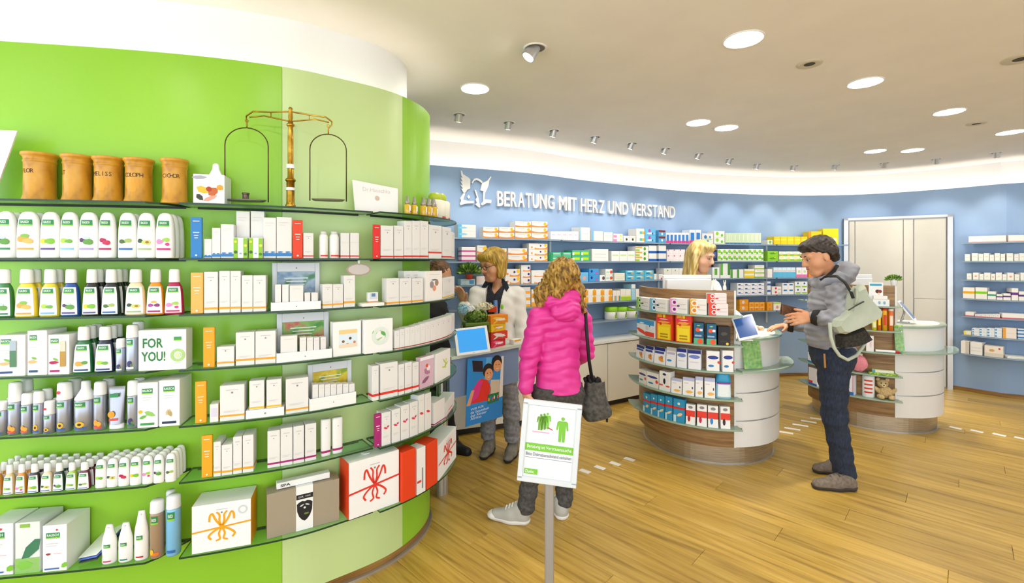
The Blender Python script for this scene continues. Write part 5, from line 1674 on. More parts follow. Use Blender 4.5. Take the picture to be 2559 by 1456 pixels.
# fourth row
bput(3, 1230, 1262, 722, 3, C(W_, orange), 'white box with orange swoosh behind white coat')
bput(3, 1300, 1326, 717, 3, C(W_, [('rect', 0, 1, 0, .4, '#f2a82a')]), 'white box with orange base')
bput(3, 1328, 1366, 722, 2, C(W_, [('rect', 0, .5, 0, .5, '#f2a82a')]), 'white box with orange corner')
bput(3, 1450, 1530, 722, 2, C('#f6f3ec', [('rect', .55, .98, .05, .8, '#f2a21c'), ('dot', .76, .8, .2, '#f4b83a')]), 'white box with orange figure', n=4)
bput(3, 1532, 1550, 726, 1, C('#f4f0e8', [('rect', .3, .5, 0, .5, '#e8a03a'), ('rect', .65, .9, 0, .5, '#3a9a9a')]), 'small white box with mixed stripes', n=2)
bput(3, 1551, 1577, 722, 1, C('#f3efe6', [('rect', 0, 1, 0, .32, '#a8d42a'), ('rect', 0, 1, .32, .42, '#e8e66a')]), 'white box with lime base', n=2)
bput(3, 1578, 1588, 710, 1, C('#a8d8ec', [('rect', 0, 1, .75, 1, '#f2f4f4')]), 'tall pale blue box')
bput(3, 1589, 1640, 722, 1, C('#f6f0ec', []), 'white box partly behind wooden screen', n=3)
bput(3, 1842, 1910, 707, 3, C('#f4f6f8', [('leaf', .35, .55, .5, .5, '#2f5fa8'), ('rect', .5, .9, .3, .5, '#c8b8d8')]), 'white box with blue mark', n=4)
bput(3, 1917, 1926, 703, 2, C('#e8ecf2', [('rect', 0, 1, .4, .7, '#3f6ab0')]), 'narrow white and blue box')
bput(3, 1929, 1953, 716, 2, C('#f4ece8', [('dot', .4, .6, .3, '#d83a3a'), ('rect', .6, .9, .2, .5, '#b8c8b0')]), 'white box with red dot')
bput(3, 1955, 1984, 707, 2, C('#f4f6f6', [('rect', .2, .8, .6, .85, '#2f74b8')]), 'white box with blue label', n=2)
bput(3, 1986, 2018, 703, 2, C('#f2f4f0', [('rect', .1, .9, .1, .3, '#8fc23a'), ('dot', .5, .7, .15, '#3a5fa8')]), 'white box with green base line', n=2)
bput(3, 2020, 2040, 722, 1, C('#ecc81c', []), 'yellow carton beside grey jacket')
# fifth row
def jar_fn(w, d, h, q):
    r = w * .5
    o = mk('cream_jar', *shift_y(lathe([(r * .9, 0), (r, h * .05), (r, h * .62), (r * .92, h * .66)], 1, .9, 18), r * .9), m=mat('#f3f2ec', .35), smooth=True)
    mk('lid', *shift_y(lathe([(r * 1.02, h * .64), (r * 1.04, h * .68), (r * 1.0, h * .95), (r * .9, h)], 1, .9, 18), r * .9), m=mat('#8fce1e', .35), parent=o, smooth=True)
    global PATCH_Y
    PATCH_Y = r * .9
    patch([(r, 0), (r, h)], 1, .9, 2, -math.pi / 2 + .0, -math.pi / 2 + .55, h * .1, h * .4, 'picture', mat('#7fb82a', .4), o)
    patch([(r, 0), (r, h)], 1, .9, 2, -math.pi / 2 + .15, -math.pi / 2 + .4, h * .38, h * .58, 'picture_stem', mat('#1c2410', .4), o)
    return o
bput(4, 1524, 1600, 767, 1, jar_fn, 'white cream jar with lime lid', n=3)
bput(4, 1848, 1871, 748, 2, C('#f2a21c', [('dot', .4, .55, .3, '#e8cfd0'), ('rect', 0, 1, 0, .15, '#e88a1a')]), 'orange box with pale disc')
bput(4, 1872, 1911, 755, 2, C('#f3a51e', [('dot', .5, .4, .25, '#ee7a1a'), ('rect', .1, .9, .75, .9, '#f2d0a8')]), 'orange box', n=3)
bput(4, 1917, 1930, 755, 2, C('#f3a51e', [('dot', .5, .4, .25, '#ee7a1a')]), 'orange box right of upright')
bput(4, 1933, 1952, 755, 1, C('#f6f3ee', [('rect', 0, 1, .8, 1, '#c8dc5a'), ('dot', .5, .4, .2, '#e8a08a')]), 'white box with lime lid')
# far right bay
bput(0, 2419, 2516, 589, 1, C('#f8f1ea', [('rect', 0, 1, 0, .15, '#efb8b0')]), 'long white box with salmon base')
bput(0, 2518, 2650, 586, 1, C('#f8f1ea', [('rect', 0, 1, 0, .15, '#efb8b0')]), 'long white box with salmon base', n=1)
for i, (a, b, yt) in enumerate([(2411, 2424, 635), (2428, 2444, 632), (2445, 2457, 634), (2458, 2472, 632), (2473, 2484, 636), (2485, 2499, 632), (2500, 2512, 634), (2516, 2532, 632), (2535, 2546, 635), (2547, 2575, 632)]):
    bput(1, a, b, yt, 1, C('#f5f3ea', [('rect', .2, .8, .5, .58, '#d8e6cc' if i % 2 else '#e8d0cc'), ('rect', 0, 1, 0, .12, '#e2eedb')]), 'small off-white box, far right bay')
for i, (a, b, yt) in enumerate([(2416, 2428, 683), (2431, 2446, 681), (2447, 2458, 684), (2459, 2475, 681), (2476, 2487, 684), (2488, 2504, 681), (2505, 2516, 685), (2517, 2534, 681), (2536, 2548, 685), (2550, 2575, 681)]):
    bput(2, a, b, yt, 1, C('#f5f3ea', [('dot', .5, .5, .22, '#e8a08a' if i % 3 == 1 else '#dfe6d4'), ('rect', 0, 1, 0, .12, '#dfeed6')]), 'small ivory box, far right bay')
for a, b, yt, cc, nm in [(2406, 2436, 718, '#eeb01c', 'amber'), (2437, 2467, 718, '#86cf1e', 'lime'), (2468, 2489, 728, '#2f9a86', 'teal'), (2490, 2506, 735, '#5a2a80', 'purple'), (2507, 2526, 733, '#5a2a80', 'purple'), (2528, 2545, 720, '#6a2a88', 'violet'), (2546, 2570, 728, '#4a2a80', 'violet')]:
    bput(3, a, b, yt, 1, C('#f6f2ea', [('band', .45, .66, cc)]), f'white box with {nm} band')
bput(4, 2412, 2434, 779, 1, C('#f6f2ee', [('band', 0, .2, '#e25a64')]), 'white box with rose base')
bput(4, 2436, 2499, 785, 1, C('#f4f1ee', [('band', 0, .2, '#e25a64'), ('rect', .3, .7, .5, .7, '#c8c0b8')]), 'tiny white box with rose base', n=6)
bput(4, 2503, 2600, 784, 1, C('#f6f2ee', [('band', 0, .2, '#e25a64')]), 'long white box with rose base')
bput(5, 2408, 2427, 827, 1, C('#f3ecd2', [('rect', 0, .3, 0, 1, '#efe26a'), ('rect', 0, 1, 0, .15, '#e8d83a')]), 'cream box with yellow edge')
bput(5, 2428, 2504, 820, 3, C('#eef3f6', [('dot', .2, .5, .3, '#4fa0d8'), ('rect', .5, .9, .4, .6, '#c8dcea')]), 'white box with pale blue dot', n=4)
bput(5, 2506, 2541, 819, 2, C('#f1e6da', [('rect', 0, .22, 0, 1, '#f0a83a')]), 'beige box with orange edge')
bput(5, 2543, 2590, 822, 3, C('#e6eef6', [('band', .3, .7, '#2f7fc4')]), 'white box with strong blue band')
bput(6, 2401, 2422, 852, 1, C('#f3efe9', [('rect', .55, 1, 0, 1, '#cfc8ba')]), 'white box with taupe edge', d=.16)
bput(6, 2424, 2455, 855, 1, C('#f0efec', [('rect', .1, .9, .55, .6, '#d8d8d6'), ('rect', .1, .9, .3, .34, '#dcdcda')]), 'square white box', d=.16)
bput(6, 2459, 2508, 865, 1, C('#efe6d8', [('rect', 0, 1, .0, .35, '#d8d2c2'), ('oval', .4, .6, .3, .25, '#d8a86a'), ('dot', .8, .8, .08, '#e23a3a')]), 'beige box with printed food', d=.16)
bput(6, 2516, 2600, 893, 1, C('#f2f2ea', [('rect', .1, .9, .3, .6, '#cfd8cc')]), 'flat white package', d=.16)

# cream base cabinets along the blue wall
CD = .25
CABF = BLUE.off(CD)
cx_edges = [1040, 1130, 1225, 1312, 1400, 1519, 1640]
for i in range(len(cx_edges) - 1):
    a, b = CABF.hit(cx_edges[i]), CABF.hit(cx_edges[i + 1])
    pa, pb = np.array(a[1:]), np.array(b[1:])
    d = pb - pa
    w = float(np.hypot(*d)) - .004
    r = math.atan2(d[1], d[0])
    m = (pa + pb) / 2
    t = empty('base_cabinet', (m[0], m[1], 0), r)
    tag(t, f'cream base cabinet along the blue wall, {ORD[i]} from left', 'cabinet', 'base cabinets')
    mk('body', *box_vf(-w / 2, w / 2, .02, CD - .05, .06, .70), m=M_CAB, parent=t)
    mk('door', *bev_box(-w / 2 + .002, w / 2 - .002, 0, .019, .065, .69, .002), m=M_CAB, parent=t)
    mk('kick_board', *box_vf(-w / 2, w / 2, .05, .07, 0, .06), m=M_DARK, parent=t)
a, b = BLUE.hit(1040)[0], BLUE.hit(1640)[0]
o = mk('worktop', *curve_slab(BLUE, a, b, .004, CD + .012, .703, .725, .05), m=mat('#f2f0e6', .3))
tag(o, 'pale worktop on the cream base cabinets', 'worktop')
# ================================================================ round consultation counters
def arc_curve(cx, cy, R, a0, a1, n=90):
    """plan arc ordered left to right seen from the viewer (outside normal towards the room)"""
    return Curve([(cx + R * math.cos(t), cy + R * math.sin(t)) for t in np.linspace(a0, a1, n)])
CS = [1.18, .955, .755, .547, .323]
SD = .095
CNAME = ['top', 'second', 'third', 'fourth', 'bottom']
def make_counter(label, short, cx, cy, R, seam_px, left_px, z_ledge=.755):
    c = Vector((cx, cy, 0))
    t = empty('sales_counter', (cx, cy, 0))
    tag(t, label, 'counter', 'round sales counters')
    view = math.atan2(-cy, -cx)          # direction towards the viewer
    full = arc_curve(cx, cy, R, view - math.pi * .62, view + math.pi * .62, 160)
    rel = lambda vf: ([(x - cx, y - cy, z) for x, y, z in vf[0]], vf[1])
    s_seam = full.hit(seam_px)[0]
    s_left = full.hit(left_px)[0] if left_px else 0
    # plinth
    pl = arc_curve(cx, cy, R * .915, 0, 2 * math.pi, 72)
    v, f = lathe([(R * .905, 0), (R * .905, .004), (R * .915, .005), (R * .915, .155)], 1, 1, 72)
    mk('plinth', v, f, M_STEEL, t, smooth=False)
    mk('plinth_edge', *lathe([(R * .93, 0), (R * .93, .007), (R * .915, .0075)], 1, 1, 72, cap=False), m=M_ALU, parent=t)
    # wood front (tall screen)
    sw = mk('wood_screen', *rel(curve_slab(full, s_left, s_seam, -.03, 0, .153, 1.365, .03)), m=M_WOOD, parent=t)
    # white drum: stacked bands with recessed joints
    s_end = full.L[-1]
    zs = [.153, .345, .36, .56, .575, .745]
    for z0, z1 in ((.155, .352), (.362, .568), (.578, .748), (.765, .975)):
        mk('drum_band', *rel(curve_slab(full, s_seam + .002, s_end, -.02, 0, z0, z1, .03)), m=M_LAC, parent=t)
    mk('drum_core', *rel(curve_slab(full, s_seam, s_end, -.03, -.008, .155, .975, .03)), m=M_ALU, parent=t)
    mk('screen_edge', *rel(curve_slab(full, s_seam - .012, s_seam + .002, -.035, .004, .153, 1.365, .01)), m=M_LAC, parent=t)
    # ledge and desk top in greenish glass
    lg = mk('glass_ledge', *rel(curve_slab(full, s_seam + .004, s_end - .1, -.005, .10, z_ledge - .006, z_ledge + .010, .03)), m=[M_FROST], parent=t)
    # crescent desk top: the assistant's side stays open
    mk('desk_top', *rel(curve_slab(full, .05, s_end - .02, -.34, -.031, .977, .993, .03)), m=mat('#dce6d4', .25), parent=t)
    mk('desk_rim', *rel(curve_slab(full, s_seam + .002, s_end - .02, -.031, .018, .977, .993, .03)), m=M_FROST, parent=t)
    # glass shelves on the wood screen
    shelves = []
    for k, z in enumerate(CS):
        st = Curve(full.p)
        a, b = s_left + .03, s_seam + .01
        o = mk('screen_shelf', *rel(curve_slab(full, a, b, .001, SD, z - .012, z, .03)), m=M_FROST, parent=t)
        mk('shelf_edge', *rel(curve_slab(full, a, b, SD, SD + .003, z - .012, z, .03)), m=M_FEDGE, parent=o)
        p = full.at(s_seam + .012) + full.nat(s_seam + .012) * .06
        mk('shelf_clip', *cyl((p[0] - cx, p[1] - cy, z - .014), (p[0] - cx, p[1] - cy, z + .004), .008, n=8), m=M_CHROME, parent=o)
        shelves.append(Shelf(full, z, f'{CNAME[k]} shelf of {short}', SD))
    return t, full, shelves
R1 = .575
C1, full1, CS1 = make_counter('round counter with wooden shelf screen and white drum, nearest, in the middle', 'middle counter', 1.736, 4.13, R1, 1838, 1597)
C2, full2, CS2 = make_counter('round counter with wooden shelf screen and white drum, near the sliding door', 'right counter', 3.71, 4.76, .555, 2240, 2019)

def cput(sh, x0, x1, yt, color, deco, desc, name='carton', d=.075, inset=.012, lean=0.0, dz=0.0):
    m, w, r, D = sh.spot(x0, x1, inset)
    h = sh.height(yt, D) - dz
    o = carton(w * .95, d, h, color, deco, name)
    put(o, m, r, sh.z, 0, 0, dz)
    if lean:
        o.rotation_euler = (-lean, 0, r)
    reg(o, desc, 'on ' + sh.place, (x0 + x1) / 2, 'box', 'goods on ' + sh.place.split(' of ')[1])
    return o, w, h, m, r
ringd = lambda c, c2: [('rect', 0, .38, 0, 1, c), ('ring', .27, .74, .2, '#f6f2f0'), ('dot', .27, .74, .10, c2), ('ring', .27, .27, .2, '#f6f2f0'), ('dot', .27, .27, .10, c2), ('leaf', .5, .5, .2, .2, c2), ('rect', .5, .95, .62, .66, '#cfcac6'), ('rect', .5, .95, .3, .34, '#cfcac6')]
S = CS1
for x0, x1, yt, c, c2, nm in [(1590, 1622, 743, '#8fcf4a', '#2f5a1c', 'green'), (1623, 1666, 746, '#7fbfe2', '#1f3f5a', 'blue'), (1673, 1718, 746, '#e8a0d8', '#8a1f8a', 'pink'), (1723, 1767, 748, '#f2b01c', '#e88a1a', 'amber')]:
    cput(S[0], x0, x1, yt, '#f4f0ea', ringd(c, c2), f'plaster box with {nm} rings')
o, w, h, m, r = cput(S[0], 1770, 1821, 759, '#f4e6e4', ringd('#f0482a', '#d82a3a'), 'plaster box with red rings, lower of two')
o2 = carton(w * .95, .07, CAMZ - (733 - HY) / F * m[1] - S[0].z - h - .002, '#f4e6e4', ringd('#f0482a', '#d82a3a'), 'carton')
put(o2, m, r, S[0].z, .004, -.01, h + .001)
reg(o2, 'plaster box with red rings, upper of two', 'on ' + S[0].place, 1790, 'box', 'goods on middle counter')
cput(S[1], 1591, 1636, 799, '#eef2f4', [('rect', 0, 1, .72, 1, '#3f9fd8'), ('leaf', .3, .78, .3, .14, '#f4f6f6'), ('dot', .6, .55, .16, '#d8dde0'), ('leaf', .3, .25, .7, .35, '#ee4a2a', .3), ('rect', .5, 1, .05, .32, '#ee4a2a'), ('dot', .75, .68, .06, '#2f7fd0')], 'white, blue and red sachet box')
bag = [('rect', .08, .92, .03, .62, '#f2c81c'), ('rect', .15, .85, .06, .5, '#f6dc2a'), ('rect', .25, .75, .2, .26, '#b8901c'), ('rect', .25, .75, .1, .16, '#b8901c'), ('leaf', .5, .68, .8, .16, '#f0a04a'), ('rect', 0, 1, .76, .84, '#e82a5a'), ('leaf', .5, .8, .6, .05, '#f6e6e6'), ('rect', .1, .4, .86, .98, '#f0a82a'), ('rect', .45, .6, .86, .98, '#f2d81c'), ('dot', .3, .62, .08, '#d83a2a')]
for x0, x1, yt in [(1639, 1680, 784), (1687, 1729, 786)]:
    cput(S[1], x0, x1, yt, '#e8481c', bag, 'tall red and yellow pouch', 'pouch', d=.05)
for x0, x1, yt in [(1733, 1759, 807), (1765, 1791, 810)]:
    cput(S[1], x0, x1, yt, '#1c5f86', [('leaf', .5, .88, .4, .1, '#8fcf6a'), ('dot', .4, .68, .22, '#f0582a'), ('rect', .6, .9, .62, .74, '#f0f2f4'), ('rect', 0, 1, 0, .28, '#5fb88a'), ('dot', .65, .14, .28, '#f0582a'), ('rect', .1, .8, .36, .44, '#9fb8d8')], 'dark teal tea carton with orange dot')
cput(S[1], 1794, 1826, 816, '#211f20', [('leaf', .5, .6, .6, .3, '#4a4640'), ('dot', .75, .08, .12, '#f2c41c'), ('rect', .2, .7, .2, .24, '#3a3634')], 'black carton')
foot = [('rect', 0, 1, .80, 1, '#1f2f78'), ('rect', .05, .9, .62, .76, '#3a4a9a'), ('leaf', .65, .28, .6, .4, '#e89a3a', .7), ('leaf', .7, .4, .3, .3, '#c87a4a', .9)]
for x0, x1, yt in [(1588, 1608, 863), (1610, 1631, 865), (1633, 1661, 868)]:
    cput(S[2], x0, x1, yt, '#f1f0f0', foot, 'foot-care carton with navy top', lean=.12, d=.05)
cput(S[2], 1663, 1688, 868, '#eceaec', [('rect', 0, 1, .8, 1, '#c8c4c0'), ('rect', .1, .9, .62, .74, '#b8b4d0'), ('oval', .35, .3, .5, .12, '#2f8fd0')], 'grey-topped bandage carton', lean=.12, d=.05)
for x0, x1, yt in [(1691, 1716, 871), (1719, 1752, 875)]:
    cput(S[2], x0, x1, yt, '#f0f0f4', [('rect', 0, 1, .82, 1, '#1c2a7a'), ('oval', .5, .66, .9, .2, '#6f86c8'), ('rect', .15, .8, .35, .4, '#d8d8e0')], 'white carton with navy lid band')
for x0, x1, yt in [(1765, 1799, 877), (1805, 1834, 876)]:
    cput(S[2], x0, x1, yt, '#f4f2f0', [('oval', .5, .68, .85, .18, '#2a3f9a'), ('oval', .35, .26, .45, .12, '#2f7fc0'), ('dot', .95, .45, .12, '#e0402a')], 'white carton with blue oval')
for x0, x1, yt in [(1596, 1615, 924), (1616, 1645, 931)]:
    cput(S[3], x0, x1, yt, '#f2efe6', [('oval', .5, .70, .95, .16, '#3a428a'), ('oval', .35, .28, .5, .12, '#2f7fb8'), ('dot', .9, .45, .12, '#d8503a')], 'cream carton with navy oval')
cput(S[3], 1647, 1674, 928, '#f2f0ec', [('oval', .5, .85, .35, .12, '#2a2f5a'), ('oval', .5, .5, .22, .3, '#1c2238'), ('rect', 0, .35, .25, .33, '#e2584a'), ('rect', .65, 1, .22, .3, '#e2584a'), ('rect', 0, 1, .0, .14, '#e8f2ec')], 'white carton with dark figure')
pk = [('rect', 0, 1, .82, 1, '#b8bce0'), ('oval', .85, .45, .12, .14, '#3a4270'), ('leaf', .6, .2, .7, .25, '#f0b85a'), ('rect', .1, .5, .66, .7, '#c8ccd8')]
for x0, x1, yt in [(1676, 1703, 946), (1705, 1735, 944), (1737, 1757, 942), (1760, 1788, 945)]:
    cput(S[3], x0, x1, yt, '#f3f1ee', pk, 'white plaster carton with lilac top', lean=.1, d=.045)
# blue wide-lidded bottle
m, w, r, D = S[3].spot(1788, 1832, .02)
h = S[3].height(933, D)
o = mk('gel_bottle', *shift_y(lathe([(w * .42, 0), (w * .47, .004), (w * .42, h * .62), (w * .40, h * .64)], 1, .6, 18, 2.6), w * .28), m=mat('#9fd0e4', .3), smooth=True)
mk('lid', *shift_y(lathe([(w * .43, h * .63), (w * .44, h * .7), (w * .38, h * .93), (w * .3, h)], 1, .6, 18, 2.4), w * .28), m=mat('#2f9fd0', .3), parent=o, smooth=True)
PATCH_Y = w * .28
patch([(w * .47, 0), (w * .42, h * .62)], 1, .6, 2.6, -math.pi / 2 - 1.1, -math.pi / 2 + 1.1, h * .57, h * .63, 'stripe', mat('#a02aa0', .4), o)
patch([(w * .47, 0), (w * .42, h * .62)], 1, .6, 2.6, -math.pi / 2 - .8, -math.pi / 2 + .9, h * .08, h * .55, 'paper_label', mat('#eef4f6', .4), o)
put(o, m, r, S[3].z)
tag(o, 'pale blue gel bottle with wide blue lid, fourth shelf of middle counter', 'bottle')
for x0, x1, yt in [(1607, 1625, 983), (1626, 1642, 985), (1643, 1660, 988), (1662, 1680, 991), (1682, 1711, 997)]:
    cput(S[4], x0, x1, yt, '#2f96c4', [('band', .56, .66, '#d8302a'), ('leaf', .55, .32, .3, .4, '#f0cfa8', 1.0), ('dot', .5, .8, .12, '#e8f0d8'), ('rect', 0, .25, 0, .3, '#bfe0ee')], 'blue bandage pack with red belt', 'bandage_pack', d=.05)
for x0, x1, yt, c in [(1713, 1737, 1011, '#b01c1c'), (1741, 1767, 1012, '#c41c4a'), (1769, 1796, 1015, '#2f8ad0'), (1801, 1826, 1017, '#2a2426')]:
    nm = {'#b01c1c': 'dark red', '#c41c4a': 'crimson', '#2f8ad0': 'blue', '#2a2426': 'black'}[c]
    cput(S[4], x0, x1, yt, '#f5f3f1', [('rect', 0, 1, .40, .70, '#e83a24'), ('oval', .35, .30, .3, .3, c), ('oval', .5, .86, .5, .14, '#8a8886')], f'white tape carton with red middle and {nm} mark', lean=.08, d=.05)

# things on the middle counter
def back_top(full, px, inset):
    return full.off(-inset).hit(px)
# monitor behind the screen: white shell seen from behind, tilted
def monitor(full, x0, x1, y0, y1, D, label):
    a, b = P(x0, y1, D), P(x1, y1, D)
    z1 = P(x0, y0, D)[2]
    w = b[0] - a[0]
    t = empty('monitor', ((a[0] + b[0]) / 2, D, .994), .06)
    H = z1 - .994
    tag(t, label, 'monitor', 'white monitors')
    mk('shell', *xf(merge(bev_box(-w / 2, w / 2, 0, .022, H - .24, H, .006), bev_box(-w / 2 + .02, w / 2 - .02, -.03, .0, H - .2, H - .035, .008)), Matrix.Rotation(.0, 4, 'X')), m=mat('#eeeeee', .35), parent=t)
    mk('bezel_line', *box_vf(-w / 2 + .01, w / 2 - .01, -.003, .0, H - .032, H - .027), m=mat('#bcbcbc', .4), parent=t)
    mk('screen', *box_vf(-w / 2 + .012, w / 2 - .012, .0222, .0235, H - .23, H - .012), m=mat('#2a3f5f', .2, emit=.3), parent=t)
    mk('stand', *merge(cyl((0, .01, .012), (0, .01, H - .15), .018), box_vf(-.09, .09, -.05, .09, 0, .012)), m=mat('#e0e0e0', .35), parent=t)
monitor(full1, 1656, 1780, 687, 712, 4.05, 'white monitor behind the wooden screen of the middle counter')
monitor(full2, 2118, 2181, 685, 712, 4.75, 'white monitor behind the wooden screen of the right counter')

# small plants
M_LEAFS = [mat('#6f9a3a', .6, name='leaf_light'), mat('#4c7a2a', .6, name='leaf_mid'), mat('#a9c46a', .6, name='leaf_pale')]
def bush(name, loc, rx, rz, n, label, pot=None, seed=1, pot_r=.04, pot_h=.06, leafm=None):
    rnd = random.Random(seed)
    t = empty(name, loc)
    tag(t, label, 'plant', 'small potted plants')
    if pot:
        mk('pot', *lathe([(pot_r * .75, 0), (pot_r * .8, .003), (pot_r, pot_h * .95), (pot_r, pot_h), (pot_r * .85, pot_h), (pot_r * .8, pot_h * .85)], 1, 1, 18), m=mat(pot, .4), parent=t, smooth=True)
    z0 = pot_h * .8
    for g in range(3):
        v, f = [], []
        for i in range(n // 3):
            th = rnd.uniform(0, 2 * math.pi)
            el = rnd.uniform(.15, 1.45)
            L = rnd.uniform(.65, 1.0)
            d = Vector((math.cos(th) * math.cos(el) * rx, math.sin(th) * math.cos(el) * rx, math.sin(el) * rz)) * L
            p = Vector((0, 0, z0)) + d
            dd = d.normalized()
            sd = dd.cross(Vector((rnd.uniform(-1, 1), rnd.uniform(-1, 1), rnd.uniform(-1, 1)))).normalized()
            s = rx * .22
            k = len(v)
            v += [tuple(p - dd * s), tuple(p + sd * s * .45), tuple(p + dd * s), tuple(p - sd * s * .45)]
            f.append((k, k + 1, k + 2, k + 3))
            st = len(v)
        o = mk('foliage', v, f, (leafm or M_LEAFS)[g], t)
    v, f = [], []
    for i in range(9):
        th = rnd.uniform(0, 6.28)
        q = cyl((0, 0, z0 - .01), (math.cos(th) * rx * .6, math.sin(th) * rx * .6, z0 + rz * rnd.uniform(.4, .8)), .0016, .001, 5)
        v, f = merge((v, f), q)
    mk('stems', v, f, mat('#5a6a2a', .7), t)
    return t
hp = full1.off(-.06).hit(1808)
bush('potted_plant', (P(1808, 700, 3.75)[0], 3.75, 1.367 if False else .994), .075, .10, 210, 'small potted plant behind the top right of the middle wooden screen', '#4a4a3a', 3, .045, .19)
o_ = P(1172, 690, 4.28)
bush('potted_plant', (o_[0], o_[1], 1.424), .115, .12, 330, 'bushy green potted plant on the blue wall beside the bob-haired assistant', '#c8422a', 5, .035, .045)
o_ = P(2243, 702, 4.62)
hq = full2.off(-.016).hit(2234)
bush('potted_plant', (hq[1], hq[2], 1.366), .072, .055, 150, 'small plant in white pot on the right wooden screen', '#f0f2f4', 8, .028, .05)
# white rabbit figurines on the screen edge
def figurine(px, label, hgt, ear=True):
    q = full1.off(-.016).hit(px)
    t = empty('figurine', (q[1], q[2], 1.366))
    tag(t, label, 'figurine', 'white figurines')
    mk('body', *lathe([(.010, 0), (.013, .004), (.014, hgt * .25), (.010, hgt * .5), (.006, hgt * .58), (.009, hgt * .68), (.008, hgt * .78), (.003, hgt * .82)], 1, .9, 12), m=mat('#f6f4e6', .5), parent=t, smooth=True)
    if ear:
        for sx in (-1, 1):
            mk('ear', *sphere((sx * .007, 0, hgt * .9), .006, 8, 6, (.7, .5, 2.2)), m=mat('#f3efdc', .5), parent=t, smooth=True)
figurine(1786, 'white rabbit figurine on middle wooden screen, left of two', .085)
figurine(1811, 'white angel figurine on middle wooden screen, right of two', .075)

# tablet on a stand
def tablet(center, w, h, yaw, tilt, roll, screen, label, stand_to):
    t = empty('tablet', center)
    t.rotation_euler = (0, 0, yaw)
    tag(t, label, 'tablet', 'customer tablets')
    Mx = Matrix.Rotation(roll, 4, 'Y') @ Matrix.Rotation(-tilt, 4, 'X')
    def rr(vf):
        return xf(vf, Mx)
    mk('shell', *rr(bev_box(-w / 2, w / 2, 0, .012, -h / 2, h / 2, .005)), m=mat('#f5f5f5', .3), parent=t)
    mk('screen', *rr(box_vf(-w * .42, w * .42, -.0008, .001, -h * .40, h * .42)), m=mat(screen, .15, emit=.5), parent=t)
    mk('home_button', *rr(box_vf(-w * .03, w * .03, -.0008, .001, -h * .465, -h * .44)), m=mat('#d0d0d0', .3), parent=t)
    mk('stand', *merge(cyl((0, .02, -.01), (0, .05, stand_to - center[2] + .01), .009), box_vf(-.05, .05, -.01, .09, stand_to - center[2], stand_to - center[2] + .008)), m=M_ALU, parent=t)
    return t
c = P(1863, 817, 3.48)
tablet((c[0], c[1], c[2]), .15, .19, -.35, .55, -.28, '#2f4f86', 'white framed tablet tilted beside the middle wooden screen', .994)
# leaflet holder on the glass ledge
def leaflet(full, x0, x1, ytop, z, label, seed, lean=.15):
    sh = Shelf(full, z, '', .1)
    m, w, r, D = sh.spot(x0, x1, .055)
    h = sh.height(ytop, D)
    t = empty('leaflet_holder', (m[0], m[1], z + .0005), r)
    t.rotation_euler = (-lean, 0, r)
    tag(t, label, 'leaflet holder', 'leaflet holders')
    mk('acrylic', *merge(box_vf(-w / 2, w / 2, -.004, -.002, 0, h * .9), box_vf(-w / 2, w / 2, .010, .012, 0, h), box_vf(-w / 2, w / 2, -.004, .012, 0, .002)), m=M_CLEAR, parent=t)
    mk('leaflet', *box_vf(-w / 2 + .003, w / 2 - .003, .0, .008, .004, h * 1.0), m=noise_mat('leaflet_print', '#4f9a1c', '#d8ea7a', 38, .4, c2='#8fcf2a', lo=.3, hi=.7), parent=t)
leaflet(full1, 1861, 1906, 846, .765, 'green printed leaflets in acrylic holder on the middle counter ledge', 1)
leaflet(full2, 2238, 2262, 813, .765, 'green printed leaflets in acrylic holder on the right counter ledge', 2)
# papers / card terminal on the desk of counter 1
q = P(1905, 826, 3.95)
o = mk('card_terminal', *merge(bev_box(-.04, .04, -.08, .08, 0, .03, .006), bev_box(-.034, .034, -.02, .07, .03, .045, .004)), m=mat('#e8e8e6', .4))
o.location = (1.98, 3.83, .994)
o.rotation_euler = (0, 0, -.6)
pr(QUAD, o, 0, 0, .05, .03, mat('#3a4a5a', .3), .0, 'display').rotation_euler = (-math.pi / 2, 0, 0)
tag(o, 'pale card terminal on the desk of the middle counter', 'terminal')
o = carton(.13, .06, .028, '#f3e9d8', [('rect', 0, .35, 0, 1, '#f2c22a'), ('rect', .5, .9, .3, .7, '#eeb83a')], 'medicine_box')
o.location = (2.12, 4.0, .994)
o.rotation_euler = (0, 0, -.25)
tag(o, 'white and yellow medicine box under the customer hand on middle counter', 'box')

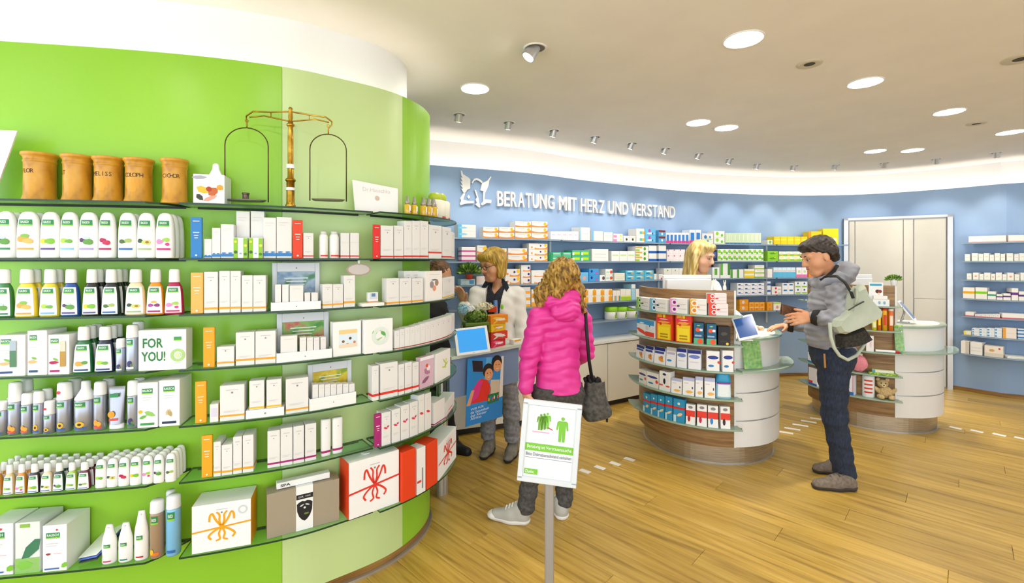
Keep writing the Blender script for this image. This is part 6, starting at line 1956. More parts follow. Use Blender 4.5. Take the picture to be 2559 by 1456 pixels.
# right counter goods
S = CS2
cput(S[0], 2170, 2208, 706, '#f2f4f4', [('rect', .08, .9, .86, .95, '#3f9fc8'), ('dot', .62, .62, .16, '#5a2a1c'), ('dot', .78, .62, .14, '#8a3a2a'), ('dot', .7, .52, .1, '#e8d0b8')], 'white display board with blue header', 'display_board', d=.02, inset=.06)
o, w, h, m, r = cput(S[0], 2180, 2224, 748, '#f2f4f6', [('oval', .4, .5, .16, .5, '#8fb8d8'), ('oval', .7, .5, .16, .5, '#8fb8d8')], 'low white box with blue ovals', d=.045, inset=.01)
o2 = carton(w * .8, .045, .03, '#f6f5f2', [], 'carton')
put(o2, m, r, S[0].z, .0, -.004, h + .001)
tag(o2, 'plain low white box stacked on blue-oval box, right counter', 'box')
for i, (x0, x1, yt, c, c2) in enumerate([(2178, 2192, 797, '#f2e02a', '#e8f0c0'), (2193, 2203, 772, '#f0782a', '#f2e02a'), (2205, 2219, 770, '#f2b81c', '#d8402a'), (2221, 2235, 772, '#f0782a', '#f4e8d0')]):
    m, w, r, D = S[1].spot(x0, x1, .02)
    h = S[1].height(yt, D)
    o = mk('vitamin_tube', *shift_y(lathe([(w * .48, 0), (w * .48, h * .9), (w * .46, h * .92)], 1, 1, 14), w / 2), m=mat(c, .35), smooth=True)
    mk('cap', *shift_y(lathe([(w * .5, h * .9), (w * .5, h * .99), (w * .45, h)], 1, 1, 14), w / 2), m=mat('#f3efe8', .4) if i % 2 else mat(c2, .4), parent=o, smooth=True)
    PATCH_Y = w / 2
    patch([(w * .48, 0), (w * .48, h)], 1, 1, 2, -math.pi / 2 - .6, -math.pi / 2 + .6, h * .25, h * .7, 'paper_label', mat(c2, .4), o)
    put(o, m, r, S[1].z)
    reg(o, 'orange and yellow vitamin tube', 'on second shelf of right counter', x0, 'tube', 'vitamin tubes')
cput(S[2], 2164, 2184, 839, '#f1efee', [('oval', .6, .5, .3, .5, '#e8d0d4')], 'upright white carton')
m, w, r, D = S[2].spot(2190, 2250, .0)
o = mk('thermometer', *cyl((-w / 2, 0, .012), (w / 2 - .03, 0, .012), .011, n=12), m=mat('#f6f5f4', .3))
mk('red_tip', *cyl((w / 2 - .03, 0, .012), (w / 2, 0, .012), .012, .010, 12), m=mat('#d81c2a', .35), parent=o)
put(o, m, r, S[2].z, .03)
tag(o, 'giant white thermometer with red tip lying on right counter shelf', 'thermometer')
# pink bag and green tray
def pouch(sh, x0, x1, yt, color, label, name, seed, d=.05):
    m, w, r, D = sh.spot(x0, x1, .02)
    h = sh.height(yt, D)
    rnd = random.Random(seed)
    v, f = sphere((0, d / 2, h * .48), 1, 14, 8, (w * .48, d * .5, h * .48))
    v = [(x + rnd.uniform(-1, 1) * w * .025, y + rnd.uniform(-1, 1) * d * .05, z + rnd.uniform(-1, 1) * h * .03) for x, y, z in v]
    z0 = min(q[2] for q in v)
    o = mk(name, [(x, y, z - z0) for x, y, z in v], f, mat(color, .35))
    mk('top_seal', *box_vf(-w * .2, w * .2, d / 2 - .003, d / 2 + .003, h * .9, h * 1.06), m=mat('#f2e8e8', .4), parent=o)
    put(o, m, r, sh.z)
    tag(o, label, 'bag')
    return o
pouch(S[3], 2122, 2168, 886, '#e88a96', 'crumpled pink bag on right counter shelf behind customer', 'gift_bag', 4)
m, w, r, D = S[3].spot(2172, 2246, .0)
o = mk('green_tray', *merge(bev_box(-w / 2, w / 2, 0, .1, .0, .012, .003), box_vf(-w / 2, w / 2, 0, .003, .012, .022), box_vf(-w / 2, w / 2, .097, .1, .012, .022)), m=noise_mat('leafy_print', '#4f8a1c', '#c8dc5a', 60, .5, c2='#8fb83a'))
put(o, m, r, S[3].z)
tag(o, 'green leaf-print tray on right counter shelf', 'tray')
o2 = carton(w * .72, .05, .03, '#eef0c8', [('rect', 0, .12, 0, 1, '#4fb0c0'), ('rect', .3, .8, .3, .7, '#f6f6ea')], 'soap_pack')
put(o2, m, r, S[3].z, .02, 0, .0125)
tag(o2, 'pale yellow pack lying on the green tray, right counter', 'box')
cput(S[4], 2108, 2134, 937, '#eef0f4', [('rect', 0, 1, 0, .16, '#2f6ab8'), ('leaf', .4, .35, .4, .2, '#3a3a4a'), ('rect', .85, 1, .16, 1, '#d8a8b8')], 'white carton with blue base')
cput(S[4], 2020, 2042, 919, '#f2efee', [('rect', 0, 1, 0, .12, '#2f6ab8'), ('rect', 0, .5, .12, .25, '#d8304a')], 'white carton with blue and red base')
cput(S[3], 2018, 2042, 882, '#f4f3f0', [('rect', 0, 1, 0, .2, '#3f7fc0'), ('dot', .4, .7, .2, '#f2c41c'), ('dot', .75, .75, .18, '#e2482a'), ('dot', .5, .45, .16, '#4f9f3a')], 'white carton with rainbow dots')
m, w, r, D = S[4].spot(2154, 2186, .03)
h = S[4].height(939, D)
o = mk('white_canister', *shift_y(lathe([(w * .47, 0), (w * .5, .004), (w * .5, h * .93), (w * .46, h)], 1, .8, 20), w * .4), m=mat('#f3f2f1', .35), smooth=True)
PATCH_Y = w * .4
for q in range(4):
    patch([(w * .5, 0), (w * .5, h)], 1, .8, 2, -math.pi / 2 - .7, -math.pi / 2 + .7, h * (.2 + q * .18), h * (.27 + q * .18), 'red_stripe', mat('#d8382a', .4), o)
put(o, m, r, S[4].z)
tag(o, 'white canister with red stripes on bottom shelf of right counter', 'canister')
# teddy bear
m, w, r, D = S[4].spot(2190, 2240, .03)
t = empty('teddy_bear', (m[0], m[1], S[4].z), r)
tag(t, 'beige teddy bear sitting on bottom shelf of right counter', 'toy')
M_FUR = noise_mat('bear_fur', '#b79a66', '#d8bf8c', 90, .9, bump=.4)
mk('body', *sphere((0, .04, .06), .052, 16, 12, (1.1, .8, 1.1)), m=M_FUR, parent=t, smooth=True)
hd = mk('head', *sphere((-.02, .035, .14), .042, 16, 12, (1.05, .95, .95)), m=M_FUR, parent=t, smooth=True)
mk('muzzle', *sphere((-.02, .0, .128), .018, 12, 8), m=mat('#e6d2a8', .8), parent=hd, smooth=True)
mk('nose', *sphere((-.02, -.017, .134), .006, 8, 6), m=M_BLACK, parent=hd)
for sx in (-1, 1):
    mk('ear', *sphere((-.02 + sx * .034, .035, .175), .017, 10, 8, (1, .6, 1)), m=M_FUR, parent=hd, smooth=True)
    mk('eye', *sphere((-.02 + sx * .016, -.003, .150), .005, 8, 6), m=M_BLACK, parent=hd)
    mk('arm', *xf(sphere((0, 0, 0), .02, 10, 8, (1, .9, 2.0)), Matrix.Translation((sx * .055, .03, .075)) @ Matrix.Rotation(sx * .7, 4, 'Y')), m=M_FUR, parent=t, smooth=True)
    mk('leg', *xf(sphere((0, 0, 0), .023, 10, 8, (1, 1.7, 1)), Matrix.Translation((sx * .04, .0, .024)) @ Matrix.Rotation(sx * -.5, 4, 'Z')), m=M_FUR, parent=t, smooth=True)
# tablet seen from the side on counter 2
c = P(2268, 775, 4.45)
tablet((c[0], c[1], c[2]), .17, .22, .78, .6, .0, '#3a5a8a', 'white framed tablet turned sideways on the right counter', .994)
# ================================================================ smooth bodies from distance fields
V3 = lambda v: np.array(v, dtype=np.float32)
def rc(a, b, ra, rb, k=.02, flat=None):
    return ('c', V3(a), V3(b), ra, rb, k, None if flat is None else (V3(flat[0]) / np.linalg.norm(flat[0]), flat[1]))
def el(c, rad, axes=None, k=.02, sub=False):
    ax = np.eye(3, dtype=np.float32) if axes is None else np.array(axes, np.float32)
    return ('e', V3(c), V3(rad), ax, k, sub)
def pdist(p, q):
    if q[0] == 'c':
        _, a, b, ra, rb, k, flat = q
        ab = b - a
        t = np.clip(((p - a) @ ab) / max(float(ab @ ab), 1e-9), 0, 1)
        rel = p - (a + t[:, None] * ab)
        if flat is not None:
            d, s = flat
            rel = rel + (rel @ d)[:, None] * d * (s - 1)
        return np.sqrt((rel * rel).sum(1)) - (ra + (rb - ra) * t)
    _, c, rad, ax, k, sub = q
    l = (p - c) @ ax.T
    k0 = np.sqrt(((l / rad) ** 2).sum(1))
    k1 = np.sqrt(((l / rad ** 2) ** 2).sum(1))
    return k0 * (k0 - 1.0) / np.maximum(k1, 1e-6)
def field(prims, post=None):
    def fn(p, sel=None):
        d = None
        for q in (prims if sel is None else [prims[i] for i in sel]):
            e = pdist(p, q)
            k = q[5] if q[0] == 'c' else q[4]
            sub = q[0] == 'e' and q[5]
            if d is None:
                d = e if not sub else np.full(len(p), 1.0, np.float32)
            elif sub:
                h = np.clip(.5 - .5 * (d + e) / k, 0, 1)
                d = d * (1 - h) + (-e) * h + k * h * (1 - h)
            else:
                h = np.clip(.5 + .5 * (e - d) / k, 0, 1)
                d = e * (1 - h) + d * h - k * h * (1 - h)
        if post is not None:
            d = post(p, d)
        return d
    fn.prims = prims
    pts = []
    for q in prims:
        if q[0] == 'c':
            pts += [q[1] - q[3], q[1] + q[3], q[2] - q[4], q[2] + q[4]]
        elif not q[5]:
            r = q[2].max()
            pts += [q[1] - r, q[1] + r]
    pts = np.array(pts)
    return fn, pts.min(0) - .03, pts.max(0) + .03
def polygonize(fn, lo, hi, h):
    B = 4
    nb = np.ceil((hi - lo) / (h * B)).astype(int) + 1
    H = h * B
    g = np.stack(np.meshgrid(*[np.arange(n) for n in nb], indexing='ij'), -1).reshape(-1, 3)
    cen = (lo + (g + .5) * H).astype(np.float32)
    dc = fn(cen)
    act = np.abs(dc) < H * 1.9
    D6 = np.where(dc > 0, 1.0, -1.0).astype(np.float32)[:, None].repeat(B ** 3, 1)
    off = np.stack(np.meshgrid(*[np.arange(B)] * 3, indexing='ij'), -1).reshape(-1, 3)
    ga = g[act]
    E = np.stack([pdist(cen[act], q) for q in fn.prims])
    best = np.min(np.stack([e for e, q in zip(E, fn.prims) if not (q[0] == 'e' and q[5])]), 0)
    nr = E < best + H * 2.4 + .045
    out = np.empty((len(ga), B ** 3), np.float32)
    o3 = (off * h)
    key = (ga // 6) @ np.array([1, 1000, 1000000])
    order = np.argsort(key, kind='stable')
    cuts = np.flatnonzero(np.diff(key[order])) + 1
    for ch in np.split(order, cuts):
        sel = np.flatnonzero(nr[:, ch].any(1))
        pp = (lo + ga[ch][:, None, :] * H + o3[None]).reshape(-1, 3).astype(np.float32)
        out[ch] = fn(pp, sel).reshape(-1, B ** 3)
    D6[act] = out.reshape(-1, B ** 3)
    Dm = D6.reshape(nb[0], nb[1], nb[2], B, B, B).transpose(0, 3, 1, 4, 2, 5).reshape(nb * B)
    s = Dm < 0
    nx, ny, nz = Dm.shape
    cnt = np.zeros((nx - 1, ny - 1, nz - 1), np.int8)
    for a in (0, 1):
        for b in (0, 1):
            for c in (0, 1):
                cnt += s[a:nx - 1 + a, b:ny - 1 + b, c:nz - 1 + c]
    cells = np.argwhere((cnt > 0) & (cnt < 8))
    idx = -np.ones(cnt.shape, np.int64)
    idx[tuple(cells.T)] = np.arange(len(cells))
    acc = np.zeros((len(cells), 3))
    num = np.zeros(len(cells))
    cs = [(a, b, c) for a in (0, 1) for b in (0, 1) for c in (0, 1)]
    for p in cs:
        for ax in range(3):
            if p[ax] == 0:
                q = list(p)
                q[ax] = 1
                i0 = tuple((cells + p).T)
                i1 = tuple((cells + q).T)
                d0, d1 = Dm[i0], Dm[i1]
                m = (d0 < 0) != (d1 < 0)
                t = d0[m] / (d0[m] - d1[m])
                pos = np.array(p, float)[None].repeat(m.sum(), 0)
                pos[:, ax] = t
                acc[m] += pos
                num[m] += 1
    v = lo + (cells + acc / num[:, None]) * h
    faces = []
    for ax in range(3):
        u, w = (ax + 1) % 3, (ax + 2) % 3
        sl0 = [slice(None)] * 3
        sl1 = [slice(None)] * 3
        sl0[ax] = slice(0, -1)
        sl1[ax] = slice(1, None)
        a, b = s[tuple(sl0)], s[tuple(sl1)]
        e = np.argwhere(a != b)
        ok = (e[:, u] > 0) & (e[:, w] > 0) & (e[:, u] < Dm.shape[u] - 1) & (e[:, w] < Dm.shape[w] - 1)
        e = e[ok]
        inside = a[tuple(e.T)]
        def cell(du, dw):
            c = e.copy()
            c[:, u] += du
            c[:, w] += dw
            return idx[tuple(c.T)]
        q = np.stack([cell(-1, -1), cell(0, -1), cell(0, 0), cell(-1, 0)], 1)
        q[~inside] = q[~inside][:, ::-1]
        faces.append(q)
    return v, np.concatenate(faces)
def sdf_obj(name, prims, m, parent, h=.006, post=None):
    fn, lo, hi = field(prims, post)
    v, f = polygonize(fn, lo.astype(np.float64), hi.astype(np.float64), h)
    org = np.array(parent.location) if parent is not None else np.zeros(3)
    v = v - org
    me = bpy.data.meshes.new(name)
    me.vertices.add(len(v))
    me.vertices.foreach_set('co', v.astype(np.float32).ravel())
    me.loops.add(f.size)
    me.loops.foreach_set('vertex_index', f.astype(np.int32).ravel())
    me.polygons.add(len(f))
    me.polygons.foreach_set('loop_start', np.arange(0, f.size, 4, dtype=np.int32))
    me.polygons.foreach_set('loop_total', np.full(len(f), 4, np.int32))
    me.polygons.foreach_set('use_smooth', np.ones(len(f), bool))
    me.update(calc_edges=True)
    me.validate()
    me.materials.append(m)
    return ob(name, me, parent)
def nrm(v):
    v = np.array(v, float)
    return v / np.linalg.norm(v)
def head_prims(c, f, s=1.0, roll=0.0):
    """skull, face, nose, ears; f = looking direction"""
    f = nrm(f)
    up = nrm(np.array([0, 0, 1]) - f * f[2])
    r = nrm(np.cross(f, up))
    ax = [r, f, up]
    c = np.array(c, float)
    g = lambda a, b, d: c + (r * a + f * b + up * d) * s
    P_ = [el(g(0, -.012, .030), np.array([.077, .098, .098]) * s, ax, .02), el(g(0, .030, -.030), np.array([.062, .066, .088]) * s, ax, .03),
          rc(g(-.022, .060, -.098), g(.022, .060, -.098), .026 * s, .026 * s, .03), rc(g(0, .088, .020), g(0, .110, -.022), .009 * s, .014 * s, .014),
          rc(g(-.014, .110 - .012, -.028), g(.014, .098, -.028), .009 * s, .009 * s, .010),
          rc(g(-.020, .084, -.058), g(.020, .084, -.058), .011 * s, .011 * s, .012), rc(g(-.04, .078, .032), g(.04, .078, .032), .014 * s, .014 * s, .02)]
    for q in (-1, 1):
        P_.append(el(g(q * .032, .100, .010), np.array([.017, .014, .011]) * s, ax, .012, True))
        P_.append(el(g(q * .078, -.008, -.008), np.array([.009, .020, .032]) * s, [r, f, up], .008))
        P_.append(el(g(q * .045, .055, -.035), np.array([.022, .026, .026]) * s, ax, .03))
    return P_, g, (r, f, up)
def face_parts(g, fr, s, parent, org, eye='#4a3a2a', brow='#6a4a2a', lip='#b8605a', glasses=False):
    r, f, up = fr
    o = np.array(org)
    def T(a, b, d):
        return tuple(g(a, b, d) - o)
    for q in (-1, 1):
        mk('eye', *sphere(T(q * .032, .0805, .007), .0112 * s, 10, 8), m=mat('#d6c8bc', .3), parent=parent, smooth=True)
        mk('iris', *sphere(T(q * .032 - .001, .0885, .004), .0058 * s, 8, 6), m=mat(eye, .2), parent=parent, smooth=True)
        mk('eyebrow', *tube([T(q * .014, .096, .030), T(q * .032, .096, .036), T(q * .050, .082, .030)], [.0022 * s, .003 * s, .0015 * s], 6), m=mat(brow, .8), parent=parent, smooth=True)
        mk('eyelid', *tube([T(q * .017, .089, .009), T(q * .032, .0935, .011), T(q * .047, .083, .008)], .003 * s, 6), m=mat('#8a5a46', .7), parent=parent, smooth=True)
    mk('lips', *tube([T(-.024, .090, -.060), T(-.01, .0985, -.056), T(0, .0975, -.058), T(.01, .0985, -.056), T(.024, .090, -.060)], [.002 * s, .005 * s, .0045 * s, .005 * s, .002 * s], 8), m=mat(lip, .45), parent=parent, smooth=True)
    if glasses:
        gl = mk('glasses', *merge(*[tube([T(q * .034 + .024 * math.cos(t), .108, .006 + .017 * math.sin(t)) for t in np.linspace(0, 2 * math.pi, 17)[:-1]], .0024 * s, 6, True) for q in (-1, 1)],
                *[tube([T(q * .058, .106, .010), T(q * .078, .06, .012), T(q * .084, .0, .008)], .0022 * s, 6) for q in (-1, 1)], tube([T(-.010, .108, .010), T(0, .112, .012), T(.010, .108, .010)], .002 * s, 6)), m=mat('#2a2226', .3), parent=parent, smooth=True)
def hand_prims(w, d, n, thumb, curl=(.35, .35, .38, .4), s=1.0, spread=.06, tc=.3):
    """wrist point, pointing direction, palm normal; thumb=+1/-1 chooses the thumb's side"""
    w, d = np.array(w, float), nrm(d)
    n = nrm(np.array(n, float) - d * (np.array(n, float) @ d))
    l = np.cross(n, d) * thumb
    k = .006
    q = [rc(w - d * .02, w + d * .03 * s, .024 * s, .026 * s, .012, (n, 1.35)), rc(w + d * .03 * s + l * .012 * s, w + d * .078 * s + l * .024 * s, .021 * s, .016 * s, .012, (n, 1.3)),
         rc(w + d * .03 * s - l * .012 * s, w + d * .074 * s - l * .026 * s, .021 * s, .015 * s, .012, (n, 1.3)), rc(w + d * .04 * s, w + d * .08 * s, .02 * s, .016 * s, .012, (n, 1.3))]
    for i, (o, L) in enumerate(((.031, .072), (.0105, .081), (-.0105, .076), (-.030, .060))):
        base = w + (d * (.082 - abs(o) * .15) + l * o) * s
        dd = nrm(d + l * o * spread * 30 * .3)
        p = base
        for fr, rad in ((.44, .0092), (.31, .0086), (.25, .0078)):
            a = curl[i]
            dd = nrm(dd * math.cos(a) + n * math.sin(a))
            p2 = p + dd * L * fr * s
            q.append(rc(p, p2, rad * s, (rad - .0007) * s, k))
            p = p2
    b = w + (d * .022 + l * .026) * s
    dd = nrm(d * .62 + l * .72 + n * tc)
    p2 = b + dd * .042 * s
    q.append(rc(b, p2, .0135 * s, .0105 * s, .01))
    dd = nrm(dd + d * .55 + n * .15)
    q.append(rc(p2, p2 + dd * .034 * s, .0102 * s, .0085 * s, k))
    return q
def limb(a, b, c, ra, rb, rc_, k=.015):
    return [rc(a, b, ra, rb, k), rc(b, c, rb, rc_, k)]
SKIN = noise_mat('skin', '#e0a582', '#e8b394', 12, .5)
SKIN2 = noise_mat('skin_tan', '#cf8f66', '#dba079', 12, .5)
def wr(p, f1=26, a=.003, ph=0.0):
    """soft cloth folds"""
    return a * (np.sin(p[:, 2] * f1 + 3.1 * np.sin(p[:, 0] * 9 + ph) + 2.3 * np.sin(p[:, 1] * 11)) + .5 * np.sin(p[:, 2] * f1 * 2.3 + p[:, 0] * 31 + p[:, 1] * 23 + ph))
def shoe(name, heel, toe, m_up, m_sole, parent, w=.046, hgt=.085, boot=0.0, label=None):
    heel, toe = np.array(heel, float), np.array(toe, float)
    d = toe - heel
    L = np.linalg.norm(d[:2])
    d = d / L
    up = np.array([0, 0, 1.0])
    lat = np.cross(d, up)
    g = lambda t, z: heel + d * (t * L) + up * z
    pr_ = [rc(g(.14, .045), g(.45, .042), w * .86, w * .95, .03, (lat, 1.08)), rc(g(.45, .038), g(.84, .030), w * .95, w * .72, .03, (lat, .92)), rc(g(.16, .05), g(.20, hgt + boot), w * .84, w * .88, .03), rc(g(.42, .06), g(.24, hgt), w * .7, w * .8, .03)]
    def post(p, dd):
        return np.maximum(dd, .018 - p[:, 2])
    o = sdf_obj(name, pr_, m_up, parent, .005, post)
    pr2 = [rc(g(.14, .03), g(.45, .03), w * 1.0, w * 1.05, .03), rc(g(.45, .03), g(.84, .03), w * 1.05, w * .85, .03)]
    def post2(p, dd):
        return np.maximum(np.maximum(dd, p[:, 2] - .026), .001 - p[:, 2])
    sl = sdf_obj('sole', pr2, m_sole, parent, .005, post2)
    sl.parent = o
    return o, g, lat, w
def laces(o, g, lat, w, parent, m, hz=.09, cap=None):
    org = np.array(parent.location)
    if cap:
        c = g(.90, .026) - org
        mk('toe_cap', *sphere(tuple(c), .041, 14, 8, (1, 1, .62)), m=cap, parent=o, smooth=True)
    for i in range(4):
        c = g(.32 + i * .08, hz + .033 - i * .0105) - org
        mk('lace', *tube([tuple(c - lat * w * .55 + np.array([0, 0, -.014])), tuple(c), tuple(c + lat * w * .55 + np.array([0, 0, -.014]))], .005, 6), m=m, parent=o)
A = lambda x, y, D: np.array(P(x, y, D))

# ---------------------------------------------------------------- customer in the pink jacket (seen from behind)
f = nrm((-.42, .9, 0))
r = np.array([f[1], -f[0], 0])
t = empty('person', (A(1395, 980, 2.87)[0], 2.87, 0))
tag(t, 'customer with curly blonde hair in a pink padded jacket, seen from behind', 'person')
hc = A(1402, 698, 2.86)
HP, g, fr = head_prims(hc, (-.42, .88, -.05), 1.0)
sL, eL, wL = A(1347, 792, 2.80), A(1324, 885, 2.79), A(1314, 968, 2.78)
sR, eR, wR = A(1452, 796, 2.93), A(1462, 878, 2.98), A(1432, 905, 3.17)
neck, chest, waist, hip = A(1401, 768, 2.87), A(1399, 815, 2.87), A(1395, 900, 2.87), A(1395, 968, 2.88)
hL, kL, aL = A(1366, 985, 2.84), A(1335, 1125, 2.83), A(1314, 1268, 2.80)
hR, kR, aR = A(1424, 985, 2.91), A(1416, 1120, 2.90), A(1409, 1256, 2.88)
hand1 = hand_prims(wL + np.array([.0, .004, -.02]), (.12, .1, -1), r, -1, (.3, .32, .35, .4))
body = HP + [rc(hc - np.array([0, 0, .05]), neck, .052, .055, .03), rc(neck - np.array([0, 0, .10]), waist, .095, .10, .05, (f, 1.4)), rc(sL * .8 + sR * .2, sR * .8 + sL * .2, .036, .036, .04), rc(waist, hip, .10, .125, .05, (f, 1.3))] + limb(sL, eL, wL, .042, .036, .026) + limb(sR, eR, wR, .042, .036, .026) \
    + limb(hL, kL, aL, .072, .048, .036) + limb(hR, kR, aR, .072, .048, .036) + hand1 + hand_prims(wR, (-.45, .85, .1), (0, 0, -1), 1, (.5, .5, .55, .6))
sdf_obj('body', body, SKIN, t, .0045)
face_parts(g, fr, 1.0, t, t.location)
M_PINK = noise_mat('pink_nylon', '#dd2590', '#ee45a6', 7, .42)
hem = float(A(1395, 972, 2.87)[2])
def quilt(p, d):
    lat_ = (p - chest) @ r
    z = p[:, 2] + .28 * np.abs(lat_) - .02
    puff = np.abs(np.sin(np.pi * z / .062))
    fade = np.clip((p[:, 2] - hem) / .16, .25, 1)
    d = d - .0085 * puff * fade - wr(p, 55, .0022)
    return np.maximum(d, hem - .012 + .9 * np.minimum(lat_ * lat_, .012) - p[:, 2])
jk = [rc(chest + np.array([0, 0, .02]), waist, .138, .122, .05, (f, 1.25)), rc(waist, hip - np.array([0, 0, .03]), .122, .158, .05, (f, 1.22)), rc(sL * .75 + chest * .25 + np.array([0, 0, .012]), sR * .75 + chest * .25 + np.array([0, 0, .012]), .068, .068, .05)]
jk += limb(sL, eL, wL, .062, .054, .043, .02) + limb(sR, eR, wR, .062, .054, .043, .02)
jkt = sdf_obj('jacket', jk, M_PINK, t, .006, quilt)
hd = [el(A(1404, 742, 2.83), (.088, .068, .055), [r, f, (0, 0, 1)], .04), el(A(1408, 776, 2.80) - f * .03, (.098, .058, .062), [r, f, (0, 0, 1)], .04), rc(A(1375, 752, 2.82), A(1432, 742, 2.84), .05, .045, .04)]
def hoodf(p, d):
    z = p[:, 2] + .35 * np.abs((p - hc) @ r)
    return d - .006 * np.abs(np.sin(np.pi * z / .036)) - wr(p, 60, .002)
sdf_obj('hood', hd, M_PINK, t, .006, hoodf)
M_CURL = noise_mat('curly_hair', '#5a3d12', '#d2a652', 60, .55, stretch=(1, 1, .35), c2='#a47c2e', bump=.6, lo=.36, hi=.66)
hr = [el(g(0, -.03, .035), (.096, .105, .105), fr, .03), rc(hc + np.array([-.055, -.01, .0]), A(1356, 735, 2.82), .058, .05, .04), rc(A(1358, 728, 2.82), A(1350, 765, 2.80), .048, .026, .03), rc(hc + np.array([.055, -.01, .0]), A(1446, 728, 2.86), .052, .036, .04), rc(A(1446, 725, 2.86), A(1463, 788, 2.86), .034, .012, .03), rc(A(1400, 700, 2.79), A(1392, 728, 2.78), .075, .05, .04), el(g(0, .10, -.03), (.06, .07, .085), fr, .02, True)]
def curls(p, d):
    q = .0062 * np.sin(p[:, 0] * 105 + 3 * np.sin(p[:, 2] * 42)) * np.sin(p[:, 2] * 62 + 2.2 * np.sin(p[:, 0] * 52 + p[:, 1] * 40)) + .003 * np.sin(p[:, 0] * 190 + p[:, 2] * 130)
    return d - q
sdf_obj('hair', hr, M_CURL, t, .0045, curls)
M_CHAR = noise_mat('charcoal_denim', '#3c3a38', '#565350', 60, .85)
tr = [rc(hip + r * .045, hip - r * .045, .118, .118, .05, (f, 1.15))] + limb(hL, kL, aL, .094, .066, .052, .03) + limb(hR, kR, aR, .094, .066, .052, .03)
def trf(p, d):
    return np.maximum(d - wr(p, 70, .0035), np.maximum(.068 - p[:, 2], p[:, 2] - hem - .03))
sdf_obj('trousers', tr, M_CHAR, t, .006, trf)
M_CANV = mat('#b7b4aa', .85, name='canvas_shoe')
M_SOLE = mat('#e9e4dc', .5, name='white_sole')
fl = floor_pt(1322, 1306)
o, gg, lat, w = shoe('shoe', (.102, 2.80, 0), (-.138, 2.86, 0), M_CANV, M_SOLE, t)
laces(o, gg, lat, w, t, mat('#e6e4dc', .7), cap=M_SOLE)
o, gg, lat, w = shoe('shoe', (.318, 2.83, 0), (.255, 3.07, 0), M_CANV, M_SOLE, t)
laces(o, gg, lat, w, t, mat('#e6e4dc', .7), cap=M_SOLE)
# her shoulder bag
bg = empty('shoulder_bag', tuple(A(1486, 1050, 2.96)))
tag(bg, 'dark grey gathered shoulder bag hanging beside the pink jacket', 'bag')
M_BAG = noise_mat('grey_canvas', '#3a3835', '#5d5a54', 40, .8)
b0, b1 = A(1484, 962, 2.96), A(1488, 1025, 2.96)
def bagf(p, d):
    z = p[:, 2]
    top = float(A(0, 952, 2.96)[2])
    bt = float(A(0, 1047, 2.96)[2])
    gather = .009 * np.sin(p[:, 0] * 160) * np.clip((z - top + .07) / .07, 0, 1)
    return np.maximum(np.maximum(d - gather, z - top), bt - .25 * (1.0 * (A(1486, 0, 2.96)[0] - p[:, 0])) - z)
sdf_obj('body', [rc(b0, b1, .066, .088, .03, ((0, 1, 0), 1.45)), rc(A(1470, 1010, 2.96), A(1506, 1030, 2.96), .06, .055, .04, ((0, 1, 0), 1.2))], M_BAG, bg, .005, bagf)
ctr = np.array(bg.location)
mk('ruffle', *tube([tuple(A(1462 + 40 * q, 945 + 7 * math.sin(q * 21) + 8 * q, 2.95 + .02 * math.sin(q * 14)) - ctr) for q in np.linspace(0, 1, 22)], .013, 8), m=mat('#17161a', .6), parent=bg, smooth=True)
mk('strap', *tube([tuple(A(x, y, D) - ctr) for x, y, D in ((1452, 758, 2.95), (1463, 782, 2.855), (1467, 840, 2.85), (1472, 900, 2.865), (1480, 950, 2.93))], .011, 8), m=mat('#17161a', .6), parent=bg, smooth=True)
mk('side_panel', *tube([tuple(A(x, y, 2.945) - ctr) for x, y in ((1498, 955), (1508, 990), (1516, 1030), (1517, 1054))], [.010, .012, .012, .006], 8), m=mat('#17161a', .6), parent=bg, smooth=True)

# ---------------------------------------------------------------- customer in the grey jacket (profile)
f = nrm((-.95, .25, 0))
r = np.array([f[1], -f[0], 0])        # towards far side
near = -r if r[1] > 0 else r
t = empty('person', (A(2085, 900, 3.33)[0], 3.33, 0))
tag(t, 'customer in grey hooded jacket and dark jeans holding a brown wallet', 'person')
hc = A(2046, 640, 3.33)
HP, g, fr = head_prims(hc, (-.90, .12, -.36), 1.06)
neck = A(2074, 700, 3.34)
chest, waist, hip = A(2078, 750, 3.34), A(2072, 825, 3.34), A(2080, 885, 3.34)
sN, eN, wN = A(2092, 735, 3.17), A(2104, 806, 3.08), A(2036, 792, 3.20)
sF, eF, wF = A(2058, 738, 3.50), A(2050, 818, 3.62), A(1972, 812, 3.72)
hN, kN, aN = A(2084, 900, 3.26), A(2086, 1040, 3.26), A(2110, 1182, 3.25)
hF, kF, aF = A(2076, 895, 3.42), A(2082, 1030, 3.43), A(2104, 1148, 3.47)
handN = hand_prims(wN + f * .015, (-.92, .12, -.10), (-.1, .75, -.35), 1, (.22, .26, .30, .36), 1.08, tc=.5)
handF = hand_prims(wF + f * .005, (-.96, .12, -.12), (0, .05, -1), -1, (.22, .2, .2, .22), 1.05)
body = HP + [rc(hc + np.array([.045, 0, -.05]), neck, .052, .056, .025), rc(neck + np.array([0, 0, -.10]), waist, .095, .105, .05, (f, 1.15)), rc(waist, hip, .10, .10, .05)] + limb(sN - np.array([0, 0, .03]), eN, wN, .040, .036, .027) + limb(sF - np.array([0, 0, .03]), eF, wF, .040, .036, .027) + limb(hN, kN, aN, .075, .05, .038) + limb(hF, kF, aF, .075, .05, .038) + handN + handF
sdf_obj('body', body, SKIN2, t, .0045)
face_parts(g, fr, 1.06, t, t.location, brow='#2a1c14', lip='#a85a48')
M_GREY = noise_mat('grey_shell', '#83838a', '#a2a2a8', 9, .7)
hem = float(A(2075, 872, 3.33)[2])
